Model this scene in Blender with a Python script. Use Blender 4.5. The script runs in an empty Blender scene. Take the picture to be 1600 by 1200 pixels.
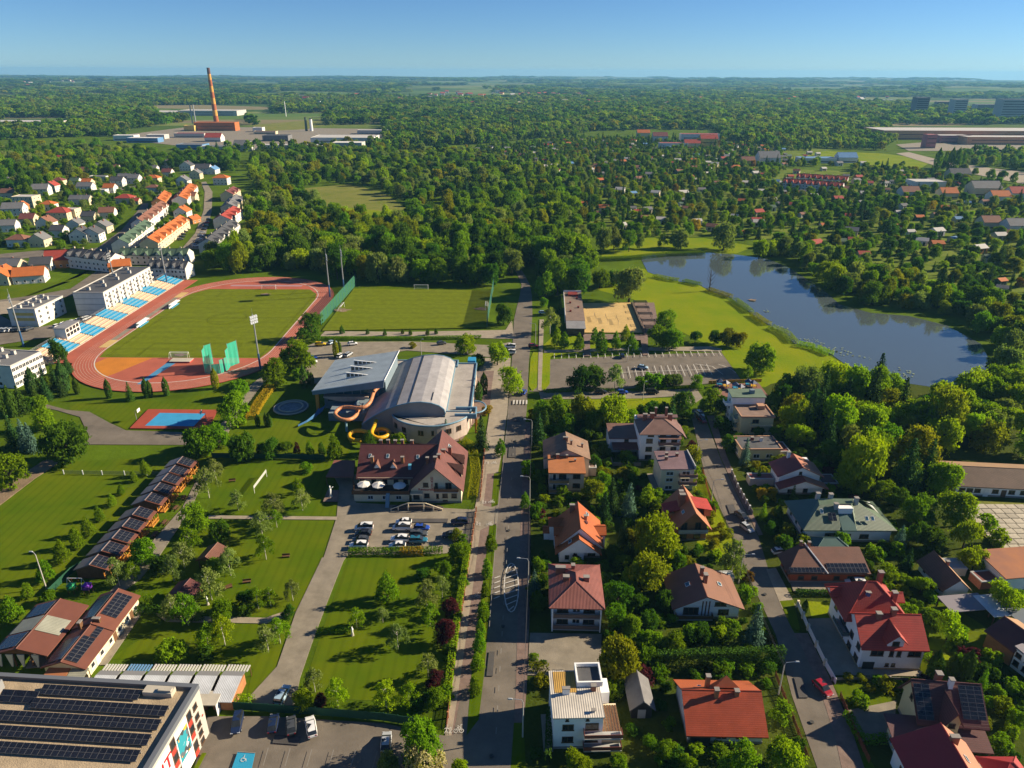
import bpy, math, random
import numpy as np
from math import sin, cos, pi, radians, atan2, hypot
from mathutils import Vector, Matrix
random.seed(7)
SC = bpy.context.scene
COL = SC.collection
# ---------------------------------------------------------------- camera
CAM_H, PITCH, ROLL, FOC = 105.0, radians(23.69), radians(0.25), 1110.0   # focal length in pixels of a 1600 px wide frame
_fw = np.array([0, cos(PITCH), -sin(PITCH)])
_up0 = np.array([0, sin(PITCH), cos(PITCH)])
_rt0 = np.array([1.0, 0, 0])
_rt = _rt0 * cos(ROLL) + _up0 * sin(ROLL)
_up = -_rt0 * sin(ROLL) + _up0 * cos(ROLL)
EYE = np.array([0, 0, CAM_H])
cam_d = bpy.data.cameras.new("camera")
cam = bpy.data.objects.new("camera", cam_d)
COL.objects.link(cam)
cam_d.sensor_width = 36.0
cam_d.lens = 36.0 * FOC / 1600.0
cam_d.clip_start, cam_d.clip_end = 1.0, 60000.0
cam.matrix_world = Matrix(((_rt[0], _up[0], -_fw[0], 0), (_rt[1], _up[1], -_fw[1], 0), (_rt[2], _up[2], -_fw[2], CAM_H), (0, 0, 0, 1)))
SC.camera = cam
# ---------------------------------------------------------------- sky, sun, exposure
SUN_AZ, SUN_EL = radians(78.0), radians(26.0)      # azimuth clockwise from the viewing direction (+Y)
W = bpy.data.worlds.new("World")
SC.world = W
W.use_nodes = True
wt = W.node_tree
wt.nodes.clear()
sky = wt.nodes.new("ShaderNodeTexSky")
sky.sky_type = 'NISHITA'
sky.sun_disc = False
sky.sun_elevation = SUN_EL
sky.sun_rotation = SUN_AZ
sky.altitude = 2500
sky.air_density, sky.dust_density, sky.ozone_density = 1.0, 0.0, 5.0
bg = wt.nodes.new("ShaderNodeBackground")
bg.inputs[1].default_value = 0.055
wo = wt.nodes.new("ShaderNodeOutputWorld")
tint = wt.nodes.new("ShaderNodeMix")        # white balance of the whole sky
tint.data_type, tint.blend_type = 'RGBA', 'MULTIPLY'
tint.inputs[0].default_value, tint.inputs[7].default_value = 1.0, (0.62, 0.80, 0.95, 1)
wt.links.new(sky.outputs[0], tint.inputs[6])
wt.links.new(tint.outputs[2], bg.inputs[0])
wt.links.new(bg.outputs[0], wo.inputs[0])
sd = bpy.data.lights.new("sun", 'SUN')
sd.energy, sd.angle, sd.color = 5.0, radians(0.55), (1.0, 0.85, 0.62)
sun = bpy.data.objects.new("sun", sd)
COL.objects.link(sun)
sdir = Vector((sin(SUN_AZ) * cos(SUN_EL), cos(SUN_AZ) * cos(SUN_EL), sin(SUN_EL)))
sun.rotation_euler = sdir.to_track_quat('Z', 'Y').to_euler()
sun.location = (300, 60, 200)
vs = SC.view_settings
vs.view_transform, vs.look, vs.exposure, vs.gamma, vs.use_curve_mapping = 'Standard', 'None', 1.08, 1.0, False
SC.cycles.max_bounces, SC.cycles.diffuse_bounces, SC.cycles.glossy_bounces = 5, 2, 2
SC.cycles.transmission_bounces, SC.cycles.volume_bounces, SC.cycles.transparent_max_bounces = 3, 0, 8
SC.cycles.caustics_reflective = SC.cycles.caustics_refractive = False
# ---------------------------------------------------------------- survey: photograph point -> point of the place
def G(x, y, z=0.0):
 d = _rt * (x - 800) + _up * (600 - y) + _fw * FOC
 return EYE + d * ((z - CAM_H) / d[2])
def G2(x, y, z=0.0):
 p = G(x, y, z)
 return float(p[0]), float(p[1])
def mpp(p):                      # metres that one photograph pixel spans at point p
 v = np.array([p[0], p[1], p[2] if len(p) > 2 else 0.0]) - EYE
 return float(v @ _fw) / FOC
def Pj(p):
 v = np.array([p[0], p[1], p[2] if len(p) > 2 else 0.0]) - EYE
 c = v @ _fw
 return 800 + FOC * (v @ _rt) / c, 600 - FOC * (v @ _up) / c
def L(pts, z=0.0):
 return [G2(x, y, z) for x, y in pts]
def inside(p, poly):
 x, y = p[0], p[1]
 r = False
 j = len(poly) - 1
 for i in range(len(poly)):
  xi, yi = poly[i]
  xj, yj = poly[j]
  if (yi > y) != (yj > y) and x < (xj - xi) * (y - yi) / (yj - yi) + xi:
   r = not r
  j = i
 return r
KEEP = []                        # ground that no scattered plant may stand on
def keep_out(poly):
 xs = [p[0] for p in poly]
 ys = [p[1] for p in poly]
 KEEP.append((min(xs), max(xs), min(ys), max(ys), list(poly)))
def free(p, m=0.0):
 for a, b, c, d, poly in KEEP:
  if a - m <= p[0] <= b + m and c - m <= p[1] <= d + m:
   if inside(p, poly):
    return False
   if m and any(inside((p[0] + m * cos(t), p[1] + m * sin(t)), poly) for t in (0, pi / 2, pi, 3 * pi / 2)):
    return False
 return True
# ---------------------------------------------------------------- materials
MATS = {}
def mat(name, col, rough=0.8, var=0.0, scale=1.0, bump=0.0, bscale=None, metal=0.0, spec=0.3, col2=None, coord='Object', rnd=0.0):
 if name in MATS:
  return MATS[name]
 m = bpy.data.materials.new(name)
 m.use_nodes = True
 nt = m.node_tree
 b = nt.nodes["Principled BSDF"]
 b.inputs["Base Color"].default_value = (*col, 1)
 b.inputs["Roughness"].default_value = rough
 b.inputs["Metallic"].default_value = metal
 b.inputs["Specular IOR Level"].default_value = spec
 tc = nt.nodes.new("ShaderNodeTexCoord")
 src = None
 if var > 0 or col2 is not None:
  n = nt.nodes.new("ShaderNodeTexNoise")
  n.inputs["Scale"].default_value = scale
  n.inputs["Detail"].default_value = 5
  n.inputs["Roughness"].default_value = 0.65
  nt.links.new(tc.outputs[coord], n.inputs["Vector"])
  r = nt.nodes.new("ShaderNodeValToRGB")
  r.color_ramp.elements[0].position, r.color_ramp.elements[1].position = 0.32, 0.68
  if col2 is None:
   lo = tuple(c * (1 - var) for c in col)
   hi = tuple(min(1, c * (1 + var)) for c in col)
  else:
   lo, hi = col, col2
  r.color_ramp.elements[0].color, r.color_ramp.elements[1].color = (*lo, 1), (*hi, 1)
  nt.links.new(n.outputs["Fac"], r.inputs["Fac"])
  src = r.outputs["Color"]
  nt.links.new(src, b.inputs["Base Color"])
 if rnd > 0:
  oi = nt.nodes.new("ShaderNodeObjectInfo")
  mr = nt.nodes.new("ShaderNodeMapRange")
  mr.inputs["To Min"].default_value, mr.inputs["To Max"].default_value = 1 - rnd, 1 + rnd
  nt.links.new(oi.outputs["Random"], mr.inputs["Value"])
  hs = nt.nodes.new("ShaderNodeHueSaturation")
  nt.links.new(mr.outputs[0], hs.inputs["Value"])
  if src is not None:
   nt.links.new(src, hs.inputs["Color"])
  else:
   hs.inputs["Color"].default_value = (*col, 1)
  nt.links.new(hs.outputs[0], b.inputs["Base Color"])
 if bump > 0:
  n2 = nt.nodes.new("ShaderNodeTexNoise")
  n2.inputs["Scale"].default_value = bscale or scale * 4
  n2.inputs["Detail"].default_value = 4
  nt.links.new(tc.outputs[coord], n2.inputs["Vector"])
  bp = nt.nodes.new("ShaderNodeBump")
  bp.inputs["Strength"].default_value = bump
  bp.inputs["Distance"].default_value = 0.3
  nt.links.new(n2.outputs["Fac"], bp.inputs["Height"])
  nt.links.new(bp.outputs["Normal"], b.inputs["Normal"])
 MATS[name] = m
 return m
def wave_mat(name, col, wscale, axis, amount=0.25, rough=0.6, metal=0.0, bump=0.4, wave2=None, spec=0.3, var=0.16, vs=0.35, col2=None):
 """A sheet with ribs, seams or rows of tiles along one axis of the object."""
 if name in MATS:
  return MATS[name]
 m = mat(name, col, rough, var=var, scale=vs, metal=metal, spec=spec, col2=col2)
 nt = m.node_tree
 b = nt.nodes["Principled BSDF"]
 tc = [n for n in nt.nodes if n.type == 'TEX_COORD'][0]
 ramp = [n for n in nt.nodes if n.type == 'VALTORGB'][0]
 prev = ramp.outputs["Color"]
 h = None
 for ax, sc in [(axis, wscale)] + ([wave2] if wave2 else []):
  w = nt.nodes.new("ShaderNodeTexWave")
  w.wave_type, w.bands_direction, w.wave_profile = 'BANDS', ax, 'SAW' if wave2 and ax == wave2[0] else 'SIN'
  w.inputs["Scale"].default_value = sc
  w.inputs["Distortion"].default_value = 0.0
  nt.links.new(tc.outputs["Object"], w.inputs["Vector"])
  mr = nt.nodes.new("ShaderNodeMapRange")
  mr.inputs["From Min"].default_value, mr.inputs["From Max"].default_value = 0.0, 0.4
  mr.inputs["To Min"].default_value, mr.inputs["To Max"].default_value = 1 - amount, 1
  nt.links.new(w.outputs["Fac"], mr.inputs["Value"])
  mx = nt.nodes.new("ShaderNodeMix")
  mx.data_type, mx.blend_type = 'RGBA', 'MULTIPLY'
  mx.inputs[0].default_value = 1.0
  nt.links.new(prev, mx.inputs[6])
  nt.links.new(mr.outputs[0], mx.inputs[7])
  prev = mx.outputs[2]
  h = w.outputs["Fac"]
 nt.links.new(prev, b.inputs["Base Color"])
 bp = nt.nodes.new("ShaderNodeBump")
 bp.inputs["Strength"].default_value, bp.inputs["Distance"].default_value = bump, 0.08
 nt.links.new(h, bp.inputs["Height"])
 nt.links.new(bp.outputs["Normal"], b.inputs["Normal"])
 return m
def glass_mat(name, col, rough=0.08):
 if name in MATS:
  return MATS[name]
 m = mat(name, col, rough, var=0.3, scale=0.7, spec=0.6)
 return m
# ---------------------------------------------------------------- mesh building
class MB:
 def __init__(s):
  s.v, s.f, s.m = [], [], []
 def face(s, pts, m=0):
  n = len(s.v)
  s.v += [tuple(map(float, p)) for p in pts]
  s.f.append(tuple(range(n, n + len(pts))))
  s.m.append(m)
 def hexa(s, p, m=0):         # 8 corners: bottom ring (ccw) then top ring
  n = len(s.v)
  s.v += [tuple(map(float, q)) for q in p]
  for f in ((3, 2, 1, 0), (4, 5, 6, 7), (0, 1, 5, 4), (1, 2, 6, 5), (2, 3, 7, 6), (3, 0, 4, 7)):
   s.f.append(tuple(n + i for i in f))
   s.m.append(m)
 def box(s, x0, x1, y0, y1, z0, z1, m=0):
  s.hexa([(x0, y0, z0), (x1, y0, z0), (x1, y1, z0), (x0, y1, z0), (x0, y0, z1), (x1, y0, z1), (x1, y1, z1), (x0, y1, z1)], m)
 def prism(s, poly, z0, z1, m=0, side=None):   # poly: xy ccw or cw; z0/z1 numbers or functions
  a = sum(poly[i][0] * poly[(i + 1) % len(poly)][1] - poly[(i + 1) % len(poly)][0] * poly[i][1] for i in range(len(poly)))
  if a < 0:
   poly = poly[::-1]
  f0 = z0 if callable(z0) else (lambda x, y: z0)
  f1 = z1 if callable(z1) else (lambda x, y: z1)
  n, k = len(s.v), len(poly)
  s.v += [(float(x), float(y), float(f0(x, y))) for x, y in poly] + [(float(x), float(y), float(f1(x, y))) for x, y in poly]
  s.f.append(tuple(range(n + k, n + 2 * k)))
  s.m.append(m)
  s.f.append(tuple(range(n + k - 1, n - 1, -1)))
  s.m.append(m)
  for i in range(k):
   j = (i + 1) % k
   s.f.append((n + i, n + j, n + k + j, n + k + i))
   s.m.append(m if side is None else side)
 def slab(s, top, t=0.22, m=0, side=None):     # planar top polygon (ccw from above) thickened downwards
  n, k = len(s.v), len(top)
  s.v += [tuple(map(float, p)) for p in top] + [(float(p[0]), float(p[1]), float(p[2]) - t) for p in top]
  s.f.append(tuple(range(n, n + k)))
  s.m.append(m)
  s.f.append(tuple(range(n + 2 * k - 1, n + k - 1, -1)))
  s.m.append(m if side is None else side)
  for i in range(k):
   j = (i + 1) % k
   s.f.append((n + k + i, n + k + j, n + j, n + i))
   s.m.append(m if side is None else side)
 def tube(s, pts, r, n=6, m=0, cap=True):
  pts = [Vector(p) for p in pts]
  rr = r if isinstance(r, (list, tuple)) else [r] * len(pts)
  base = len(s.v)
  for i, p in enumerate(pts):
   t = (pts[min(i + 1, len(pts) - 1)] - pts[max(i - 1, 0)]).normalized()
   a = Vector((0, 0, 1)) if abs(t.z) < 0.9 else Vector((1, 0, 0))
   u = t.cross(a).normalized()
   w = t.cross(u)
   for k in range(n):
    q = p + (u * cos(2 * pi * k / n) + w * sin(2 * pi * k / n)) * rr[i]
    s.v.append((q.x, q.y, q.z))
  for i in range(len(pts) - 1):
   for k in range(n):
    a, b = base + i * n + k, base + i * n + (k + 1) % n
    s.f.append((a, a + n, b + n, b))
    s.m.append(m)
  if cap:
   s.f.append(tuple(range(base, base + n)))
   s.m.append(m)
   e = base + (len(pts) - 1) * n
   s.f.append(tuple(range(e + n - 1, e - 1, -1)))
   s.m.append(m)
 def mesh(s, name, mats, smooth=False):
  me = bpy.data.meshes.new(name)
  me.from_pydata(s.v, [], s.f)
  for x in (mats if isinstance(mats, (list, tuple)) else [mats]):
   me.materials.append(x)
  if any(s.m):
   me.polygons.foreach_set("material_index", s.m)
  if smooth:
   me.polygons.foreach_set("use_smooth", [True] * len(s.f))
  me.update()
  return me
 def build(s, name, mats, parent=None, smooth=False, loc=(0, 0, 0)):
  return obj(name, s.mesh(name, mats, smooth), parent, loc)
def obj(name, me, parent=None, loc=(0, 0, 0), rz=0.0, scale=None, m=None):
 o = bpy.data.objects.new(name, me)
 COL.objects.link(o)
 o.location = loc
 if rz:
  o.rotation_euler = (0, 0, rz)
 if scale is not None:
  o.scale = scale
 if parent is not None:
  o.parent = parent
 if m is not None:
  for i, x in enumerate(m if isinstance(m, (list, tuple)) else [m]):
   o.material_slots[i].link = 'OBJECT'
   o.material_slots[i].material = x
 return o
def tag(o, label, cat, group=None, kind=None):
 o['label'] = label
 o['category'] = cat
 if group:
  o['group'] = group
 if kind:
  o['kind'] = kind
 return o
def thing(name, label, cat, loc=(0, 0, 0), rz=0.0, group=None):
 o = bpy.data.objects.new(name, None)
 COL.objects.link(o)
 o.empty_display_size = 0.5
 o.location = (float(loc[0]), float(loc[1]), float(loc[2]) if len(loc) > 2 else 0.0)
 o.rotation_euler = (0, 0, rz)
 return tag(o, label, cat, group)
def setting(o):
 o['kind'] = 'structure'
 return o
_layer = [0]
def sheet(name, poly, m, top=None, keep=True, depth=0.12):
 """A flat piece of ground: its top a few millimetres above the one laid before it."""
 _layer[0] += 1
 z = (0.02 + 0.004 * _layer[0]) if top is None else top + 0.0007 * _layer[0]
 b = MB()
 b.prism(poly, z - depth, z)
 if keep:
  keep_out(poly)
 return setting(b.build(name, m)), z
ORD = ["first", "second", "third", "fourth", "fifth", "sixth", "seventh", "eighth", "ninth", "tenth", "eleventh", "twelfth", "thirteenth", "fourteenth",
       "fifteenth", "sixteenth", "seventeenth", "eighteenth", "nineteenth", "twentieth"]
def nth(i):
 if i < 20:
  return ORD[i]
 tens = {2: "twenty", 3: "thirty", 4: "forty", 5: "fifty", 6: "sixty"}[(i + 1) // 10]
 u = (i + 1) % 10
 return {"twenty": "twentieth", "thirty": "thirtieth", "forty": "fortieth", "fifty": "fiftieth", "sixty": "sixtieth"}[tens] if u == 0 else tens + "-" + ORD[u - 1]
# ================================================================ ground, water, roads
from mathutils import noise as mn
def nz(x, y, s, seed=0.0):
 return mn.noise(Vector((x / s + seed, y / s - seed * 1.7, seed * 0.31)))
def sm(a, b, x):
 t = min(1, max(0, (x - a) / (b - a)))
 return t * t * (3 - 2 * t)
def hill(x, y):
 r = hypot(x, y)
 k = sm(2600, 8000, r)
 if k <= 0:
  return 0.0
 h = 30 * nz(x, y, 2300, 3.1) + 16 * nz(x, y, 900, 8.3) + 14
 h += 34 * sm(8500, 13000, r) * (0.6 + 0.7 * nz(x, y, 5200, 1.7)) * (1.0 if x < 0 else 0.6)
 return max(-2.0, h) * k
M_GRASS = mat("meadow grass", (0.078, 0.125, 0.003), 0.95, var=0.35, scale=0.06, bump=0.5, bscale=1.2, spec=0.03)
M_LAWN = wave_mat("mown lawn", (0.060, 0.110, 0.003), 0.14, 'X', 0.12, 0.95, bump=0.0, spec=0.03, vs=0.06, col2=(0.108, 0.136, 0.004))
M_BRIGHT = mat("spring meadow", (0.125, 0.195, 0.003), 0.95, col2=(0.20, 0.225, 0.006), scale=0.05, bump=0.6, bscale=1.0, spec=0.03)
M_ROUGH = mat("rough grass", (0.12, 0.15, 0.022), 0.95, col2=(0.20, 0.19, 0.05), scale=0.05, bump=0.8, bscale=0.8, spec=0.03)
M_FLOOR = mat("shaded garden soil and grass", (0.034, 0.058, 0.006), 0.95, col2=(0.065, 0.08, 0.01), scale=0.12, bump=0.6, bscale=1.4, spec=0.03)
M_ASPH = mat("asphalt", (0.150, 0.128, 0.103), 0.9, var=0.22, scale=0.16, bump=0.15, bscale=6, spec=0.25)
M_ASPH2 = mat("darker asphalt", (0.075, 0.070, 0.068), 0.9, var=0.2, scale=0.2, bump=0.15, bscale=6, spec=0.25)
M_PAVE = mat("concrete paving", (0.29, 0.245, 0.185), 0.9, var=0.15, scale=0.5, bump=0.15, bscale=5, spec=0.2)
M_PAVE2 = mat("grey paving blocks", (0.225, 0.195, 0.150), 0.9, var=0.2, scale=0.3, bump=0.2, bscale=6, spec=0.2)
M_BRICKPAVE = mat("reddish paving blocks", (0.185, 0.130, 0.108), 0.9, var=0.2, scale=0.7, bump=0.2, bscale=6, spec=0.2)
M_KERB = mat("kerb stone", (0.33, 0.30, 0.26), 0.9, var=0.1, scale=1)
M_WHITE = mat("white road paint", (0.50, 0.48, 0.44), 0.8, var=0.25, scale=1.5)
M_DIRT = mat("trodden earth", (0.19, 0.135, 0.085), 0.95, var=0.25, scale=0.2, bump=0.4, bscale=2)
# the ground: one sheet to the horizon, fields far away painted by the material (too far to tell pieces apart)
mg = mat("ground grass and far fields", (0.070, 0.115, 0.005), 0.95, var=0.3, scale=0.05, bump=0.4, bscale=1.0, spec=0.03)
nt = mg.node_tree
b_ = nt.nodes["Principled BSDF"]
near_col = b_.inputs["Base Color"].links[0].from_socket
tc_ = [n for n in nt.nodes if n.type == 'TEX_COORD'][0]
vo = nt.nodes.new("ShaderNodeTexVoronoi")
vo.inputs["Scale"].default_value = 0.0042
mp_ = nt.nodes.new("ShaderNodeMapping")
mp_.inputs["Scale"].default_value = (0.55, 1.6, 1)
mp_.inputs["Rotation"].default_value = (0, 0, 0.35)
nt.links.new(tc_.outputs["Object"], mp_.inputs["Vector"])
nt.links.new(mp_.outputs[0], vo.inputs["Vector"])
sx = nt.nodes.new("ShaderNodeSeparateColor")
nt.links.new(vo.outputs["Color"], sx.inputs[0])
rp = nt.nodes.new("ShaderNodeValToRGB")
rp.color_ramp.interpolation = 'CONSTANT'
els = rp.color_ramp.elements
els[0].position, els[0].color = 0.0, (0.055, 0.095, 0.018, 1)
els[1].position, els[1].color = 0.3, (0.11, 0.16, 0.035, 1)
for p_, c_ in ((0.5, (0.17, 0.20, 0.06, 1)), (0.65, (0.075, 0.12, 0.02, 1)), (0.8, (0.20, 0.17, 0.09, 1)), (0.9, (0.09, 0.15, 0.03, 1))):
 e = els.new(p_)
 e.color = c_
nt.links.new(sx.outputs[0], rp.inputs["Fac"])
vl = nt.nodes.new("ShaderNodeVectorMath")
vl.operation = 'LENGTH'
nt.links.new(tc_.outputs["Object"], vl.inputs[0])
mrr = nt.nodes.new("ShaderNodeMapRange")
mrr.inputs["From Min"].default_value, mrr.inputs["From Max"].default_value = 1500, 1800
nt.links.new(vl.outputs["Value"], mrr.inputs["Value"])
mx_ = nt.nodes.new("ShaderNodeMix")
mx_.data_type = 'RGBA'
nt.links.new(mrr.outputs[0], mx_.inputs[0])
nt.links.new(near_col, mx_.inputs[6])
nt.links.new(rp.outputs[0], mx_.inputs[7])
nt.links.new(mx_.outputs[2], b_.inputs["Base Color"])
NR, NA = 88, 128
rad = [0.0] + [60 * (15000 / 60) ** (i / (NR - 2)) for i in range(NR - 1)]
gv, gf = [(0, 0, 0)], []
for i in range(1, NR):
 for k in range(NA):
  a = 2 * pi * k / NA
  x, y = rad[i] * sin(a), rad[i] * cos(a)
  gv.append((x, y, hill(x, y)))
for k in range(NA):
 gf.append((0, 1 + (k + 1) % NA, 1 + k))
for i in range(1, NR - 1):
 for k in range(NA):
  a, b = 1 + (i - 1) * NA + k, 1 + (i - 1) * NA + (k + 1) % NA
  gf.append((a, b, b + NA, a + NA))
gm = bpy.data.meshes.new("ground")
gm.from_pydata(gv, [], gf)
gm.materials.append(mg)
gm.polygons.foreach_set("use_smooth", [True] * len(gf))
setting(obj("ground", gm))
# ---- lawns and meadows
sheet("meadow", L([(930, 452), (1005, 420), (1060, 432), (1110, 452), (1200, 508), (1315, 566), (1345, 590), (1250, 610), (1165, 602), (1127, 550), (1030, 500), (990, 468)]), M_BRIGHT, keep=False)
sheet("meadow", L([(0, 790), (95, 722), (225, 716), (330, 712), (285, 760), (130, 890), (40, 960), (0, 985)]), M_LAWN, keep=False)
sheet("lawn", L([(330, 716), (520, 716), (555, 752), (526, 806), (330, 804)]), M_LAWN, keep=False)
sheet("lawn", L([(330, 814), (300, 803), (250, 872), (200, 930), (262, 958), (417, 963), (462, 955), (500, 879), (522, 813)]), M_LAWN, keep=False)
sheet("lawn", L([(170, 1030), (262, 972), (420, 975), (455, 962), (430, 1045), (385, 1092), (395, 1045), (230, 1030)]), M_LAWN, keep=False)
sheet("lawn", L([(545, 868), (690, 868), (735, 835), (700, 1100), (470, 1090), (497, 1005)]), M_LAWN, keep=False)
sheet("lawn", L([(108, 640), (110, 620), (165, 625), (260, 628), (345, 610), (400, 600), (345, 650), (340, 675), (200, 673), (150, 648)]), M_LAWN, keep=False)
sheet("lawn", L([(340, 660), (420, 648), (560, 680), (540, 714), (330, 714)]), M_LAWN, keep=False)
sheet("meadow", L([(40, 480), (100, 440), (165, 420), (190, 395), (110, 440), (0, 445), (0, 478)]), M_LAWN, keep=False)
sheet("meadow", L([(455, 296), (545, 288), (600, 300), (640, 330), (620, 352), (560, 345), (500, 318)]), M_ROUGH, keep=False)
sheet("meadow", L([(520, 322), (600, 330), (640, 358), (570, 362), (530, 345)]), M_BRIGHT, keep=False)
sheet("meadow", L([(940, 372), (1100, 372), (1180, 385), (1150, 396), (1060, 396), (940, 402)]), M_BRIGHT, keep=False)
sheet("meadow", L([(1290, 236), (1380, 240), (1460, 250), (1440, 262), (1350, 258), (1230, 250), (1215, 236)]), M_BRIGHT, keep=False)
sheet("meadow", L([(880, 640), (1080, 640), (1085, 625), (1040, 622), (900, 625)]), M_BRIGHT, keep=False)
M_ALLOT = mat("allotment plots", (0.075, 0.125, 0.008), 0.95, col2=(0.16, 0.19, 0.03), scale=0.07, bump=0.5, bscale=0.6, spec=0.03)
sheet("allotment_ground", L([(720, 238), (900, 216), (1200, 224), (1300, 234), (1215, 250), (1230, 264), (1400, 270), (1620, 302), (1620, 500), (1520, 478), (1420, 448), (1330, 428), (1280, 398), (1230, 376), (1100, 370), (940, 370), (905, 330), (900, 290)]), M_ALLOT, keep=False)
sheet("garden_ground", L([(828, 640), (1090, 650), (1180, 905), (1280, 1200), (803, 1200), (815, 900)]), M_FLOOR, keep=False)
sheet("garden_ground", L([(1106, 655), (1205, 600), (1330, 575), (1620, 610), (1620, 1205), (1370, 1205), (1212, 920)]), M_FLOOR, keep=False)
sheet("lawn", L([(1085, 805), (1112, 800), (1140, 862), (1120, 872), (1090, 860)]), M_BRIGHT, keep=False)
sheet("lawn", L([(1262, 940), (1308, 942), (1302, 966), (1268, 966)]), M_BRIGHT, keep=False)
sheet("lawn", L([(1408, 940), (1480, 942), (1570, 1000), (1560, 1034), (1440, 1012)]), M_LAWN, keep=False)
sheet("lawn", L([(1440, 1020), (1480, 1024), (1560, 1040), (1560, 1058), (1437, 1060)]), M_BRIGHT, keep=False)
sheet("lawn", L([(1300, 1068), (1412, 1066), (1395, 1100), (1325, 1112)]), M_LAWN, keep=False)
sheet("lawn", L([(840, 548), (870, 520), (1010, 548), (1000, 552), (858, 558), (845, 610), (830, 604)]), M_BRIGHT, keep=False)
sheet("lawn", L([(560, 455), (770, 452), (770, 446), (560, 447)]), M_LAWN, keep=False)
# ---- the pond
POND = [(1000, 402), (1012, 425), (1044, 437), (1094, 446), (1110, 455), (1142, 466), (1162, 481), (1184, 497), (1202, 509), (1228, 521), (1240, 537), (1272, 543),
  (1300, 555), (1330, 576), (1380, 594), (1470, 607), (1535, 590), (1548, 566), (1532, 537), (1480, 509), (1420, 494), (1360, 489), (1312, 476), (1290, 456),
  (1262, 437), (1228, 416), (1200, 405), (1150, 398), (1110, 395), (1060, 396), (1020, 398)]
POND_W = L(POND)
m_w = mat("pond water", (0.070, 0.090, 0.094), 0.05, spec=1.0)
nt = m_w.node_tree
tcw = [n for n in nt.nodes if n.type == 'TEX_COORD'][0]
nw = nt.nodes.new("ShaderNodeTexNoise")
nw.inputs["Scale"].default_value, nw.inputs["Detail"].default_value = 0.5, 4
nw2 = nt.nodes.new("ShaderNodeTexNoise")
nw2.inputs["Scale"].default_value, nw2.inputs["Detail"].default_value = 0.03, 2
nt.links.new(tcw.outputs["Object"], nw.inputs["Vector"])
nt.links.new(tcw.outputs["Object"], nw2.inputs["Vector"])
mu = nt.nodes.new("ShaderNodeMath")
mu.operation = 'MULTIPLY'
nt.links.new(nw.outputs["Fac"], mu.inputs[0])
nt.links.new(nw2.outputs["Fac"], mu.inputs[1])
bw = nt.nodes.new("ShaderNodeBump")
bw.inputs["Strength"].default_value, bw.inputs["Distance"].default_value = 0.10, 0.4
nt.links.new(mu.outputs[0], bw.inputs["Height"])
nt.links.new(bw.outputs["Normal"], nt.nodes["Principled BSDF"].inputs["Normal"])
sheet("pond_water", POND_W, m_w)
# ---- roads
ROAD_L = [(722, 1215), (752, 1077), (762, 982), (767, 925), (776, 801), (783, 742), (792, 660), (797, 600), (800, 560), (803, 500), (812, 462), (815, 445), (808, 428), (800, 415)]
ROAD_R = [(806, 412), (817, 425), (828, 445), (831, 462), (832, 490), (829, 540), (826, 570), (825, 600), (823, 640), (821, 660), (817, 742), (814, 801), (810, 925), (808, 1000), (806, 1077), (798, 1215)]
sheet("main_road", L(ROAD_L + ROAD_R), M_ASPH)
SIDE_L = [(1078, 640), (1082, 659), (1102, 745), (1140, 827), (1170, 902), (1212, 992), (1237, 1087), (1282, 1215)]
SIDE_R = [(1318, 1215), (1304, 1150), (1275, 1060), (1250, 1006), (1233, 975), (1212, 929), (1185, 839), (1147, 764), (1125, 715), (1104, 659), (1098, 640)]
sheet("side_street", L(SIDE_L + SIDE_R), M_ASPH)
sheet("car_park", L([(826, 612), (838, 607), (858, 562), (1000, 555), (1127, 551), (1160, 597), (1107, 600), (975, 608), (860, 612)]), M_ASPH)
sheet("lane", L([(842, 613), (1000, 611), (1088, 607), (1098, 622), (1080, 634), (1060, 619), (1000, 623), (845, 624)]), M_PAVE2)
sheet("forecourt", L([(300, 1215), (325, 1120), (420, 1120), (600, 1131), (692, 1150), (708, 1150), (722, 1077), (755, 1077), (735, 1215)]), M_ASPH)
sheet("hotel_car_park", L([(503, 880), (526, 809), (530, 760), (520, 742), (560, 742), (556, 786), (740, 797), (741, 830), (735, 860), (690, 866), (545, 868)]), M_PAVE2)
sheet("driveway", L([(387, 1092), (433, 1042), (462, 958), (500, 879), (503, 872), (545, 866), (537, 876), (512, 940), (487, 1007), (469, 1060), (460, 1103), (388, 1103)]), M_PAVE2)
sheet("service_road", L([(72, 632), (105, 641), (140, 644), (171, 661), (197, 673), (289, 676), (335, 674), (330, 696), (133, 695), (140, 684), (125, 652), (87, 641), (70, 638)]), M_ASPH)
sheet("footpath", L([(335, 674), (352, 655), (392, 602), (409, 588), (420, 590), (408, 604), (365, 660), (350, 690), (330, 696)]), M_PAVE2)
sheet("footpath", L([(-8, 796), (0, 764), (72, 718), (95, 722), (55, 748), (0, 790)]), M_DIRT)
sheet("footpath", L([(306, 753), (318, 752), (296, 800), (250, 868), (220, 905), (185, 930), (172, 925), (205, 890), (242, 842), (285, 794)]), M_PAVE2)
sheet("footpath", L([(326, 806), (527, 808), (526, 813), (326, 811)]), M_PAVE)
sheet("footpath", L([(240, 958), (268, 963), (415, 966), (456, 952), (452, 962), (416, 975), (260, 972)]), M_PAVE)
sheet("restaurant_terrace", L([(40, 1045), (140, 1040), (167, 1040), (225, 955), (212, 935), (120, 1000), (60, 1010)]), M_PAVE2)
sheet("pool_car_park", L([(468, 600), (480, 570), (462, 562), (470, 545), (495, 535), (640, 534), (770, 540), (798, 535), (797, 556), (775, 560), (745, 556), (635, 548), (560, 560), (500, 600)]), M_PAVE2)
sheet("footpath", L([(500, 526), (508, 518), (640, 519), (790, 516), (800, 500), (803, 530), (640, 526)]), M_PAVE)
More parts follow.
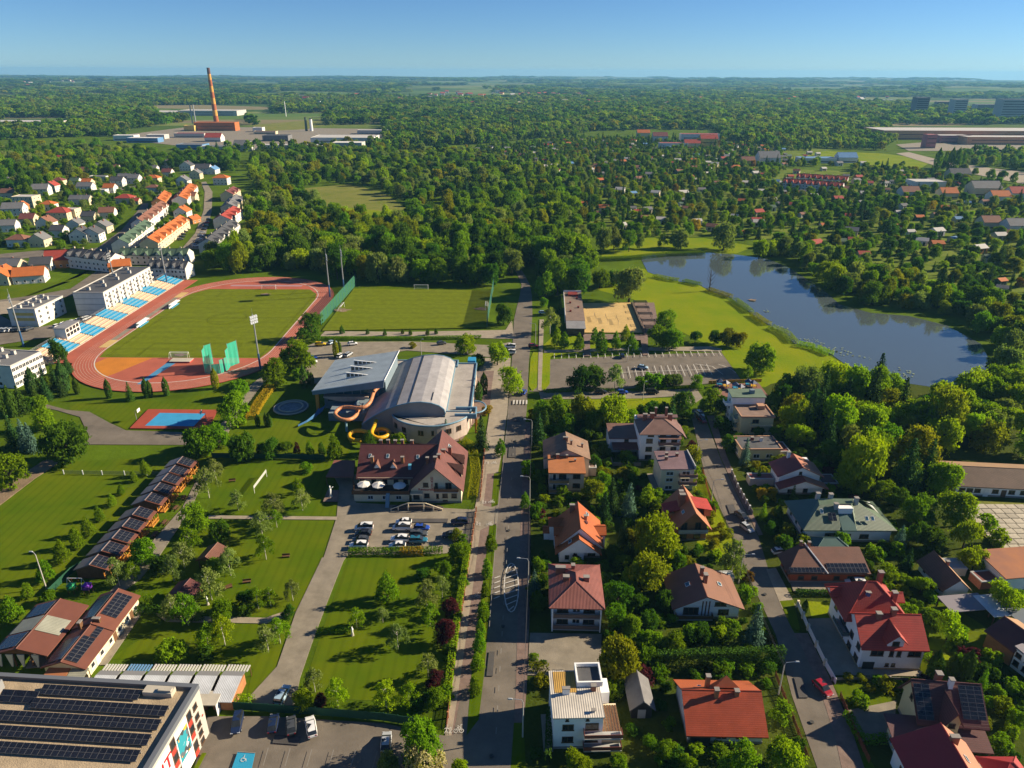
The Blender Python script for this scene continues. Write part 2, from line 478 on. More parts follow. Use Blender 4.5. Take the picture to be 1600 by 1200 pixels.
sheet("pavement", L([(748, 560), (798, 560), (793, 640), (786, 700), (778, 740), (751, 742), (758, 690), (766, 640), (750, 610)]), M_PAVE)
sheet("plaza", L([(742, 580), (772, 580), (768, 608), (765, 640), (742, 660), (720, 690), (690, 692), (738, 655)]), M_BRICKPAVE)
# cycle path and footway beside the main road, a planted verge between them and the road
PL = [(684, 1215), (690, 1190), (696, 1148), (707, 1041), (721, 961), (741, 801), (751, 742), (758, 696)]
PM = [(768, 696), (761, 742), (754, 801), (738, 925), (722, 1041), (706, 1148), (700, 1190), (697, 1215)]
PR = [(778, 696), (772, 742), (767, 801), (753, 925), (738, 1041), (730, 1148), (727, 1190), (725, 1215)]
sheet("footway", L(PL + PM), M_PAVE, top=0.10)
sheet("cycle_path", L(PM[::-1] + PR), M_BRICKPAVE, top=0.10)
VR = [(747, 1130), (757, 1041), (767, 925), (776, 801), (776, 770)]
sheet("verge", L([(729, 1150), (738, 1041), (753, 925), (765, 822), (776, 822), (767, 925), (757, 1050), (748, 1125)]), M_LAWN, top=0.13)
sheet("verge", L([(768, 790), (772, 742), (777, 705), (786, 705), (782, 742), (778, 788)]), M_LAWN, top=0.13)
sheet("driveway", L([(738, 797), (751, 790), (768, 793), (778, 790), (777, 818), (765, 822), (748, 830), (740, 826)]), M_PAVE2, top=0.11)
sheet("footway", L([(826, 1000), (823, 1077), (818, 1130), (803, 1130), (806, 1077), (808, 1000), (810, 925), (814, 801), (817, 742), (821, 660), (829, 660), (829, 742), (829, 925)]), M_BRICKPAVE, top=0.12)
sheet("verge", L([(818, 1130), (803, 1130), (797, 1215), (822, 1215)]), M_LAWN, top=0.1)
sheet("footway", L([(1104, 650), (1125, 712), (1147, 762), (1185, 837), (1192, 836), (1155, 760), (1135, 712), (1116, 650)]), M_BRICKPAVE, top=0.12)
sheet("footway", L([(1240, 990), (1262, 990), (1300, 1068), (1330, 1140), (1355, 1215), (1318, 1215), (1304, 1150), (1275, 1060), (1250, 1006)]), M_BRICKPAVE, top=0.12)
sheet("footway", L([(1197, 890), (1212, 888), (1245, 950), (1222, 952)]), M_PAVE, top=0.12)
sheet("verge", L([(1218, 940), (1240, 938), (1250, 985), (1237, 982)]), M_LAWN, top=0.12)
sheet("verge", L([(1080, 745), (1100, 746), (1140, 835), (1150, 862), (1128, 862), (1100, 800)]), M_BRIGHT, top=0.10, keep=False)
sheet("driveway", L([(828, 990), (940, 992), (938, 1058), (824, 1056)]), M_PAVE2)
sheet("driveway", L([(1262, 968), (1335, 966), (1345, 1040), (1440, 1050), (1437, 1058), (1300, 1056), (1268, 1000)]), M_PAVE)
sheet("driveway", L([(1230, 900), (1330, 898), (1332, 920), (1240, 926)]), M_PAVE2)
sheet("driveway", L([(1320, 1112), (1400, 1096), (1396, 1150), (1345, 1160)]), M_PAVE2)
sheet("verge", L([(826, 603), (829, 560), (834, 548), (842, 548), (839, 604), (832, 612)]), M_BRIGHT, top=0.12)
sheet("verge", L([(844, 604), (847, 556), (860, 556), (859, 600), (850, 612)]), M_BRIGHT, top=0.12)
sheet("footpath", L([(840, 610), (843, 500), (850, 500), (846, 612)]), M_PAVE)
sheet("footpath", L([(850, 548), (940, 545), (1110, 542), (1128, 546), (1127, 550), (1000, 548), (850, 552)]), M_PAVE)
# concrete yard of separate slabs (far right)
YARD = [(1475, 782), (1610, 788), (1625, 900), (1560, 870), (1545, 845)]
sheet("yard_ground", L(YARD), M_ROUGH)
# small roads of the housing estate (left) and further away
sheet("estate_road", L([(-5, 398), (60, 392), (130, 392), (165, 385), (205, 378), (235, 365), (240, 372), (200, 388), (150, 398), (60, 402), (-5, 408)]), M_ASPH)
sheet("estate_road", L([(-5, 470), (55, 462), (110, 452), (150, 425), (190, 408), (200, 412), (160, 434), (125, 460), (60, 473), (-5, 482)]), M_ASPH)
sheet("estate_lane", L([(285, 388), (305, 365), (318, 330), (320, 300), (314, 285), (322, 284), (332, 300), (331, 330), (322, 365), (310, 390)]), M_PAVE2)
sheet("estate_lane", L([(215, 330), (222, 318), (232, 318), (230, 335), (200, 365), (165, 388), (155, 386), (190, 360)]), M_ASPH)
sheet("estate_lane", L([(150, 300), (215, 290), (215, 293), (150, 304)]), M_ASPH)
sheet("estate_car_park", L([(-5, 490), (40, 515), (105, 505), (140, 490), (175, 500), (140, 520), (60, 530), (-5, 540)]), M_ASPH)
sheet("estate_car_park", L([(0, 472), (40, 470), (50, 476), (20, 490), (0, 492)]), M_PAVE)
sheet("estate_car_park", L([(190, 430), (235, 425), (260, 430), (210, 470), (180, 478), (170, 490), (130, 500), (168, 492), (235, 425)]), M_PAVE2, keep=False)
sheet("distant_road", L([(1400, 240), (1470, 262), (1610, 290), (1610, 270), (1540, 262), (1475, 252), (1420, 238)]), M_PAVE)
sheet("distant_road", L([(1265, 162), (1290, 176), (1330, 190), (1334, 188), (1294, 172), (1272, 160)]), M_PAVE)
sheet("works_yard", L([(185, 212), (290, 199), (400, 199), (610, 202), (600, 228), (440, 232), (350, 236), (225, 222)]), M_PAVE2, keep=False)
sheet("works_yard", L([(395, 196), (520, 184), (540, 188), (480, 202), (400, 206)]), M_ROUGH, keep=False)
sheet("shopping_car_park", L([(1400, 226), (1500, 218), (1640, 224), (1640, 240), (1500, 236), (1420, 236)]), M_PAVE2, keep=False)
for q in ([(795, 700), (806, 700), (806, 716), (794, 716)], [(764, 1020), (773, 1020), (770, 1058), (760, 1058)], [(801, 655), (812, 655), (812, 659), (801, 659)], [(1135, 790), (1146, 790), (1152, 804), (1140, 804)], [(1240, 1060), (1252, 1060), (1262, 1092), (1248, 1092)], [(430, 1150), (470, 1153), (466, 1166), (426, 1163)], [(640, 812), (700, 812), (699, 818), (639, 818)]):
 sheet("asphalt_patch", L(q), M_ASPH2, keep=False)
M_IRON = mat("iron cover", (0.05, 0.048, 0.045), 0.7)
for px, py in ((768, 1183), (786, 980), (795, 830), (805, 690), (1120, 730), (1195, 930), (1268, 1130), (600, 1160)):
 x, y = G2(px, py)
 sheet("manhole_cover", [(x + .38 * cos(k * pi / 6), y + .38 * sin(k * pi / 6)) for k in range(12)], M_IRON, keep=False)
for (px, py), r in (((534, 486), 4), ((752, 484), 3.5), ((415, 461), 2.5), ((282, 556), 2.5), ((1175, 470), 2)):
 x, y = G2(px, py)
 sheet("worn_patch", [(x + r * (1 + .35 * sin(k * 2.3)) * cos(k * pi / 7), y + .6 * r * (1 + .3 * cos(k * 1.7)) * sin(k * pi / 7)) for k in range(14)], M_DIRT, top=0.46, keep=False)
# ================================================================ stadium and sports grounds
M_TRACK = mat("red running track", (0.36, 0.092, 0.055), 0.9, var=0.14, scale=0.12, bump=0.1, bscale=8)
M_ORANGE = mat("orange sports surface", (0.47, 0.165, 0.015), 0.9, var=0.12, scale=0.15)
M_BLUE = mat("blue sports surface", (0.06, 0.22, 0.38), 0.9, var=0.12, scale=0.2)
M_SAND = mat("sand", (0.50, 0.345, 0.135), 0.95, var=0.12, scale=0.15, bump=0.4, bscale=1.5)
M_STEEL = mat("galvanised steel", (0.33, 0.34, 0.35), 0.45, metal=0.4)
M_BLUEST = mat("blue painted steel", (0.035, 0.10, 0.22), 0.5)
M_WPAINT = mat("white painted metal", (0.75, 0.75, 0.73), 0.5)
M_CONC = mat("pale concrete", (0.42, 0.38, 0.31), 0.9, var=0.12, scale=0.4)
M_DARKM = mat("dark metal", (0.03, 0.03, 0.032), 0.5)
M_LAMP = mat("lamp glass", (0.36, 0.38, 0.40), 0.2, spec=0.6)
def netting(name, col, through=0.45):
 m = bpy.data.materials.new(name)
 m.use_nodes = True
 nt = m.node_tree
 b = nt.nodes["Principled BSDF"]
 b.inputs["Base Color"].default_value = (*col, 1)
 b.inputs["Roughness"].default_value = 0.9
 tr = nt.nodes.new("ShaderNodeBsdfTransparent")
 mx = nt.nodes.new("ShaderNodeMixShader")
 mx.inputs[0].default_value = through
 nt.links.new(b.outputs[0], mx.inputs[1])
 nt.links.new(tr.outputs[0], mx.inputs[2])
 nt.links.new(mx.outputs[0], nt.nodes["Material Output"].inputs[0])
 return m
M_NET = netting("green netting", (0.03, 0.16, 0.09), 0.4)
M_CAGE = netting("turquoise netting", (0.02, 0.40, 0.28), 0.25)
TX, TR0, TR1, TY0, TY1 = -132.5, 34.0, 42.0, 272.0, 343.0
def stadium_ring(R, n=28):
 p = [(TX + R * cos(pi + pi * i / n), TY0 + R * sin(pi + pi * i / n)) for i in range(n + 1)]
 return p + [(TX + R * cos(pi * i / n), TY1 + R * sin(pi * i / n)) for i in range(n + 1)]
trk, zt = sheet("running_track", stadium_ring(TR1) , M_TRACK)
keep_out(stadium_ring(TR1 + 1.5))
sheet("track_apron", [(-180, 257), (-172, 257), (-172, 378), (-180, 378)], M_TRACK)
def ring(R, w, z, name, m):
 b = MB()
 a, c = stadium_ring(R), stadium_ring(R + w)
 k = len(a)
 for i in range(k):
  j = (i + 1) % k
  b.face([(*a[i], z), (*c[i], z), (*c[j], z), (*a[j], z)])
 return b.build(name, m, trk)
for i in range(7):
 ring(TR0 + 1.0 + i * 1.0, 0.10, zt + 0.012, "lane_line", M_CONC)
ring(TR0 - 0.1, 0.4, zt + 0.02, "inner_kerb", M_WHITE)
M_PITCH = wave_mat("striped football turf", (0.120, 0.150, 0.003), 0.045, 'Y', amount=0.10, rough=0.95, bump=0.0, spec=0.1)
sheet("football_pitch", [(-164.5, 263), (-100.3, 263), (-98.8, 272), (-98.8, 343), (-100.5, 352), (-106, 360.5), (-159, 360.5), (-164.5, 352), (-166.2, 343), (-166.2, 272)], M_PITCH)
sheet("orange_sector", [(-163, 256), (-161, 262.6), (-143, 262.6), (-150, 246), (-152, 243), (-158, 248.5)], M_ORANGE)
sheet("blue_runway", L([(214, 602), (222, 602), (281, 565), (266, 565)]), M_BLUE)
sheet("grey_runway", [(-170.3, 283), (-168.0, 283), (-168.0, 345), (-170.3, 345)], M_PAVE2)
sheet("sand_pit", [(-170.6, 274), (-166.8, 274), (-166.8, 283), (-170.6, 283)], M_SAND)
sheet("sand_pit", [(-170.6, 345), (-166.8, 345), (-166.8, 354), (-170.6, 354)], M_SAND)
sheet("grey_runway", [(-150, 366), (-112, 366), (-112, 368.6), (-150, 368.6)], mat("faded lilac surface", (0.33, 0.20, 0.22), 0.9))
sheet("practice_pitch", L([(503, 518), (762, 513), (771, 455), (553, 452)]), M_PITCH)
def lines(name, segs, w, z, m=M_WHITE):
 b = MB()
 for (x0, y0), (x1, y1) in segs:
  dx, dy = x1 - x0, y1 - y0
  q = hypot(dx, dy) or 1
  ox, oy = -dy / q * w / 2, dx / q * w / 2
  b.face([(x0 + ox, y0 + oy, z), (x0 - ox, y0 - oy, z), (x1 - ox, y1 - oy, z), (x1 + ox, y1 + oy, z)])
 return setting(b.build(name, m))
def rect(x0, y0, x1, y1):
 return [((x0, y0), (x1, y0)), ((x1, y0), (x1, y1)), ((x1, y1), (x0, y1)), ((x0, y1), (x0, y0))]
M_CHALK = mat("worn chalk line", (0.22, 0.27, 0.14), 0.95)
pl = rect(-162, 264.5, -101, 359.5) + [((-162, 312), (-101, 312))] + rect(-150, 264.5, -113, 279) + rect(-150, 345, -113, 359.5)
pl += [((-131.5 + 8.5 * cos(t * pi / 12), 312 + 8.5 * sin(t * pi / 12)), (-131.5 + 8.5 * cos((t + 1) * pi / 12), 312 + 8.5 * sin((t + 1) * pi / 12))) for t in range(24)]
lines("pitch_line", pl, 0.22, 0.42, M_CHALK)
def goal(x, y, label, rz=0.0):
 t = thing("football_goal", label, "goal", (x, y, 0.3), rz)
 b = MB()
 b.tube([(-3.66, 0, 0), (-3.66, 0, 2.44), (3.66, 0, 2.44), (3.66, 0, 0)], 0.09, 6)
 b.build("goal_frame", M_WPAINT, t)
 b = MB()
 b.tube([(-3.66, 0, 2.4), (-3.66, 1.0, 2.3), (-3.66, 2.0, 0)], 0.05, 5)
 b.tube([(3.66, 0, 2.4), (3.66, 1.0, 2.3), (3.66, 2.0, 0)], 0.05, 5)
 b.tube([(-3.66, 2, 0.05), (3.66, 2, 0.05)], 0.05, 5)
 b.build("rear_frame", M_WPAINT, t)
 b = MB()
 b.face([(-3.6, 0.9, 2.3), (3.6, 0.9, 2.3), (3.6, 2, 0.05), (-3.6, 2, 0.05)])
 b.face([(-3.6, 0.05, 2.38), (3.6, 0.05, 2.38), (3.6, 0.9, 2.3), (-3.6, 0.9, 2.3)])
 b.build("goal_net", netting("white goal net", (0.6, 0.6, 0.58), 0.7) if "white goal net" not in bpy.data.materials else bpy.data.materials["white goal net"], t)
goal(-132.3, 263.4, "white football goal at the near end of the stadium pitch by the cage", pi)
goal(-127.5, 360.2, "white football goal at the far end of the stadium pitch")
goal(-81.5, 327, "white goal on the practice pitch in front of the green ball net", pi / 2)
goal(-13.0, 330, "white goal on the practice pitch at the road end", -pi / 2)
goal(-48, 362, "white goal at the wood edge of the practice pitch", 0)
# ---- grandstand
gs = thing("grandstand", "open grandstand of blue and cream seat blocks along the red running track", "grandstand", (-179.2, 316, 0))
Y0, Y1, NB = -59.5, 61.0, 12
blk = (Y1 - Y0) / NB
M_SEATB = mat("blue seats", (0.035, 0.26, 0.45), 0.5, var=0.15, scale=0.5)
M_SEATC = mat("cream benches", (0.62, 0.42, 0.27), 0.7, var=0.1, scale=0.5)
for r in range(5):
 b = MB()
 b.box(-2.0 * (r + 1), -2.0 * r - 0.002 * r, Y0, Y1, 0.0, 0.7 + 0.55 * r)
 b.build("terrace_step", M_CONC, gs)
me_c = {}
for s in range(NB):
 blue = s % 2 == 1
 for r in range(5):
  if r not in me_c:
   me_c[r] = {}
  if blue not in me_c[r]:
   b = MB()
   b.box(-2.0 * r - 1.75, -2.0 * r - 0.55, 0.35, blk - 0.35, 0.7 + 0.55 * r + 0.02, 0.7 + 0.55 * r + 0.40)
   if blue:
    b.box(-2.0 * r - 1.75, -2.0 * r - 1.58, 0.35, blk - 0.35, 0.7 + 0.55 * r + 0.40, 0.7 + 0.55 * r + 0.72)
   me_c[r][blue] = b.mesh("seat_row", M_SEATB if blue else M_SEATC)
  obj("seat_row", me_c[r][blue], gs, (0, Y0 + s * blk, 0))
b = MB()
for i in range(41):
 y = Y0 + (Y1 - Y0) * i / 40
 b.tube([(-10.3, y, 0), (-10.3, y, 4.3)], 0.05, 4)
for z in (3.4, 3.9, 4.3):
 b.tube([(-10.3, Y0, z), (-10.3, Y1, z)], 0.05, 4)
b.build("back_railing", M_STEEL, gs)
b = MB()
for i in range(31):
 y = Y0 + (Y1 - Y0) * i / 30
 b.tube([(0.5, y, 0), (0.5, y, 1.1)], 0.04, 4)
b.tube([(0.5, Y0, 1.1), (0.5, Y1, 1.1)], 0.05, 4)
b.build("front_railing", M_STEEL, gs)
keep_out([(-191, 255), (-178, 255), (-178, 378), (-191, 378)])
# ---- commentary cabin at the back of the stand
cb = thing("commentary_cabin", "white commentary cabin with gridded windows at the back of the grandstand", "cabin", (-187.5, 283, 0), radians(90))
b = MB()
b.box(-5, 5, -2.4, 2.4, 0, 7.0)
b.build("wall", mat("white render", (0.66, 0.63, 0.57), 0.9, var=0.06, scale=0.3), cb)
b = MB()
b.box(-5.3, 5.3, -2.9, 2.6, 7.0, 7.3)
b.build("roof", mat("grey flat roof", (0.20, 0.20, 0.21), 0.9, var=0.15, scale=0.3), cb)
M_GLASS = glass_mat("dark window glass", (0.022, 0.026, 0.030))
M_GLASSB = glass_mat("blue window glass", (0.04, 0.10, 0.15))
for i in range(4):
 for z in (3.3, 5.2):
  b = MB()
  b.box(-4.6 + i * 2.4, -2.8 + i * 2.4, -2.5, -2.38, z, z + 1.4)
  b.build("window", M_GLASS, cb)
for i, (px, py) in enumerate(((225, 509), (274, 480))):
 x, y = G2(px, py)
 t = thing("dugout", ["blue and white team shelter nearer the orange sector beside the pitch", "blue and white team shelter nearer the halfway line beside the pitch"][i], "team shelter", (x, y, 0.3), pi / 2, "team shelters beside the stadium pitch")
 b = MB()
 b.box(-4.2, 4.2, -0.3, 0.3, 0.2, 0.55)
 b.build("bench", M_SEATB, t)
 b = MB()
 b.slab([(-4.5, -0.9, 1.9), (4.5, -0.9, 1.9), (4.5, 1.0, 2.2), (-4.5, 1.0, 2.2)], 0.08)
 b.box(-4.5, 4.5, 0.9, 1.0, 0, 2.1)
 b.build("canopy", M_WPAINT, t)
# ---- floodlight masts
def mast(x, y, label, turn, h=22.5):
 t = thing("floodlight_mast", label, "floodlight", (x, y, 0), turn, "floodlight masts round the stadium")
 b = MB()
 b.tube([(0, 0, 0), (0, 0, h * 0.3)], [0.42, 0.36], 8)
 b.build("base_pole", M_BLUEST, t)
 b = MB()
 b.tube([(0, 0, h * 0.3), (0, 0, h)], [0.33, 0.2], 8)
 b.build("pole", M_STEEL, t)
 b = MB()
 for z in (h - 3.2, h - 2.1, h - 1.0):
  b.tube([(-1.5, 0, z), (1.5, 0, z)], 0.09, 5)
 b.tube([(0, 0, h), (0, 0, h + 2.2)], 0.05, 4)
 b.build("cross_arm", M_STEEL, t)
 for z in (h - 3.2, h - 2.1, h - 1.0):
  for u in (-1.3, -0.45, 0.45, 1.3):
   o = obj("floodlight", FL, t, (u, -0.35, z))
b = MB()
b.hexa([(-0.36, -0.25, -0.42), (0.36, -0.25, -0.42), (0.36, 0.2, -0.1), (-0.36, 0.2, -0.1), (-0.36, -0.05, 0.25), (0.36, -0.05, 0.25), (0.36, 0.3, 0.4), (-0.36, 0.3, 0.4)])
FL = b.mesh("floodlight", M_LAMP)
mast(-96.5, 251.7, "grey floodlight mast standing by the near bend beside the discus cage", radians(60))
mast(-92.5, 347.5, "grey floodlight mast at the far bend in front of the green net", radians(110))
mast(-87.5, 357.5, "grey floodlight mast behind the far bend nearest the wood", radians(110))
mast(*G2(262, 446), "grey floodlight mast behind the farthest blue block of the stand", radians(-90))
mast(*G2(184, 462), "grey floodlight mast behind the stand before the long white flats", radians(-90))
mast(*G2(37, 541), "grey floodlight mast rising over the near white hostel roof", radians(-60))
# ---- ball nets
def net_fence(A, B, h, n, label, panel_name="net_panel"):
 t = thing("ball_net", label, "net", (*A, 0))
 for i in range(n):
  p = [(A[0] + (B[0] - A[0]) * k / n - A[0], A[1] + (B[1] - A[1]) * k / n - A[1]) for k in (i, i + 1)]
  b = MB()
  b.face([(*p[0], 0.1), (*p[1], 0.1), (*p[1], h), (*p[0], h)])
  b.build(panel_name, M_NET, t)
 for i in range(n + 1):
  q = ((B[0] - A[0]) * i / n, (B[1] - A[1]) * i / n)
  b = MB()
  b.tube([(*q, 0), (*q, h + 0.1)], 0.07, 5)
  b.build("post", M_BLUEST, t)
net_fence(G2(502, 508), G2(556, 446), 6.0, 12, "long green ball net on posts between running track and practice pitch")
net_fence(G2(761, 512), G2(771, 453), 6.0, 9, "green ball net on posts between practice pitch and road")
# ---- discus cage
cx, cy = G2(336, 582)
dc = thing("discus_cage", "turquoise netted discus cage standing on the red near bend", "cage", (cx, cy, 0.2))
pp = [(-5.2, 5.5), (-3.6, 8.0), (-4.4, 1.5), (-3.0, -1.8), (0.0, -3.0), (3.0, -1.8), (4.4, 1.5), (4.0, 5.0), (6.2, 9.0)]
seq = [(1, 0, 8.5), (0, 2, 8.0), (2, 3, 5.5), (3, 4, 4.2), (4, 5, 4.2), (5, 6, 5.5), (6, 7, 8.0), (7, 8, 9.5)]
for a, c, h in seq:
 b = MB()
 p, q = pp[a], pp[c]
 for i in range(4):       # the net hangs in soft folds
  u0, u1 = i / 4, (i + 1) / 4
  off0, off1 = 0.25 * (i % 2), 0.25 * ((i + 1) % 2)
  b.face([(p[0] + (q[0] - p[0]) * u0 + off0, p[1] + (q[1] - p[1]) * u0, 0.1), (p[0] + (q[0] - p[0]) * u1 + off1, p[1] + (q[1] - p[1]) * u1, 0.1),
    (p[0] + (q[0] - p[0]) * u1 + off1 * 0.3, p[1] + (q[1] - p[1]) * u1, h), (p[0] + (q[0] - p[0]) * u0 + off0 * 0.3, p[1] + (q[1] - p[1]) * u0, h)])
 b.build("net_panel", M_CAGE, dc)
for i, q in enumerate(pp):
 h = max(s[2] for s in seq if i in s[:2]) + 0.3
 b = MB()
 b.tube([(*q, 0), (*q, h)], 0.08, 5)
 b.build("post", M_STEEL, dc)
hx, hy = G2(284, 566)
hj = thing("high_jump_mat", "red sided landing mat with white cover near the discus cage", "landing mat", (hx, hy, 0.2))
b = MB()
b.box(-4, 4, -1.8, 1.8, 0, 0.7)
b.build("mat_base", mat("red mat", (0.42, 0.06, 0.05), 0.8), hj)
b = MB()
b.box(-4.1, 4.1, -1.9, 1.9, 0.7, 0.85)
b.build("cover", M_CONC, hj)
# ---- basketball court
BC = L([(203, 671), (326, 672), (341, 642), (232, 641)])
sheet("basketball_court", BC, mat("red court surface", (0.30, 0.055, 0.03), 0.9, var=0.1, scale=0.3))
sheet("blue_court", L([(227, 667), (303, 668), (322, 648), (250, 647)]), mat("bright blue court", (0.035, 0.26, 0.48), 0.9, var=0.08, scale=0.3))
bl = L([(227, 667), (303, 668), (322, 648), (250, 647)])
cxm, cym = sum(p[0] for p in bl) / 4, sum(p[1] for p in bl) / 4
lines("court_line", [((cxm, bl[0][1]), (cxm, bl[2][1]))] + [((cxm + 1.8 * cos(t * pi / 8), cym + 1.8 * sin(t * pi / 8)), (cxm + 1.8 * cos((t + 1) * pi / 8), cym + 1.8 * sin((t + 1) * pi / 8))) for t in range(16)]
      + [((bl[0][0] + 4.5 * cos(t * pi / 10), cym + 4.2 * sin(t * pi / 10)), (bl[0][0] + 4.5 * cos((t + 1) * pi / 10), cym + 4.2 * sin((t + 1) * pi / 10))) for t in range(-5, 5)], 0.12, 0.44)
for i, (px, py, s) in enumerate(((214, 657, 1), (323, 660, -1))):
 x, y = G2(px, py)
 t = thing("basketball_hoop", ["basketball hoop with white backboard at the track end of the blue court", "basketball hoop with white backboard at the path end of the blue court"][i], "basketball hoop", (x, y, 0.3), 0 if s > 0 else pi)
 b = MB()
 b.tube([(0, 0, 0), (0, 0, 3.2), (1.2, 0, 3.6)], 0.09, 6)
 b.build("pole", M_STEEL, t)
 b = MB()
 b.box(1.2, 1.26, -0.9, 0.9, 2.9, 4.0)
 b.build("backboard", M_WPAINT, t)
 b = MB()
 b.tube([(1.26 + 0.45 + 0.35 * cos(k * pi / 5), 0.35 * sin(k * pi / 5), 3.05) for k in range(11)], 0.03, 4)
 b.build("rim", M_ORANGE, t)
# ---- beach court with its long pavilion
sheet("sand_court", L([(908, 475), (985, 474), (1004, 521), (911, 521)]), M_SAND)
sheet("beach_deck", L([(986, 474), (1022, 474), (1032, 525), (1012, 527), (1005, 521)]), M_BRICKPAVE)
sheet("footpath", L([(911, 523), (1012, 525), (1012, 533), (912, 531)]), M_BRICKPAVE)
sheet("footpath", L([(912, 531), (922, 531), (922, 558), (912, 558)]), M_BRICKPAVE)
sheet("footpath", L([(1000, 524), (1012, 524), (1013, 556), (1004, 557)]), M_BRICKPAVE)
bp_ = thing("beach_pavilion", "long low pavilion with brown flat roof and red vents beside the sand court", "pavilion", G2(886, 524))
a0, a1 = G2(886, 524), G2(882, 467)
ln = hypot(a1[0] - a0[0], a1[1] - a0[1])
bp_.rotation_euler = (0, 0, atan2(a1[1] - a0[1], a1[0] - a0[0]) - pi / 2)
M_ROOFBR = mat("brown roofing felt", (0.19, 0.135, 0.105), 0.9, var=0.15, scale=0.3)
b = MB()
b.box(0, 7.5, 0, ln, 0, 3.2)
b.build("wall", mat("dark timber wall", (0.10, 0.075, 0.055), 0.9), bp_)
b = MB()
b.box(-0.4, 8.2, 10, ln + 0.3, 3.2, 3.5)
b.build("roof", M_ROOFBR, bp_)
b = MB()
b.box(-0.4, 8.0, -0.6, 9.9, 3.2, 3.45)
b.build("roof", mat("grey flat roof", (0.2, 0.2, 0.2)), bp_)
b = MB()
b.box(-0.6, 8.3, ln + 0.4, ln + 0.6, 0, 4.4)
b.box(-0.6, -0.4, ln * 0.3, ln + 0.4, 0, 4.0)
b.build("screen_wall", M_WPAINT, bp_)
M_REDV = mat("red vents", (0.20, 0.03, 0.025), 0.7)
for u in ((2.0, 0.42), (5.8, 0.53), (2.2, 0.66), (5.6, 0.80)):
 b = MB()
 b.box(u[0] - 0.45, u[0] + 0.45, ln * u[1] - 0.45, ln * u[1] + 0.45, 3.5, 4.3)
 b.build("vent", M_REDV, bp_)
b = MB()
b.box(1.5, 6.2, ln - 7, ln - 2, 3.5, 4.4)
b.build("roof_hatch", M_REDV, bp_)
keep_out([G2(878, 465), G2(910, 465), G2(912, 540), G2(880, 540)])
for i, (px, py) in enumerate(((991, 481), (994, 490), (998, 500), (1003, 511), (1008, 521))):
 x, y = G2(px, py)
 t = thing("pergola", f"dark timber pergola on the deck beside the sand court, {nth(i)} from the far end", "pergola", (x, y, 0), group="pergolas beside the sand court")
 b = MB()
 for u, v in ((0, 0), (6, 0), (0, 3), (6, 3)):
  b.box(u - 0.08, u + 0.08, v - 0.08, v + 0.08, 0, 2.7)
 b.build("post", M_DARKM, t)
 b = MB()
 for v in (0, 1, 2, 3):
  b.box(-0.3, 6.3, v - 0.07, v + 0.07, 2.7, 2.9)
 b.box(-0.07, 0.07, -0.2, 3.2, 2.92, 3.02)
 b.box(5.93, 6.07, -0.2, 3.2, 2.92, 3.02)
 b.build("beam", M_DARKM, t)
wl = thing("court_wall", "dark low wall along the deck side of the sand court", "wall", G2(986, 476))
a0, a1 = G2(986, 476), G2(1005, 522)
d = (a1[0] - a0[0], a1[1] - a0[1])
b = MB()
b.prism([(0, 0), (0.5, 0), (d[0] + 0.5, d[1]), d], 0, 1.6)
b.build("wall_face", mat("dark timber wall", (0.1, 0.075, 0.055)), wl)
for i in range(3):
 x, y = G2(930 + i * 17, 500 + i * 2)
 t = thing("volleyball_net", f"beach volleyball net on two posts over the sand court, {nth(i)} from the left", "net", (x, y, 0))
 b = MB()
 b.tube([(0, -4, 0), (0, -4, 2.5)], 0.06, 5)
 b.tube([(0, 4, 0), (0, 4, 2.5)], 0.06, 5)
 b.build("post", M_STEEL, t)
 b = MB()
 b.face([(0, -4, 1.5), (0, 4, 1.5), (0, 4, 2.4), (0, -4, 2.4)])
 b.build("net_panel", netting("dark net", (0.1, 0.1, 0.1), 0.6), t)
# ---- playground
sheet("playground", L([(1107, 617), (1118, 602), (1185, 600), (1200, 620), (1130, 622)]), mat("brown rubber surface", (0.20, 0.095, 0.072), 0.95, var=0.12, scale=0.4))
hg = thing("low_fence", "yellow low fence between the car park and the playground", "fence", G2(1107, 600))
a0, a1 = G2(1107, 600), G2(1190, 597)
for i in range(14):
 b = MB()
 u0, u1 = i / 14, (i + 1) / 14
 dx, dy = a1[0] - a0[0], a1[1] - a0[1]
 b.hexa([(dx * u0, dy * u0, 0.1), (dx * u1 - 0.1, dy * u1, 0.1), (dx * u1 - 0.1, dy * u1 + 0.12, 0.1), (dx * u0, dy * u0 + 0.12, 0.1),
   (dx * u0, dy * u0, 1.3), (dx * u1 - 0.1, dy * u1, 1.3), (dx * u1 - 0.1, dy * u1 + 0.12, 1.3), (dx * u0, dy * u0 + 0.12, 1.3)])
 b.build("panel", mat("yellow painted boards", (0.50, 0.25, 0.02), 0.7), hg)
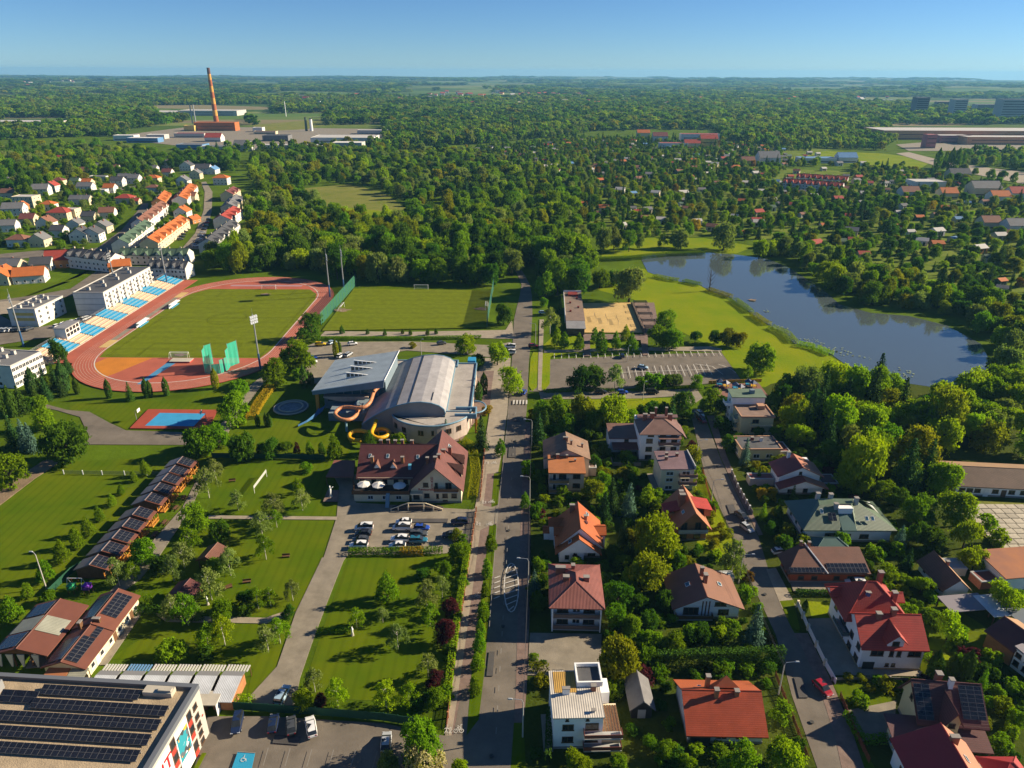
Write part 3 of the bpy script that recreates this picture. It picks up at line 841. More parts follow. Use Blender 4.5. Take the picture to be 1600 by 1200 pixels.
for i, (px, py) in enumerate(((1124, 605), (1133, 607), (1148, 610), (1156, 613), (1168, 605), (1176, 607))):
 x, y = G2(px, py)
 t = thing("play_house", f"small play structure with dark pointed roof on the brown playground, {nth(i)} from the left", "play structure", (x, y, 0.1), i * 0.7, "play structures on the playground")
 b = MB()
 for u in (-0.9, 0.9):
  for v in (-0.9, 0.9):
   b.box(u - 0.08, u + 0.08, v - 0.08, v + 0.08, 0, 2.2)
 b.build("post", M_STEEL, t)
 b = MB()
 b.box(-1, 1, -1, 1, 1.0, 1.15)
 b.build("deck", mat("yellow plastic", (0.55, 0.33, 0.02), 0.5) if i % 2 else M_SEATB, t)
 b = MB()
 for k in range(4):
  a, c = [(-1.2, -1.2), (1.2, -1.2), (1.2, 1.2), (-1.2, 1.2)][k], [(1.2, -1.2), (1.2, 1.2), (-1.2, 1.2), (-1.2, -1.2)][k]
  b.face([(*a, 2.2), (*c, 2.2), (0, 0, 3.3)])
 b.build("roof", mat("navy plastic", (0.03, 0.05, 0.12), 0.5), t)
# ---- painted lines on roads and car parks
A, B = G2(866, 553.5), G2(1122, 549)
A2, B2 = G2(962, 584), G2(1108, 579)
seg = []
for i in range(24):
 u = i / 23
 x, y = A[0] + (B[0] - A[0]) * u, A[1] + (B[1] - A[1]) * u
 seg.append(((x, y - 0.5), (x - 0.3, y - 6.0)))
for i in range(15):
 u = i / 14
 x, y = A2[0] + (B2[0] - A2[0]) * u, A2[1] + (B2[1] - A2[1]) * u
 seg.append(((x + 0.3, y + 5.6), (x - 0.3, y - 5.6)))
seg.append((A2, B2))
seg += [((B2[0] - 4, B2[1] + 5.6), (B2[0] + 2, B2[1] + 3)), ((B2[0] + 2, B2[1] + 3), (B2[0] + 4, B2[1] - 5))]
c0 = G2(1148, 577)
seg += [((c0[0] - 9 + 8 * cos(t), c0[1] - 6 + 11 * sin(t)), (c0[0] - 9 + 8 * cos(t + 0.25), c0[1] - 6 + 11 * sin(t + 0.25))) for t in (0.1, 0.35, 0.6, 0.85)]
lines("car_park_marking", seg, 0.22, 0.52)
seg = []
p0, p1 = G2(775, 1150), G2(806, 640)
n = 56
for i in range(n):
 if i % 2 == 0:
  f = lambda u: (p0[0] + (p1[0] - p0[0]) * u, p0[1] + (p1[1] - p0[1]) * u)
  seg.append((f(i / n), f((i + 0.6) / n)))
lines("lane_marking", seg, 0.16, 0.50, mat("worn road paint", (0.21, 0.195, 0.175), 0.8))
# hatched island of the crossing refuge
ex, ey = G2(799, 919)
seg = []
for i in range(9):
 u = -7 + i * 1.75
 hw = 1.5 * math.sqrt(max(0, 1 - (u / 7.6) ** 2))
 seg.append(((ex - hw, ey + u - 0.7), (ex + hw, ey + u + 0.7)))
for i in range(16):
 t0_, t1_ = i * pi / 8, (i + 1) * pi / 8
 seg.append(((ex + 1.6 * cos(t0_), ey + 8.2 * sin(t0_)), (ex + 1.6 * cos(t1_), ey + 8.2 * sin(t1_))))
ex2, ey2 = G2(775, 919)
for i in range(5):
 seg.append(((ex2 - 0.4, ey2 - 4 + i * 1.7), (ex2 + 0.9, ey2 - 3.2 + i * 1.7)))
lines("hatched_marking", seg, 0.24, 0.50)
zb = G2(800, 630)
lines("zebra_crossing", [((zb[0] + u, zb[1] - 1.6), (zb[0] + u + 0.1, zb[1] + 1.6)) for u in (0.6, 1.7, 2.8, 3.9, 5.0)], 0.5, 0.50)
# edge line of the road and a bus bay line
p0, p1, p2 = G2(762, 982), G2(776, 801), G2(793, 650)
lines("edge_line", [((p0[0] + 0.35, p0[1]), (p1[0] + 0.35, p1[1])), ((p1[0] + 0.35, p1[1]), (p2[0] + 0.35, p2[1]))], 0.12, 0.50, mat("worn road paint", (0.26, 0.25, 0.23)))
# bicycle and pedestrian symbols on the cycle path and footway
def symbol(px, py, kind):
 x, y = G2(px, py)
 s = []
 circ = lambda cx, cy, r: [((x + cx + r * cos(k * pi / 5), y + cy + r * sin(k * pi / 5)), (x + cx + r * cos((k + 1) * pi / 5), y + cy + r * sin((k + 1) * pi / 5))) for k in range(10)]
 P = lambda *q: [((x + q[i][0], y + q[i][1]), (x + q[i + 1][0], y + q[i + 1][1])) for i in range(len(q) - 1)]
 if kind == 'bike':
  s += circ(-0.5, -0.4, 0.36) + circ(0.5, -0.4, 0.36) + P((-0.5, -0.4), (-0.15, 0.4), (0.35, 0.4), (0.5, -0.4)) + P((-0.15, 0.4), (0.05, -0.4), (0.35, 0.4)) + P((0.35, 0.4), (0.3, 0.85), (0.55, 0.9)) + P((-0.3, 0.6), (0.0, 0.6))
 else:
  s += circ(-0.25, 0.75, 0.18) + P((-0.25, 0.5), (-0.25, -0.1), (-0.55, -0.8)) + P((-0.25, -0.1), (0.05, -0.8)) + P((-0.6, 0.1), (-0.25, 0.4), (0.1, 0.1))
  s += circ(0.45, 0.3, 0.13) + P((0.45, 0.15), (0.45, -0.3), (0.25, -0.8)) + P((0.45, -0.3), (0.65, -0.8)) + P((0.1, 0.1), (0.45, 0.05), (0.7, -0.15))
 lines("path_symbol", s, 0.10, 0.36)
for px, py, k in ((717, 1141, 'bike'), (700, 1142, 'walk'), (768, 785, 'bike'), (756, 786, 'walk'), (765, 820, 'bike'), (747, 820, 'walk'), (744, 932, 'bike'), (772, 724, 'bike'), (760, 724, 'walk')):
 symbol(px, py, k)
# ================================================================ building helper
M_WHITEW = mat("white rendered wall", (0.80, 0.79, 0.77), 0.9, var=0.07, scale=0.35)
M_CREAM = mat("cream rendered wall", (0.68, 0.58, 0.40), 0.9, var=0.07, scale=0.35)
M_YELLW = mat("pale yellow wall", (0.58, 0.50, 0.28), 0.9, var=0.07, scale=0.35)
M_BEIGE = mat("beige pink wall", (0.50, 0.41, 0.33), 0.9, var=0.07, scale=0.35)
M_GREYW = mat("grey rendered wall", (0.36, 0.36, 0.35), 0.9, var=0.07, scale=0.35)
M_BRICKW = mat("orange brick wall", (0.36, 0.155, 0.065), 0.9, var=0.15, scale=1.2)
M_TIMBER = mat("brown timber", (0.13, 0.065, 0.03), 0.8, var=0.2, scale=1.5)
M_FRAME = mat("white window frame", (0.68, 0.68, 0.66), 0.6)
M_FRAMEB = mat("brown window frame", (0.10, 0.055, 0.03), 0.6)
M_CHIM = mat("brick chimney", (0.28, 0.105, 0.06), 0.9, var=0.2, scale=2)
M_PLINTH = mat("grey plinth", (0.24, 0.22, 0.20), 0.9, var=0.12, scale=0.6)
M_GUTTER = mat("dark gutter", (0.06, 0.045, 0.04), 0.6)
def tiles(name, col, rough=0.62, ax='X', pitch=1.55):
 return wave_mat(name, col, pitch, ax, amount=0.34, rough=rough, bump=0.5, wave2=('Y' if ax == 'X' else 'X', 0.9))
R_RED = tiles("red roof tiles", (0.42, 0.045, 0.032))
R_REDY = tiles("red roof tiles along", (0.34, 0.042, 0.03), ax='Y')
R_ORANGE = tiles("orange roof tiles", (0.40, 0.10, 0.026))
R_ORANGEY = tiles("orange roof tiles along", (0.40, 0.10, 0.026), ax='Y')
R_BROWN = tiles("brown roof tiles", (0.165, 0.072, 0.050))
R_BROWNY = tiles("brown roof tiles along", (0.175, 0.078, 0.054), ax='Y')
R_MAROON = tiles("maroon roof tiles", (0.125, 0.042, 0.040))
R_SEAMRED = wave_mat("red seamed metal roof", (0.215, 0.075, 0.060), 1.1, 'X', 0.4, 0.5)
R_SEAMBR = wave_mat("brown seamed metal roof", (0.19, 0.105, 0.085), 1.0, 'X', 0.4, 0.5)
R_GREEN = wave_mat("green seamed metal roof", (0.10, 0.145, 0.095), 1.1, 'X', 0.3, 0.5)
R_GREY = wave_mat("grey metal sheet roof", (0.56, 0.58, 0.60), 1.0, 'X', 0.25, 0.45, spec=0.5)
R_DARK = mat("dark bitumen roof", (0.085, 0.085, 0.09), 0.85, var=0.2, scale=0.3)
R_FELT = mat("brown bitumen roof", (0.22, 0.15, 0.12), 0.9, var=0.2, scale=0.3)
WINCACHE = {}
def window_mesh(w, h, fm, pane=True):
 k = (round(w, 1), round(h, 1), fm.name)
 if k not in WINCACHE:
  w, h = k[0], k[1]
  b = MB()
  t = 0.11
  for x0, x1, z0, z1 in ((-w / 2, -w / 2 + t, 0, h), (w / 2 - t, w / 2, 0, h), (-w / 2 + t, w / 2 - t, 0, t), (-w / 2 + t, w / 2 - t, h - t, h)):
   b.box(x0, x1, -0.09, 0.02, z0, z1)
  n = max(1, int(round(w / 1.0)))
  for i in range(1, n):
   x = -w / 2 + w * i / n
   b.box(x - 0.045, x + 0.045, -0.08, 0.02, t, h - t)
  b.box(-w / 2 - 0.1, w / 2 + 0.1, -0.16, 0.02, -0.09, -0.005)
  f = b.mesh("window", fm)
  b = MB()
  b.face([(-w / 2 + t * .5, -0.03, t * .5), (w / 2 - t * .5, -0.03, t * .5), (w / 2 - t * .5, -0.03, h - t * .5), (-w / 2 + t * .5, -0.03, h - t * .5)])
  WINCACHE[k] = (f, b.mesh("pane", M_GLASS))
 return WINCACHE[k]
class Bld:
 """One building: an Empty at its front left corner, x along the front, y into the depth."""
 def __init__(s, name, label, cat, A, B=None, z=0.0, rz=None, group=None, foot=True):
  if B is not None:
   A, B = G2(*A, z), G2(*B, z)
   s.W = hypot(B[0] - A[0], B[1] - A[1])
   rz = atan2(B[1] - A[1], B[0] - A[0])
  s.rz = rz or 0.0
  s.o = A
  s.r = thing(name, label, cat, A, s.rz, group)
 def world(s, x, y):
  return s.o[0] + x * cos(s.rz) - y * sin(s.rz), s.o[1] + x * sin(s.rz) + y * cos(s.rz)
 def foot(s, x0, x1, y0, y1, m=0.6):
  keep_out([s.world(x0 - m, y0 - m), s.world(x1 + m, y0 - m), s.world(x1 + m, y1 + m), s.world(x0 - m, y1 + m)])
 def part(s, name, mb, m, parent=None, smooth=False):
  return mb.build(name, m, parent or s.r, smooth)
 def block(s, x0, x1, y0, y1, z0, z1, m, name="wall", foot=True, plinth=None):
  b = MB()
  b.box(x0, x1, y0, y1, z0, z1)
  if z0 <= 0.01 and foot:
   s.foot(x0, x1, y0, y1)
  o = s.part(name, b, m)
  if plinth:
   b = MB()
   b.box(x0 - 0.06, x1 + 0.06, y0 - 0.06, y1 + 0.06, 0, 0.6)
   s.part("plinth", b, plinth)
  return o
 def gable(s, x0, x1, y0, y1, ze, rise, ax, m, wall=None, ov=0.6, og=0.5, t=0.24, ridge=0.5, name="roof", m2=None):
  """ax: direction of the ridge. ridge: where the ridge stands across (0..1)."""
  b = MB()
  if ax == 'x':
   yr = y0 + (y1 - y0) * ridge
   zr = ze + rise
   k0, k1 = rise / (yr - y0), rise / (y1 - yr)
   b.slab([(x0 - og, y0 - ov, ze - ov * k0 + t), (x1 + og, y0 - ov, ze - ov * k0 + t), (x1 + og, yr, zr + t), (x0 - og, yr, zr + t)], t, 0)
   b.slab([(x0 - og, yr, zr + t), (x1 + og, yr, zr + t), (x1 + og, y1 + ov, ze - ov * k1 + t), (x0 - og, y1 + ov, ze - ov * k1 + t)], t, 1 if m2 else 0)
   tri = [[(x, y0, ze), (x, y1, ze), (x, yr, zr - 0.01)] for x in (x0 + 0.01, x1 - 0.01)]
  else:
   xr = x0 + (x1 - x0) * ridge
   zr = ze + rise
   k0, k1 = rise / (xr - x0), rise / (x1 - xr)
   b.slab([(x0 - ov, y0 - og, ze - ov * k0 + t), (xr, y0 - og, zr + t), (xr, y1 + og, zr + t), (x0 - ov, y1 + og, ze - ov * k0 + t)], t, 0)
   b.slab([(xr, y0 - og, zr + t), (x1 + ov, y0 - og, ze - ov * k1 + t), (x1 + ov, y1 + og, ze - ov * k1 + t), (xr, y1 + og, zr + t)], t, 1 if m2 else 0)
   tri = [[(x0, y, ze), (x1, y, ze), (xr, y, zr - 0.01)] for y in (y0 + 0.01, y1 - 0.01)]
  o = s.part(name, b, [m, m2] if m2 else m)
  if wall is not None:
   for q in tri:
    b = MB()
    dx, dy = ((0.2 if q[0][0] < (x0 + x1) / 2 else -0.2), 0) if ax == 'x' else (0, (0.2 if q[0][1] < (y0 + y1) / 2 else -0.2))
    c = [(p[0] + dx, p[1] + dy, p[2]) for p in q]
    b.face(q)
    b.face(c[::-1])
    for i in range(3):
     j = (i + 1) % 3
     b.face([q[i], q[j], c[j], c[i]])
    s.part("gable_wall", b, wall)
  b = MB()
  if ax == 'x':
   b.tube([(x0 - og, yr, zr + t), (x1 + og, yr, zr + t)], 0.13, 5)
  else:
   b.tube([(xr, y0 - og, zr + t), (xr, y1 + og, zr + t)], 0.13, 5)
  s.part("ridge_cap", b, m, o)
  return o
 def hip(s, x0, x1, y0, y1, ze, rise, m, ov=0.6, t=0.2, name="roof", run=None):
  x0, x1, y0, y1 = x0 - ov, x1 + ov, y0 - ov, y1 + ov
  w, d = x1 - x0, y1 - y0
  r = run or min(w, d) / 2
  xm, ym = (x0 + x1) / 2, (y0 + y1) / 2
  if w >= d:
   a, c = (x0 + r, ym, ze + rise), (x1 - r, ym, ze + rise)
  else:
   a, c = (xm, y0 + r, ze + rise), (xm, y1 - r, ze + rise)
  P = [(x0, y0, ze), (x1, y0, ze), (x1, y1, ze), (x0, y1, ze)]
  b = MB()
  if hypot(a[0] - c[0], a[1] - c[1]) < 0.2:
   for i in range(4):
    b.face([P[i], P[(i + 1) % 4], a])
  elif w >= d:
   b.face([P[0], P[1], c, a])
   b.face([P[1], P[2], c])
   b.face([P[2], P[3], a, c])
   b.face([P[3], P[0], a])
  else:
   b.face([P[0], P[1], a])
   b.face([P[1], P[2], c, a])
   b.face([P[2], P[3], c])
   b.face([P[3], P[0], a, c])
  b.box(x0, x1, y0, y1, ze - t, ze - 0.003)
  o = s.part(name, b, m)
  b = MB()
  for p, q in ((P[0], a), (P[3], a if w >= d else c), (P[1], c if w >= d else a), (P[2], c), (a, c)):
   if p != q:
    b.tube([p, q], 0.12, 5)
  s.part("ridge_cap", b, m, o)
  return o
 def flat(s, x0, x1, y0, y1, z, m, par=0.35, pm=None, pt=0.3, name="roof"):
  b = MB()
  b.box(x0 + pt, x1 - pt, y0 + pt, y1 - pt, z - 0.1, z + 0.06)
  o = s.part(name, b, m)
  b = MB()
  b.box(x0 - 0.08, x1 + 0.08, y0 - 0.08, y0 + pt, z - 0.2, z + par)
  b.box(x0 - 0.08, x1 + 0.08, y1 - pt, y1 + 0.08, z - 0.2, z + par)
  b.box(x0 - 0.08, x0 + pt, y0 + pt, y1 - pt, z - 0.2, z + par)
  b.box(x1 - pt, x1 + 0.08, y0 + pt, y1 - pt, z - 0.2, z + par)
  s.part("parapet", b, pm or M_GREYW)
  return o
 def win(s, side, at, u, z, w=1.4, h=1.3, fm=None, pane=True, parent=None):
  f, p = window_mesh(w, h, fm or M_FRAME)
  loc, r = {'f': ((u, at, z), 0), 'b': ((u, at, z), pi), 'l': ((at, u, z), -pi / 2), 'r': ((at, u, z), pi / 2)}[side]
  o = obj("window", f, parent or s.r, loc, r)
  if pane:
   obj("pane", p, o)
  else:
   q = obj("pane", p, o)
  return o
 def wins(s, side, at, us, zs, w=1.4, h=1.3, fm=None):
  for z in zs:
   for u in us:
    s.win(side, at, u, z, w, h, fm)
 def skylight(s, x, y, z, slope, toward='f', w=0.8, l=1.2):
  b = MB()
  b.box(-w / 2, w / 2, -l / 2, l / 2, 0.0, 0.10)
  o = s.part("skylight", b, M_FRAME)
  b = MB()
  b.box(-w / 2 + .09, w / 2 - .09, -l / 2 + .09, l / 2 - .09, 0.10, 0.115)
  s.part("pane", b, M_GLASSB, o)
  o.location = (x, y, z)
  o.rotation_euler = {'f': (atan2(slope, 1), 0, 0), 'b': (-atan2(slope, 1), 0, 0), 'l': (0, -atan2(slope, 1), 0), 'r': (0, atan2(slope, 1), 0)}[toward]
 def chimney(s, x, y, z0, z1, w=0.7, d=0.5, m=None):
  b = MB()
  b.box(x - w / 2, x + w / 2, y - d / 2, y + d / 2, z0, z1)
  o = s.part("chimney", b, m or M_CHIM)
  b = MB()
  b.box(x - w / 2 - 0.1, x + w / 2 + 0.1, y - d / 2 - 0.1, y + d / 2 + 0.1, z1, z1 + 0.14)
  s.part("chimney_cap", b, M_PLINTH, o)
  return o
 def door(s, side, at, u, w=1.0, h=2.1, m=None, z=0.0):
  b = MB()
  b.box(-w / 2, w / 2, -0.07, 0.03, 0, h)
  o = s.part("door", b, m or M_TIMBER)
  loc, r = {'f': ((u, at, z), 0), 'b': ((u, at, z), pi), 'l': ((at, u, z), -pi / 2), 'r': ((at, u, z), pi / 2)}[side]
  o.location = loc
  o.rotation_euler = (0, 0, r)
  return o
 def balcony(s, x0, x1, y0, y1, z, m=None, rm=None, rail=1.0):
  b = MB()
  b.box(x0, x1, y0, y1, z - 0.18, z)
  o = s.part("balcony", b, m or M_GREYW)
  b = MB()
  b.box(x0, x1, y0, y0 + 0.07, z + 0.12, z + rail)
  b.box(x0, x0 + 0.07, y0 + 0.07, y1, z + 0.12, z + rail)
  b.box(x1 - 0.07, x1, y0 + 0.07, y1, z + 0.12, z + rail)
  s.part("railing", b, rm or M_TIMBER, o)
  return o
 def panels(s, x0, x1, nx, p0, p1, ny, name="solar_panel", lift=0.12, m=None):
  """Solar panels on a slope running from p0=(y,z) to p1=(y,z), a grid of nx by ny, each one a part."""
  m = m or M_SOLAR
  ln = hypot(p1[0] - p0[0], p1[1] - p0[1])
  w, l = (x1 - x0) / nx, ln / ny
  me = panel_mesh(w, l)
  an = atan2(p1[1] - p0[1], p1[0] - p0[0])
  for i in range(nx):
   for j in range(ny):
    u = (j + 0.5) / ny
    o = obj(name, me, s.r, (x0 + w * (i + 0.5), p0[0] + (p1[0] - p0[0]) * u - sin(an) * lift, p0[1] + (p1[1] - p0[1]) * u + cos(an) * lift), m=None)
    o.rotation_euler = (an, 0, 0)
 def panels_x(s, y0, y1, ny, p0, p1, nx, name="solar_panel", lift=0.12):
  """The same on a slope across x: p0=(x,z) to p1=(x,z)."""
  ln = hypot(p1[0] - p0[0], p1[1] - p0[1])
  w, l = (y1 - y0) / ny, ln / nx
  me = panel_mesh(l, w)
  an = atan2(p1[1] - p0[1], p1[0] - p0[0])
  for i in range(ny):
   for j in range(nx):
    u = (j + 0.5) / nx
    o = obj(name, me, s.r, (p0[0] + (p1[0] - p0[0]) * u - sin(an) * lift, y0 + w * (i + 0.5), p0[1] + (p1[1] - p0[1]) * u + cos(an) * lift))
    o.rotation_euler = (0, -an, 0)
M_SOLAR = mat("dark solar cells", (0.012, 0.014, 0.022), 0.15, var=0.3, scale=0.8, spec=0.5)
M_SOLARF = mat("solar panel frame", (0.17, 0.165, 0.165), 0.4, metal=0.3)
PANELC = {}
def panel_mesh(w, l):
 k = (round(w, 2), round(l, 2))
 if k not in PANELC:
  b = MB()
  g = 0.012
  b.box(-w / 2 + g, w / 2 - g, -l / 2 + g, l / 2 - g, -0.035, 0.0, 1)
  f = 0.028
  n = 1 if l < 1.3 else 2
  for j in range(n):
   a = -l / 2 + l * j / n
   b.box(-w / 2 + g + f, w / 2 - g - f, a + g + (f if j == 0 else 0.01), a + l / n - g - (f if j == n - 1 else 0.01), 0.001, 0.006, 0)
  PANELC[k] = b.mesh("solar_panel", [M_SOLAR, M_SOLARF])
 return PANELC[k]
def letters(body, size, parent, loc, rot, m, name="lettering", depth=0.03):
 cu = bpy.data.curves.new(name, 'FONT')
 cu.body, cu.size, cu.extrude, cu.align_x, cu.align_y = body, size, depth, 'CENTER', 'CENTER'
 cu.resolution_u = 3
 tmp = bpy.data.objects.new("lettering_source", cu)
 COL.objects.link(tmp)
 dg = bpy.context.evaluated_depsgraph_get()
 me = bpy.data.meshes.new_from_object(tmp.evaluated_get(dg))
 bpy.data.objects.remove(tmp)
 me.materials.clear()
 me.materials.append(m)
 o = obj(name, me, parent, loc)
 o.rotation_euler = rot
 return o
# ================================================================ the swimming hall (places in metres, x right, y away, from the hall's corner)
HX, HY = -42.0, 195.0
hall = Bld("swimming_hall", "large swimming hall with grey barrel roof, tilted blue-grey wing roof and orange water slides", "swimming pool building", (HX, HY), rz=0.0)
lx = lambda x: x - HX
ly = lambda y: y - HY
lp = lambda x, y, z: (x - HX, y - HY, z)
M_WING = wave_mat("blue grey metal roof", (0.31, 0.36, 0.38), 0.5, 'X', 0.10, 0.42, spec=0.5, bump=0.2)
M_VAULT = wave_mat("weathered pale vault roof", (0.33, 0.315, 0.315), 0.55, 'Y', 0.10, 0.6, bump=0.15)
M_TEAL = mat("blue grey concrete", (0.16, 0.21, 0.25), 0.85, var=0.1, scale=0.3)
M_BLUETRIM = mat("blue metal trim", (0.15, 0.27, 0.36), 0.5)
M_DECK = mat("grey gravel roof", (0.34, 0.31, 0.28), 0.95, var=0.16, scale=0.25, bump=0.2)
M_ORCOL = mat("orange paint", (0.52, 0.20, 0.02), 0.6)
b = MB()
b.slab([lp(-66.3, 214.6, 8.0), lp(-41.8, 213.4, 12.5), lp(-41.0, 240.4, 12.5), lp(-65.0, 242.4, 8.0)], 0.5, 0)
wing = hall.part("wing_roof", b, M_WING)
b = MB()      # deep fascia along the near edge, deeper towards the high end
b.hexa([lp(-66.2, 214.5, 6.6), lp(-42.2, 213.3, 9.8), lp(-42.2, 213.9, 9.8), lp(-66.2, 215.1, 6.6), lp(-66.3, 214.45, 7.9), lp(-41.9, 213.25, 12.42), lp(-41.9, 213.9, 12.42), lp(-66.3, 215.1, 7.9)], 0)
hall.part("fascia", b, M_TEAL)
b = MB()
b.tube([lp(-66.35, 214.5, 8.05), lp(-41.75, 213.3, 12.55), lp(-40.9, 240.4, 12.55)], 0.16, 5)
hall.part("roof_edge", b, M_WPAINT)
b = MB()
b.prism([(lx(-63.5), ly(218)), (lx(-42.5), ly(217.2)), (lx(-41.5), ly(239)), (lx(-63.5), ly(241))], 0, lambda x, y: 6.9 + (x - lx(-63.5)) * 0.183)
hall.part("wall", b, M_TEAL)
hall.foot(lx(-66), lx(-41), ly(207), ly(242))
for i in range(7):
 x = -62.3 + i * 2.9
 b = MB()
 top = 6.2 + (x + 63.5) * 0.183
 b.hexa([lp(x, 217.86 - i * .1, 2.9), lp(x + 2.6, 217.76 - i * .1, 2.9), lp(x + 2.6, 218.1 - i * .1, 2.9), lp(x, 218.2 - i * .1, 2.9), lp(x, 217.86 - i * .1, top), lp(x + 2.6, 217.76 - i * .1, top + 0.5), lp(x + 2.6, 218.1 - i * .1, top + .5), lp(x, 218.2 - i * .1, top)])
 hall.part("window", b, glass_mat("teal pool glass", (0.03, 0.09, 0.12)))
b = MB()
b.hexa([lp(-65.2, 213.4, 0), lp(-64.2, 213.4, 0), lp(-64.2, 214.4, 0), lp(-65.2, 214.4, 0), lp(-65.4, 214.6, 6.8), lp(-64.4, 214.6, 7.0), lp(-64.4, 215.6, 7.0), lp(-65.4, 215.6, 6.8)])
hall.part("column", b, M_ORCOL)
hall.block(lx(-60), lx(-46.2), ly(208.5), ly(217.0), 0, 2.8, M_TEAL, "plinth_block")
hall.block(lx(-52), lx(-45.5), ly(211), ly(217.1), 2.8, 4.6, M_TEAL, "plinth_block")
b = MB()     # curved canopy under the wing
for i in range(10):
 x0, x1 = -63 + i * 1.5, -61.5 + i * 1.5
 z = lambda x: 5.2 - 1.3 * (1 - ((x + 55.5) / 7.5) ** 2)
 b.hexa([lp(x0, 215.3, z(x0)), lp(x1, 215.3, z(x1)), lp(x1, 217.6, z(x1)), lp(x0, 217.6, z(x0)), lp(x0, 215.3, 5.6), lp(x1, 215.3, 5.6), lp(x1, 217.6, 5.6), lp(x0, 217.6, 5.6)])
hall.part("canopy", b, mat("pinkish concrete", (0.40, 0.30, 0.25), 0.85, var=0.1))
# three wedge skylights
for (px0, py0), (px1, py1) in (((553, 570), (580, 563)), ((548, 579), (574, 572)), ((541, 589), (566, 583))):
 g0, g1 = G(px0, py0, 10.4), G(px1, py1, 11.6)
 zr = lambda x: 8.0 + (x + 66.0) * 4.5 / 24.5
 b = MB()
 w = 0.35
 A_, B_ = (g0[0], g0[1]), (g1[0] + 2, g0[1])
 z0, z1 = zr(A_[0]), zr(B_[0])
 b.face([lp(A_[0], A_[1], z0), lp(B_[0], B_[1], z1), lp(A_[0], A_[1], z0 + 2.3)])
 b.face([lp(A_[0], A_[1] + w, z0), lp(A_[0], A_[1] + w, z0 + 2.3), lp(B_[0], B_[1] + w, z1)])
 b.face([lp(A_[0], A_[1], z0), lp(A_[0], A_[1], z0 + 2.3), lp(A_[0], A_[1] + w, z0 + 2.3), lp(A_[0], A_[1] + w, z0)])
 b.face([lp(A_[0], A_[1], z0 + 2.3), lp(B_[0], B_[1], z1), lp(B_[0], B_[1] + w, z1), lp(A_[0], A_[1] + w, z0 + 2.3)])
 o = hall.part("roof_light", b, M_WPAINT)
 n = 5
 for k in range(n):
  u0, u1 = k / n * 0.92 + 0.03, (k + 0.78) / n * 0.92 + 0.03
  X = lambda u: A_[0] + (B_[0] - A_[0]) * u
  Z = lambda u: z0 + (z1 - z0) * u
  H = lambda u: 2.3 + (z1 - z0 - 2.3) * u - (z1 - z0) * u
  b = MB()
  b.face([lp(X(u0), A_[1] - 0.03, Z(u0) + 0.2 * H(u0)), lp(X(u1), A_[1] - 0.03, Z(u1) + 0.2 * H(u1)), lp(X(u1), A_[1] - 0.03, Z(u1) + 0.85 * H(u1)), lp(X(u0), A_[1] - 0.03, Z(u0) + 0.85 * H(u0))])
  hall.part("pane", b, M_GLASS, o)
# barrel vault
prof = [(-47.2, 3.2), (-45.4, 4.6), (-42.8, 6.4), (-39.6, 8.2), (-36.0, 9.7), (-32.0, 10.7), (-28.2, 11.0), (-25.0, 10.6), (-22.6, 9.7), (-21.2, 8.5), (-20.8, 7.2), (-21.4, 6.2)]
yn, yf = 200.0, 240.3
for k, (i0, i1) in enumerate(((0, 4), (4, 5), (5, 11))):
 b = MB()
 for i in range(i0, i1):
  (x0, z0), (x1, z1) = prof[i], prof[i + 1]
  y0, y1 = yn + 0.02 * (x0 + 47), yn + 0.02 * (x1 + 47)
  b.face([lp(x0, y0, z0), lp(x1, y1, z1), lp(x1, yf, z1), lp(x0, yf, z0)])
  b.face([lp(x0, y0, z0 - 0.4), lp(x1, y1, z1 - 0.4), lp(x1, y1, z1), lp(x0, y0, z0)])
  b.face([lp(x0, yf, z0), lp(x1, yf, z1), lp(x1, yf, z1 - 0.4), lp(x0, yf, z0 - 0.4)])
 hall.part("vault_roof", b, M_VAULT)
for i in (4, 5):
 b = MB()
 x, z = prof[i]
 b.box(lx(x) - 0.12, lx(x) + 0.12, ly(yn + 0.5), ly(yf - 0.2), z - 0.02, z + 0.14)
 hall.part("roof_seam", b, M_DARKM)
b = MB()
b.tube([lp(x, yn - 0.05, z + 0.02) for x, z in prof], 0.2, 6)
hall.part("vault_edge", b, M_BLUETRIM)
b = MB()
b.tube([lp(x, yf + 0.05, z + 0.02) for x, z in prof], 0.2, 6)
hall.part("vault_edge", b, M_BLUETRIM)
b = MB()
pe = [(x * 0.985 - 0.5, z - 0.35) for x, z in prof]
b.face([lp(-48.5, yn + 0.6, 0)] + [lp(x, yn + 1.0, z) for x, z in pe] + [lp(-21.5, yn + 1.0, 0)])
b.face([lp(-21.5, yf - 0.4, 0)] + [lp(x, yf - 0.4, z) for x, z in pe[::-1]] + [lp(-47.5, yf - 0.4, 0)])
b.face([lp(-47.5, yn + 0.6, 0), lp(-47.5, yn + 0.6, 3.0), lp(-47.5, yf - 0.4, 3.0), lp(-47.5, yf - 0.4, 0)])
hall.part("end_wall", b, mat("grey panel wall", (0.29, 0.27, 0.26), 0.85, var=0.1, scale=0.3))
hall.foot(lx(-48), lx(-21), ly(200), ly(241))
b = MB()
b.box(lx(-25.3), lx(-25.1), ly(yn + 2), ly(yn + 8), 10.6, 10.82)
hall.part("roof_seam", b, M_DARKM)
# strip roof between wing and vault, far link roof
hall.block(lx(-44.6), lx(-40.8), ly(204), ly(240), 0, 5.0, M_DECK, "link_block")
hall.block(lx(-62), lx(-20), ly(241), ly(246.5), 0, 6.2, M_TEAL, "link_block")
hall.flat(lx(-62), lx(-20), ly(241), ly(246.5), 6.2, M_DECK, 0.4, M_BLUETRIM)
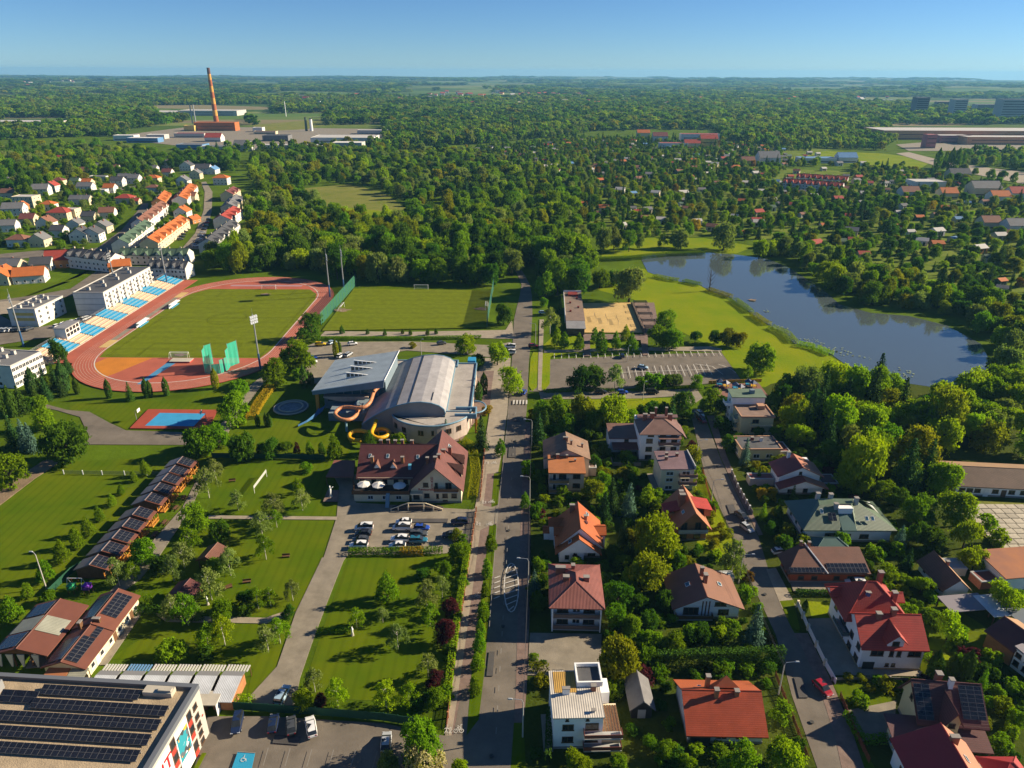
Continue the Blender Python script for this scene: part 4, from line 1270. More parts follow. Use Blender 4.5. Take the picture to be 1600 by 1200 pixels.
# right flat block
hall.block(lx(-20.4), lx(-13.2), ly(204), ly(244.5), 0, 5.7, M_BEIGE)
hall.flat(lx(-21.0), lx(-13.0), ly(203.6), ly(244.7), 5.7, M_DECK, 0.5, M_BLUETRIM)
for i in range(11):
 hall.win('r', lx(-13.2), ly(208 + i * 3.3), 2.6, 1.0, 1.8)
hall.block(lx(-16.5), lx(-13.6), ly(245.2), ly(249), 0, 6.8, M_SEATB, "stair_tower")
# round front block
cxr, cyr, Rr = -25.6, 206.2, 13.2
arc = [(cxr + Rr * cos(radians(a)), cyr + Rr * sin(radians(a))) for a in range(204, 331, 6)]
poly = [(lx(x), ly(y)) for x, y in arc] + [(lx(-13.5), ly(204)), (lx(-21), ly(204.4)), (lx(-21), ly(199.5)), (lx(-36.8), ly(199.6))]
b = MB()
b.prism(poly, 0, 5.8)
hall.part("round_wall", b, wave_mat("banded beige wall", (0.47, 0.385, 0.335), 0.9, 'Z', 0.18, 0.9))
b = MB()
b.prism([(lx(cxr + (x - cxr) * 0.975), ly(cyr + (y - cyr) * 0.975)) for x, y in arc] + poly[-4:], 5.8, 5.95)
hall.part("round_roof", b, M_DECK)
b = MB()
b.tube([lp(x, y, 6.1) for x, y in arc], 0.28, 6)
hall.part("parapet", b, M_BLUETRIM)
hall.foot(lx(-38), lx(-12.5), ly(192.5), ly(205))
for a in (214, 218, 232, 236, 258, 262, 276, 296, 300, 312, 316):
 x, y = cxr + (Rr + 0.02) * cos(radians(a)), cyr + (Rr + 0.02) * sin(radians(a))
 f, p = window_mesh(0.8, 1.6, M_FRAMEB)
 for z in ((2.9,) if a not in (232, 236) else (2.9, 0.6)):
  o = obj("window", f, hall.r, lp(x, y, z), radians(a + 90))
  obj("pane", p, o)
# entrance porch frames on the right
b = MB()
b.box(lx(-18), lx(-11.2), ly(200.4), ly(200.9), 5.0, 6.7)
b.box(lx(-18), lx(-11.2), ly(205.4), ly(205.9), 5.0, 6.7)
b.box(lx(-11.6), lx(-11.2), ly(200.9), ly(205.4), 5.0, 6.7)
hall.part("porch_frame", b, M_BLUETRIM)
b = MB()
for y in (200.6, 205.6):
 b.box(lx(-11.7), lx(-11.2), ly(y) - 0.2, ly(y) + 0.2, 0, 5.0)
hall.part("porch_post", b, M_ORCOL)
b = MB()
b.tube([lp(-12 + 3.6 * cos(t), 207.5 + 4.5 * sin(t), 5.8) for t in [(-80 + i * 16) * pi / 180 for i in range(12)]], 0.25, 6)
hall.part("porch_arc", b, M_BLUETRIM)
# water slides
M_SL1 = mat("salmon slide tube", (0.50, 0.215, 0.10), 0.45, var=0.1, scale=0.3)
M_SL2 = mat("orange slide tube", (0.62, 0.33, 0.012), 0.4)
def spline(pts, n=5):
 out = []
 P = [pts[0]] + pts + [pts[-1]]
 for i in range(1, len(P) - 2):
  p0, p1, p2, p3 = (np.array(P[k], float) for k in (i - 1, i, i + 1, i + 2))
  for t in np.linspace(0, 1, n, endpoint=False):
   out.append(tuple(0.5 * ((2 * p1) + (-p0 + p2) * t + (2 * p0 - 5 * p1 + 4 * p2 - p3) * t * t + (-p0 + 3 * p1 - 3 * p2 + p3) * t ** 3)))
 out.append(tuple(map(float, pts[-1])))
 return out
def slide(name, label, rows, m, r, loops=None):
 w = [tuple(map(float, G(*q))) for q in rows]
 x0, y0 = w[-1][0], w[-1][1]
 t = thing(name, label, "water slide", (x0, y0, 0))
 b = MB()
 sp = spline([(p[0] - x0, p[1] - y0, p[2]) for p in w])
 b.tube(sp, r, 10)
 b.build("tube", m, t, smooth=True)
 b = MB()
 for i in range(2, len(sp) - 1, 4):
  p, q = Vector(sp[i]), Vector(sp[i + 1])
  d = (q - p).normalized() * 0.08
  b.tube([p - d, p + d], r * 1.07, 10)
 b.build("flange", m, t)
 return t, x0, y0
s1, sx0, sy0 = slide("water_slide", "salmon orange tube slide looping out of the tilted wing of the swimming hall", [(596, 602, 8.8), (589, 607, 8.5), (584, 613, 8.1), (581, 622, 7.6), (577, 630, 7.1), (569, 636, 6.7), (558, 637.5, 6.4), (546, 636, 6.1), (534, 637, 5.8),
    (526, 642, 5.5), (524, 648, 5.2), (531, 654, 5.0), (541, 656, 4.8), (550, 654, 4.6), (557, 648, 4.4), (559, 642, 4.2), (564, 636, 4.1)], M_SL1, 0.6)
for px, py, h in ((542, 674, 4.2), (569, 656, 6.0)):
 g = G(px, py)
 b = MB()
 b.tube([(g[0] - sx0, g[1] - sy0, 0), (g[0] - sx0, g[1] - sy0, h)], [0.4, 0.3], 8)
 b.tube([(g[0] - sx0, g[1] - sy0, h - 0.6), (g[0] - sx0 + 2.4, g[1] - sy0 + 1.2, h + 0.6)], 0.12, 5)
 b.tube([(g[0] - sx0, g[1] - sy0, h - 0.6), (g[0] - sx0 - 1.8, g[1] - sy0 + 0.4, h + 0.5)], 0.12, 5)
 b.build("support", mat("pale blue steel", (0.25, 0.42, 0.48), 0.5), s1)
s2, ux0, uy0 = slide("water_slide", "yellow orange tube slide in rings on the lawn before the barrel roof", [(588, 657, 4.6), (585, 665, 4.2), (581, 674, 3.8), (582, 680, 3.5), (590, 684, 3.2), (600, 683, 3.0), (608, 678, 2.9), (605, 672, 2.8), (595, 670, 2.6), (585, 673, 2.5),
    (575, 675, 2.3), (564, 673, 2.1), (553, 674, 1.9), (546, 679, 1.7), (547, 685, 1.5), (555, 688, 1.3), (564, 688, 1.1)], M_SL2, 0.62)
for px, py, h in ((592, 684, 2.6), (605, 686, 2.4), (548, 692, 1.1)):
 g = G(px, py)
 b = MB()
 b.tube([(g[0] - ux0, g[1] - uy0, 0), (g[0] - ux0, g[1] - uy0, h)], 0.22, 7)
 b.build("support", M_SL2, s2)
g0 = G(480, 660)
bs = thing("water_slide", "low blue open slide running out onto the lawn left of the hall", "water slide", (g0[0], g0[1], 0))
b = MB()
P_ = [G(504, 636, 2.4), G(498, 646, 1.6), (G(486, 656, 0.9)), G(472, 663, 0.4)]
for i in range(3):
 p, q = P_[i], P_[i + 1]
 d = np.array([0.8, 1.6, 0])
 b.face([(p - d - g0) , (q - d - g0), (q + d - g0), (p + d - g0)])
 for sgn in (-1, 1):
  a, c = p + sgn * d - g0, q + sgn * d - g0
  b.face([a, c, c + np.array([0, 0, 0.7]), a + np.array([0, 0, 0.7])])
b.build("trough", mat("blue slide", (0.06, 0.17, 0.36), 0.5), bs)
fx, fy = G2(455, 638)
ft = thing("fountain_basin", "round pale stone fountain basin on the lawn left of the swimming hall", "fountain", (fx, fy, 0.1))
b = MB()
for R, z, nm in ((5.6, 0.3, 0), (4.0, 0.5, 0)):
 pts = [(R * cos(k * pi / 12), R * sin(k * pi / 12), z) for k in range(25)]
 b.tube(pts, 0.3, 5)
b.build("rim", M_CONC, ft)
b = MB()
b.prism([(5.4 * cos(k * pi / 12), 5.4 * sin(k * pi / 12)) for k in range(24)], 0, 0.2)
b.build("basin_floor", mat("blue grey paving", (0.18, 0.20, 0.22), 0.8, var=0.3, scale=0.8), ft)
# ================================================================ the hotel
HTX, HTY = -41.5, 161.0
ho = Bld("hotel", "hotel with long maroon tiled roof, cream gabled wing and terrace with parasols", "hotel", (HTX, HTY), rz=0.0)
hx = lambda x: x - HTX
hy = lambda y: y - HTY
ho.block(hx(-41.2), hx(-24), hy(165), hy(180), 0, 5.6, M_CREAM)
ho.gable(hx(-41.2), hx(-20.5), hy(165), hy(180), 5.6, 5.2, 'x', R_MAROON, M_CREAM, ov=1.0)
ho.block(hx(-26.5), hx(-13.3), hy(160.4), hy(179.5), 0, 4.7, M_CREAM, plinth=M_PLINTH)
ho.gable(hx(-26.5), hx(-13.3), hy(160.4), hy(179.5), 4.7, 6.4, 'y', tiles("maroon roof tiles along", (0.155, 0.058, 0.048), ax='Y'), M_CREAM, ov=0.7, og=1.2)
# terrace
b = MB()
b.box(hx(-41.9), hx(-27.2), hy(160.9), hy(164.9), 0, 2.4)
ho.part("terrace_wall", b, M_CREAM)
ho.foot(hx(-42), hx(-13), hy(158), hy(180))
b = MB()
b.box(hx(-42.3), hx(-27.0), hy(160.5), hy(165), 2.4, 2.6)
ho.part("terrace_floor", b, M_DARKM)
b = MB()
b.box(hx(-42.3), hx(-27.0), hy(160.5), hy(160.6), 2.62, 3.5)
b.box(hx(-42.3), hx(-42.2), hy(160.6), hy(165), 2.62, 3.5)
ho.part("railing", b, M_TIMBER)
for x in (-40.3, -37.2, -34.2, -31.2, -28.6):
 ho.win('f', hy(165), hx(x), 3.0, 1.3, 1.7, M_FRAMEB)
for x in (-37.5, -33.6, -30.0):
 ho.win('f', hy(160.9), hx(x), 0.7, 1.5, 1.2)
b = MB()
b.box(hx(-33.4), hx(-32.3), hy(158.4), hy(160.5), 0.0, 0.1)
b.hexa([(hx(-33.2), hy(157.6), 0), (hx(-32.2), hy(157.6), 0), (hx(-32.2), hy(158.0), 0), (hx(-33.2), hy(158.0), 0), (hx(-33.2), hy(160.2), 2.9), (hx(-32.2), hy(160.2), 2.9), (hx(-32.2), hy(160.5), 2.9), (hx(-33.2), hy(160.5), 2.9)])
ho.part("chute", b, mat("pale blue panel", (0.17, 0.26, 0.31), 0.4))
b = MB()
b.box(hx(-41.3), hx(-26.5), hy(164.2), hy(165), 5.0, 5.35)
ho.part("fascia", b, M_CREAM)
# dormers on the long slope
sl = 5.2 / 7.5
for x in (-36.4, -32.0):
 y = 166.6
 z = 5.8 + (y - 165) * sl
 b = MB()
 b.face([(hx(x - .9), hy(y), z), (hx(x + .9), hy(y), z), (hx(x), hy(y), z + 1.5)])
 d = ho.part("dormer", b, M_WHITEW)
 b = MB()
 b.slab([(hx(x - 1.2), hy(y - .3), z - .35), (hx(x), hy(y - .3), z + 1.65), (hx(x), hy(y + 2.6), z + 1.65), (hx(x - 1.2), hy(y + .2), z - .1)], 0.12)
 b.slab([(hx(x), hy(y - .3), z + 1.65), (hx(x + 1.2), hy(y - .3), z - .35), (hx(x + 1.2), hy(y + .2), z - .1), (hx(x), hy(y + 2.6), z + 1.65)], 0.12)
 ho.part("dormer_roof", b, R_BROWNY, d)
for x, y in ((-38.6, 169.5), (-33.8, 169.5), (-25.6, 169.3)):
 ho.skylight(hx(x), hy(y), 5.6 + (y - 165) * sl + 0.30, sl)
for x, y in ((-37.8, 168), (-29.6, 168), (-34.2, 173.5), (-32.2, 173.3), (-30.3, 173.6), (-27.6, 173.3), (-36.2, 173.4)):
 ho.chimney(hx(x), hy(y), 6.0, (9.6 if y < 170 else 11.8), 0.8, 0.6, M_BRICKW if y < 170 else None)
ho.chimney(hx(-22.6), hy(166), 8, 10.6, 0.7, 0.6)
for x, y in ((-20.2, 164), (-19.4, 165.4), (-18.6, 170), (-17.0, 171.5)):
 ho.chimney(hx(x), hy(y), 7.5, 11.9 if x < -19 else 10.8, 0.9, 0.7)
b = MB()
b.box(hx(-27.9), hx(-27.1), hy(166.2), hy(167.2), 6.4, 8.0)
ho.part("roof_vent", b, mat("light blue vent", (0.10, 0.35, 0.48), 0.4))
sr = 6.4 / 6.6
for y in (166.2, 171.6):
 x0 = -14.3
 b = MB()
 b.slab([(hx(-17.6), hy(y), 9.1), (hx(-13.0), hy(y - 1.7), 6.1), (hx(-13.0), hy(y), 8.3)], 0.12)
 b.slab([(hx(-17.6), hy(y), 9.1), (hx(-13.0), hy(y), 8.3), (hx(-13.0), hy(y + 1.7), 6.1)], 0.12)
 d = ho.part("dormer_roof", b, R_BROWNY)
 b = MB()
 b.face([(hx(-13.4), hy(y - 1.5), 5.2), (hx(-13.4), hy(y + 1.5), 5.2), (hx(-13.4), hy(y), 8.0)])
 ho.part("dormer", b, M_CREAM, d)
for y in (174.0, 175.3):
 ho.skylight(hx(-17.5), hy(y), 4.7 + (17.5 - 13.3) * sr + 0.33, sr, 'r')
# gabled front
for u, z in ((-22.6, 4.9), (-22.4, 1.6), (-17.6, 1.6), (-15.2, 1.6)):
 ho.win('f', hy(160.4), hx(u), z, 1.4, 1.3, M_FRAMEB)
ho.win('f', hy(160.4), hx(-19.6), 1.4, 0.7, 1.4, M_FRAMEB)
ho.win('f', hy(160.4), hx(-17.6), 0.35, 1.3, 0.6, M_FRAMEB)
ho.balcony(hx(-20.3), hx(-13.9), hy(158.9), hy(160.4), 4.2)
for u in (-19.8, -17.0, -16.2):
 ho.win('f', hy(160.38), hx(u), 4.3, 0.8, 1.9, M_FRAMEB)
M_REDL = mat("red lettering", (0.45, 0.02, 0.015), 0.6)
for i, ch in enumerate("HOTEL"):
 letters(ch, 0.95, ho.r, (hx(-20.9), hy(160.32), 7.6 - i * 0.72), (pi / 2, 0, 0), M_REDL)
letters("Restauracja", 1.0, ho.r, (hx(-22.3), hy(160.32), 4.15), (pi / 2, 0, 0), M_REDL)
b = MB()
b.box(hx(-26.6), hx(-23.4), hy(159.0), hy(160.4), 3.3, 3.6)
ho.part("porch_roof", b, M_CREAM)
b = MB()
b.box(hx(-23.6), hx(-23.3), hy(159.1), hy(159.4), 0, 3.3)
ho.part("porch_post", b, M_CREAM)
ho.door('f', hy(160.4), hx(-25.2), 1.6, 2.3, M_DARKM, 1.0)
# stairs from both sides to the porch
b = MB()
b.box(hx(-26.8), hx(-22.4), hy(156.6), hy(159.0), 0, 1.35)
for i in range(8):
 b.box(hx(-27.5 - i * 0.55), hx(-26.95 - i * 0.55), hy(156.6), hy(158.6), 0, 1.2 - i * 0.15)
 b.box(hx(-22.4 + i * 0.55), hx(-21.85 + i * 0.55), hy(156.6), hy(158.6), 0, 1.2 - i * 0.15)
ho.part("steps", b, mat("dark stone steps", (0.07, 0.055, 0.05), 0.8))
b = MB()
b.tube([(hx(-31.6), hy(156.5), 0.5), (hx(-27), hy(156.5), 2.4), (hx(-22.3), hy(156.5), 2.4), (hx(-17.9), hy(156.5), 0.6)], 0.12, 6)
ho.part("handrail", b, M_CREAM)
for x, h in ((-31.4, 0.5), (-29.5, 1.3), (-26.9, 2.3), (-22.9, 2.3), (-20.4, 1.6), (-18.2, 0.6)):
 b = MB()
 b.box(hx(x) - 0.15, hx(x) + 0.15, hy(156.4), hy(156.7), 0, h)
 ho.part("baluster", b, M_CREAM)
# parasols on the terrace
M_CANV = mat("off white canvas", (0.62, 0.60, 0.55), 0.9)
for i, (px, py) in enumerate(((568, 755), (591, 756), (624, 757))):
 g = G(px, py, 5.0)
 t = thing("parasol", f"round white parasol open over the hotel terrace, {nth(i)} from the left", "parasol", (g[0], g[1], 2.6), group="white parasols on the hotel terrace")
 b = MB()
 b.tube([(0, 0, 0), (0, 0, 2.7)], 0.06, 6)
 b.build("pole", M_TIMBER, t)
 b = MB()
 for k in range(8):
  a0_, a1_ = k * pi / 4, (k + 1) * pi / 4
  b.face([(1.75 * cos(a0_), 1.75 * sin(a0_), 2.15), (1.75 * cos(a1_), 1.75 * sin(a1_), 2.15), (0, 0, 2.75)])
  b.face([(1.75 * cos(a1_), 1.75 * sin(a1_), 2.15), (1.75 * cos(a0_), 1.75 * sin(a0_), 2.15), (1.75 * cos(a0_), 1.75 * sin(a0_), 1.95), (1.75 * cos(a1_), 1.75 * sin(a1_), 1.95)])
 b.build("canopy", M_CANV, t)
# carport, statue
q = [G(509, 745, 3.0), G(552, 745, 3.0), G(555, 719, 3.0), G(522, 719, 3.0)]
cp = thing("carport", "flat reddish brown roofed carport at the left end of the hotel", "carport", (q[0][0], q[0][1], 0))
b = MB()
b.slab([p - np.array([q[0][0], q[0][1], 0]) for p in q], 0.25)
b.build("roof", mat("red brown sheet roof", (0.20, 0.075, 0.055), 0.7, var=0.12, scale=0.3), cp)
for p in q:
 b = MB()
 c = (p - np.array([q[0][0], q[0][1], 0])) * 0.96
 b.box(c[0], c[0] + 0.2, c[1], c[1] + 0.2, 0, 2.75)
 b.build("post", M_TIMBER, cp)
keep_out([(p[0], p[1]) for p in q])
x, y = G2(517, 778)
stt = thing("statue", "slim white statue on a pole base by the hotel forecourt", "statue", (x, y, 0.1))
b = MB()
b.tube([(0, 0, 0), (0, 0, 0.6)], [0.8, 0.5], 8)
b.build("pedestal", M_CONC, stt)
b = MB()
b.tube([(0, 0, 0.6), (0, 0, 1.6), (0.05, 0, 2.6), (0, 0, 3.2), (0, 0, 3.6)], [0.35, 0.25, 0.32, 0.14, 0.2], 8)
b.tube([(0, 0, 2.7), (0.9, 0, 3.4)], [0.12, 0.08], 6)
b.build("figure", M_WPAINT, stt, smooth=True)
sheet("cobbles", L([(505, 786), (512, 768), (530, 768), (528, 786)]), M_BRICKPAVE)
# ================================================================ left foreground
# ---- fitness building (local frame: origin at its right rear corner, x towards the left is negative)
FZ = 10.7
fb = Bld("fitness_building", "large flat-roofed grey building with rows of solar panels and red FIT sign", "commercial building", (-52.1, 88.2), rz=-0.066)
b = MB()
b.box(-62, 0, -42, 0, 0, FZ)
fb.part("wall", b, mat("light grey panel wall", (0.42, 0.40, 0.36), 0.85, var=0.06, scale=0.3))
fb.foot(-62, 0, -42, 0)
fb.flat(-62, 0, -42, 0, FZ, mat("gravel ballast roof", (0.36, 0.28, 0.185), 0.95, var=0.2, scale=0.4, bump=0.4, bscale=6), 0.75, mat("dark grey coping", (0.12, 0.13, 0.15), 0.6), 0.7)
def floc(px, py, z=FZ + 0.3):
 x, y = G2(px, py, z)
 dx, dy = x + 52.1, y - 88.2
 c, s = cos(0.066), sin(0.066)
 return dx * c - dy * s, dx * s + dy * c
for (xa, ya), (xb, yb), n in (((76, 1066), (219, 1088), 15), ((61, 1087), (261, 1113), 19), ((-60, 1099), (248, 1137), 31), ((-60, 1122), (232, 1161), 30), ((-60, 1147), (215, 1186), 29)):
 A_, B_ = floc(xa, ya), floc(xb, yb)
 y = (A_[1] + B_[1]) / 2
 x1 = B_[0]
 x0 = A_[0]
 w = (x1 - x0) / n
 lo = y - 1.7
 fb.panels(x0, x1, n, (lo, FZ + 0.45), (y, FZ + 0.85), 1, lift=0)
 b = MB()
 b.box(x0 + 0.1, x1 - 0.1, y - 0.06, y, FZ + 0.06, FZ + 0.8)
 b.box(x0 + 0.1, x1 - 0.1, lo + 0.3, lo + 0.36, FZ + 0.06, FZ + 0.45)
 fb.part("panel_mount", b, M_STEEL)
A_, B_ = floc(8, 1082), floc(53, 1100)
fb.panels(A_[0], B_[0], 3, (B_[1], FZ + 0.4), (A_[1] - 0.1, FZ + 1.2), 1, name="solar_collector", lift=0)
b = MB()
A_, B_ = floc(233, 1072), floc(268, 1089)
b.box(A_[0], B_[0], B_[1], A_[1] - 0.4, FZ + 0.06, FZ + 1.0)
b.box(A_[0] + 2.6, B_[0] - 0.1, B_[1] + 0.2, A_[1] - 1, FZ + 1.0, FZ + 1.4)
fb.part("roof_hatch", b, M_CONC)
A_ = floc(2, 1072)
b = MB()
b.box(A_[0] - 3, A_[0] + 0.6, A_[1] - 2.4, A_[1], FZ + 0.06, FZ + 1.9)
fb.part("ventilation_unit", b, M_STEEL)
# right wall
for z in (8.2, 6.0, 4.1, 2.3, 0.5):
 fb.win('r', 0, -2.2, z, 1.2, 1.15, M_FRAMEB)
M_REDP = mat("red wall panel", (0.50, 0.045, 0.03), 0.6)
for y0, zs in ((-4.3, (8.0, 5.2, 1.4)), (-9.6, (8.0, 5.2, 1.4))):
 for z in zs:
  fb.win('r', 0, y0 + 0.15, z, 1.3, 1.7, M_FRAMEB)
  b = MB()
  b.box(0.004, 0.06, y0 - 0.5, y0 + 0.75, z - 1.35, z - 0.12)
  fb.part("red_panel", b, M_REDP)
for y0, y1 in ((-8.7, -5.0), (-19, -10.4)):
 b = MB()
 b.box(0.004, 0.10, y0, y1, 0.3, 9.8)
 fb.part("white_panel", b, mat("bright white panel", (0.78, 0.77, 0.74), 0.6))
mp_post = mat("colourful sports graphic", (0.05, 0.28, 0.33), 0.6)
ntp = mp_post.node_tree
vp = ntp.nodes.new("ShaderNodeTexVoronoi")
vp.inputs["Scale"].default_value = 1.1
tp = [n for n in ntp.nodes if n.type == 'TEX_COORD'][0]
ntp.links.new(tp.outputs["Object"], vp.inputs["Vector"])
sp_ = ntp.nodes.new("ShaderNodeSeparateColor")
ntp.links.new(vp.outputs["Color"], sp_.inputs[0])
rpp = ntp.nodes.new("ShaderNodeValToRGB")
rpp.color_ramp.interpolation = 'CONSTANT'
for i, (p_, c_) in enumerate(((0.0, (0.03, 0.26, 0.32, 1)), (0.3, (0.05, 0.06, 0.07, 1)), (0.5, (0.65, 0.36, 0.05, 1)), (0.65, (0.7, 0.7, 0.68, 1)), (0.8, (0.10, 0.12, 0.14, 1)))):
 e = rpp.color_ramp.elements[i] if i < 2 else rpp.color_ramp.elements.new(p_)
 e.position, e.color = p_, c_
ntp.links.new(sp_.outputs[0], rpp.inputs["Fac"])
ntp.links.new(rpp.outputs[0], ntp.nodes["Principled BSDF"].inputs["Base Color"])
b = MB()
b.box(0.104, 0.13, -8.5, -5.2, 3.4, 8.6)
fb.part("poster", b, mp_post)
letters("FIT", 3.4, fb.r, (0.16, -12.6, 7.3), (pi / 2, 0, pi / 2), mat("red sign letters", (0.55, 0.02, 0.03), 0.5), depth=0.06)
letters("+", 1.0, fb.r, (0.1, -0.8, 5.2), (pi / 2, 0, pi / 2), M_REDP)
sheet("verge", [(-51.6, 84.0), (-50.9, 84), (-52.4, 62), (-53.0, 62)], M_LAWN)
# open shed by the rear corner, with a small yellow machine
x, y = G2(322, 1118)
t = thing("open_shed", "open white framed shed between the fitness building and the green fence", "shed", (x, y, 0))
b = MB()
b.box(-1.8, 2.2, -0.2, 3.0, 2.5, 2.7)
b.build("roof", M_CONC, t)
b = MB()
b.box(-1.8, 2.2, 2.9, 3.0, 0, 2.5)
b.box(2.1, 2.2, -0.2, 2.9, 0, 2.5)
b.build("wall", M_WPAINT, t)
t = thing("garden_tractor", "small yellow garden tractor parked in the mouth of the open shed", "tractor", (x - 0.6, y - 0.3, 0.05), 0.5)
b = MB()
b.box(-0.7, 0.7, -0.35, 0.35, 0.3, 0.75)
b.box(-0.6, -0.1, -0.3, 0.3, 0.75, 1.05)
b.build("body", mat("yellow paint", (0.6, 0.38, 0.01), 0.4), t)
for u, r in ((-0.5, 0.4), (0.5, 0.28)):
 for v in (-0.42, 0.42):
  b = MB()
  b.tube([(u, v - 0.1, r), (u, v + 0.1, r)], r, 10)
  b.build("wheel", M_DARKM, t)
# ---- row of six grey-roofed pavilions
for i in range(6):
 x0 = -76.4 + 4.6 * i
 t = Bld("pavilion", f"grey sheet roofed pavilion with striped pergola behind the fitness building, {nth(i)} from the left", "pavilion", (x0, 92.9), rz=-0.03, group="row of grey pavilions")
 t.block(0.1, 3.7, 0.3, 6.4, 0, 2.3, M_BRICKW if i == 5 else M_TIMBER)
 b = MB()
 b.slab([(-0.1, -0.2, 2.5), (3.85, -0.2, 2.5), (3.85, 5.2, 3.15), (-0.1, 5.2, 3.15)], 0.14)
 t.part("roof", b, R_GREY)
 b = MB()
 b.slab([(-0.1, 5.2, 3.15), (3.85, 5.2, 3.15), (3.85, 6.6, 2.8), (-0.1, 6.6, 2.8)], 0.14)
 t.part("rear_roof", b, mat("darker grey sheet", (0.20, 0.20, 0.20), 0.5))
 b = MB()
 for k in range(8):
  b.box(0.05 + k * 0.55, 0.35 + k * 0.55, 6.7, 8.3, 2.6, 2.72)
 b.build("pergola_slat", mat("white slat" if i != 1 else "blue slat", (0.5, 0.48, 0.45) if i != 1 else (0.12, 0.25, 0.42), 0.7), t.r)
 b = MB()
 b.box(0, 0.12, 8.1, 8.22, 0, 2.6)
 b.box(4.0, 4.12, 8.1, 8.22, 0, 2.6)
 t.part("post", b, M_TIMBER)
# ---- restaurant: an open hall and the kitchen wing
ra = Bld("open_hall", "open-sided hall with brown gable roof, solar panels and white curtains", "open hall", (-98.3, 103.0), rz=-0.02)
ra.foot(0, 10, 0, 13)
b = MB()
for u in (0.3, 3.3, 6.6, 9.7):
 for v in (0.3, 4.5, 8.7, 12.7):
  b.box(u - 0.12, u + 0.12, v - 0.12, v + 0.12, 0, 3.3)
b.build("post", M_TIMBER, ra.r)
M_RB = mat("brown metal sheet", (0.135, 0.050, 0.034), 0.6, var=0.1, scale=0.3)
ra.gable(0, 10, 0, 13, 3.4, 1.5, 'y', M_RB, M_TIMBER, ov=0.5, og=0.5)
zl = lambda x: 3.4 + 1.5 * (x / 5.0)
ra.panels_x(0.2, 4.0, 5, (0.3, zl(0.3) + 0.28), (4.5, zl(4.5) + 0.28), 3)
ra.panels_x(9.0, 12.8, 5, (0.3, zl(0.3) + 0.28), (4.5, zl(4.5) + 0.28), 3)
M_TRANS = wave_mat("pale translucent sheeting", (0.30, 0.30, 0.24), 0.9, 'Y', 0.25, 0.4)
for x0, x1, z0, z1 in ((0.0, 4.7, zl(0) + 0.34, zl(4.7) + 0.34), (5.3, 9.8, zl(4.7) + 0.34, zl(0.2) + 0.34)):
 b = MB()
 b.slab([(x0, 4.5, z0), (x1, 4.5, z1), (x1, 8.6, z1), (x0, 8.6, z0)], 0.05)
 ra.part("roof_light", b, M_TRANS)
for u in (0.4, 2.6, 4.8, 7.6):
 b = MB()
 b.hexa([(u, -0.1, 0.2), (u + 0.3, -0.1, 0.2), (u + 0.3, 0.1, 0.2), (u, 0.1, 0.2), (u - 0.5, -0.1, 3.2), (u + 0.9, -0.1, 3.2), (u + 0.9, 0.1, 3.2), (u - 0.5, 0.1, 3.2)])
 ra.part("curtain", b, M_CANV)
rb = Bld("restaurant", "long low cream restaurant with brown gable roof and solar panels beside the open hall", "restaurant", (-87.6, 100.2), rz=-0.03)
rb.block(0.2, 8.0, 0.2, 19.4, 0, 2.8, M_CREAM)
rb.gable(0.2, 8.0, 0.2, 9.9, 2.8, 1.5, 'y', M_RB, M_CREAM, ov=0.4)
rb.gable(0.2, 8.0, 9.95, 19.4, 3.0, 1.6, 'y', mat("brown metal sheet of the rear half", (0.155, 0.056, 0.036), 0.6, var=0.1, scale=0.3), M_CREAM, ov=0.4)
zb_ = lambda x, z0=2.8, r=1.5: z0 + r * (x - 0.2) / 3.9
zr_ = lambda x, z0=2.8, r=1.5: z0 + r * (8.0 - x) / 3.9
rb.panels_x(0.4, 6.4, 7, (0.5, zb_(0.5) + 0.28), (3.8, zb_(3.8) + 0.28), 3)
rb.panels_x(0.4, 6.6, 7, (4.4, zr_(4.4) + 0.28), (6.6, zr_(6.6) + 0.28), 2)
rb.panels_x(6.8, 9.6, 4, (5.4, zr_(5.4) + 0.28), (6.6, zr_(6.6) + 0.28), 1)
rb.panels_x(11.6, 18.6, 8, (0.8, zb_(0.8, 3.0, 1.6) + 0.28), (3.6, zb_(3.6, 3, 1.6) + 0.28), 3)
rb.panels_x(12.4, 18.8, 7, (4.5, zr_(4.5, 3, 1.6) + 0.28), (7.4, zr_(7.4, 3, 1.6) + 0.28), 3)
rb.chimney(2.2, 9.2, 3.2, 5.4, 0.5, 0.9, M_TIMBER)
rb.chimney(4.8, 10.4, 4.0, 5.3, 1.4, 0.5, M_TIMBER)
for i in range(6):
 rb.win('r', 8.0, 2.2 + i * 3.1, 0.9, 1.2, 1.2)
for v in (3.9, 10.0, 16.2):
 rb.door('r', 8.0, v, 1.1, 2.1, M_TIMBER if v > 5 else M_WPAINT)
for i, (px, py, w, d, m) in enumerate(((88, 1052, 4.2, 2.6, mat("orange brown sheet", (0.33, 0.13, 0.06), 0.6)), (121, 1052, 3.2, 2.4, M_TRANS))):
 x, y = G2(px, py, 2.4)
 t = thing("lean_to", ["small orange brown roofed lean-to before the restaurant's end wall", "small pale roofed lean-to before the restaurant's end wall"][i], "lean-to", (x - w / 2, y - d / 2, 0))
 b = MB()
 b.slab([(0, 0, 2.3), (w, 0, 2.3), (w, d, 2.6), (0, d, 2.6)], 0.12)
 b.build("roof", m, t)
 b = MB()
 for u, v in ((0.1, 0.1), (w - 0.2, 0.1), (0.1, d - 0.2), (w - 0.2, d - 0.2)):
  b.box(u, u + 0.12, v, v + 0.12, 0, 2.2)
 b.build("post", M_TIMBER, t)
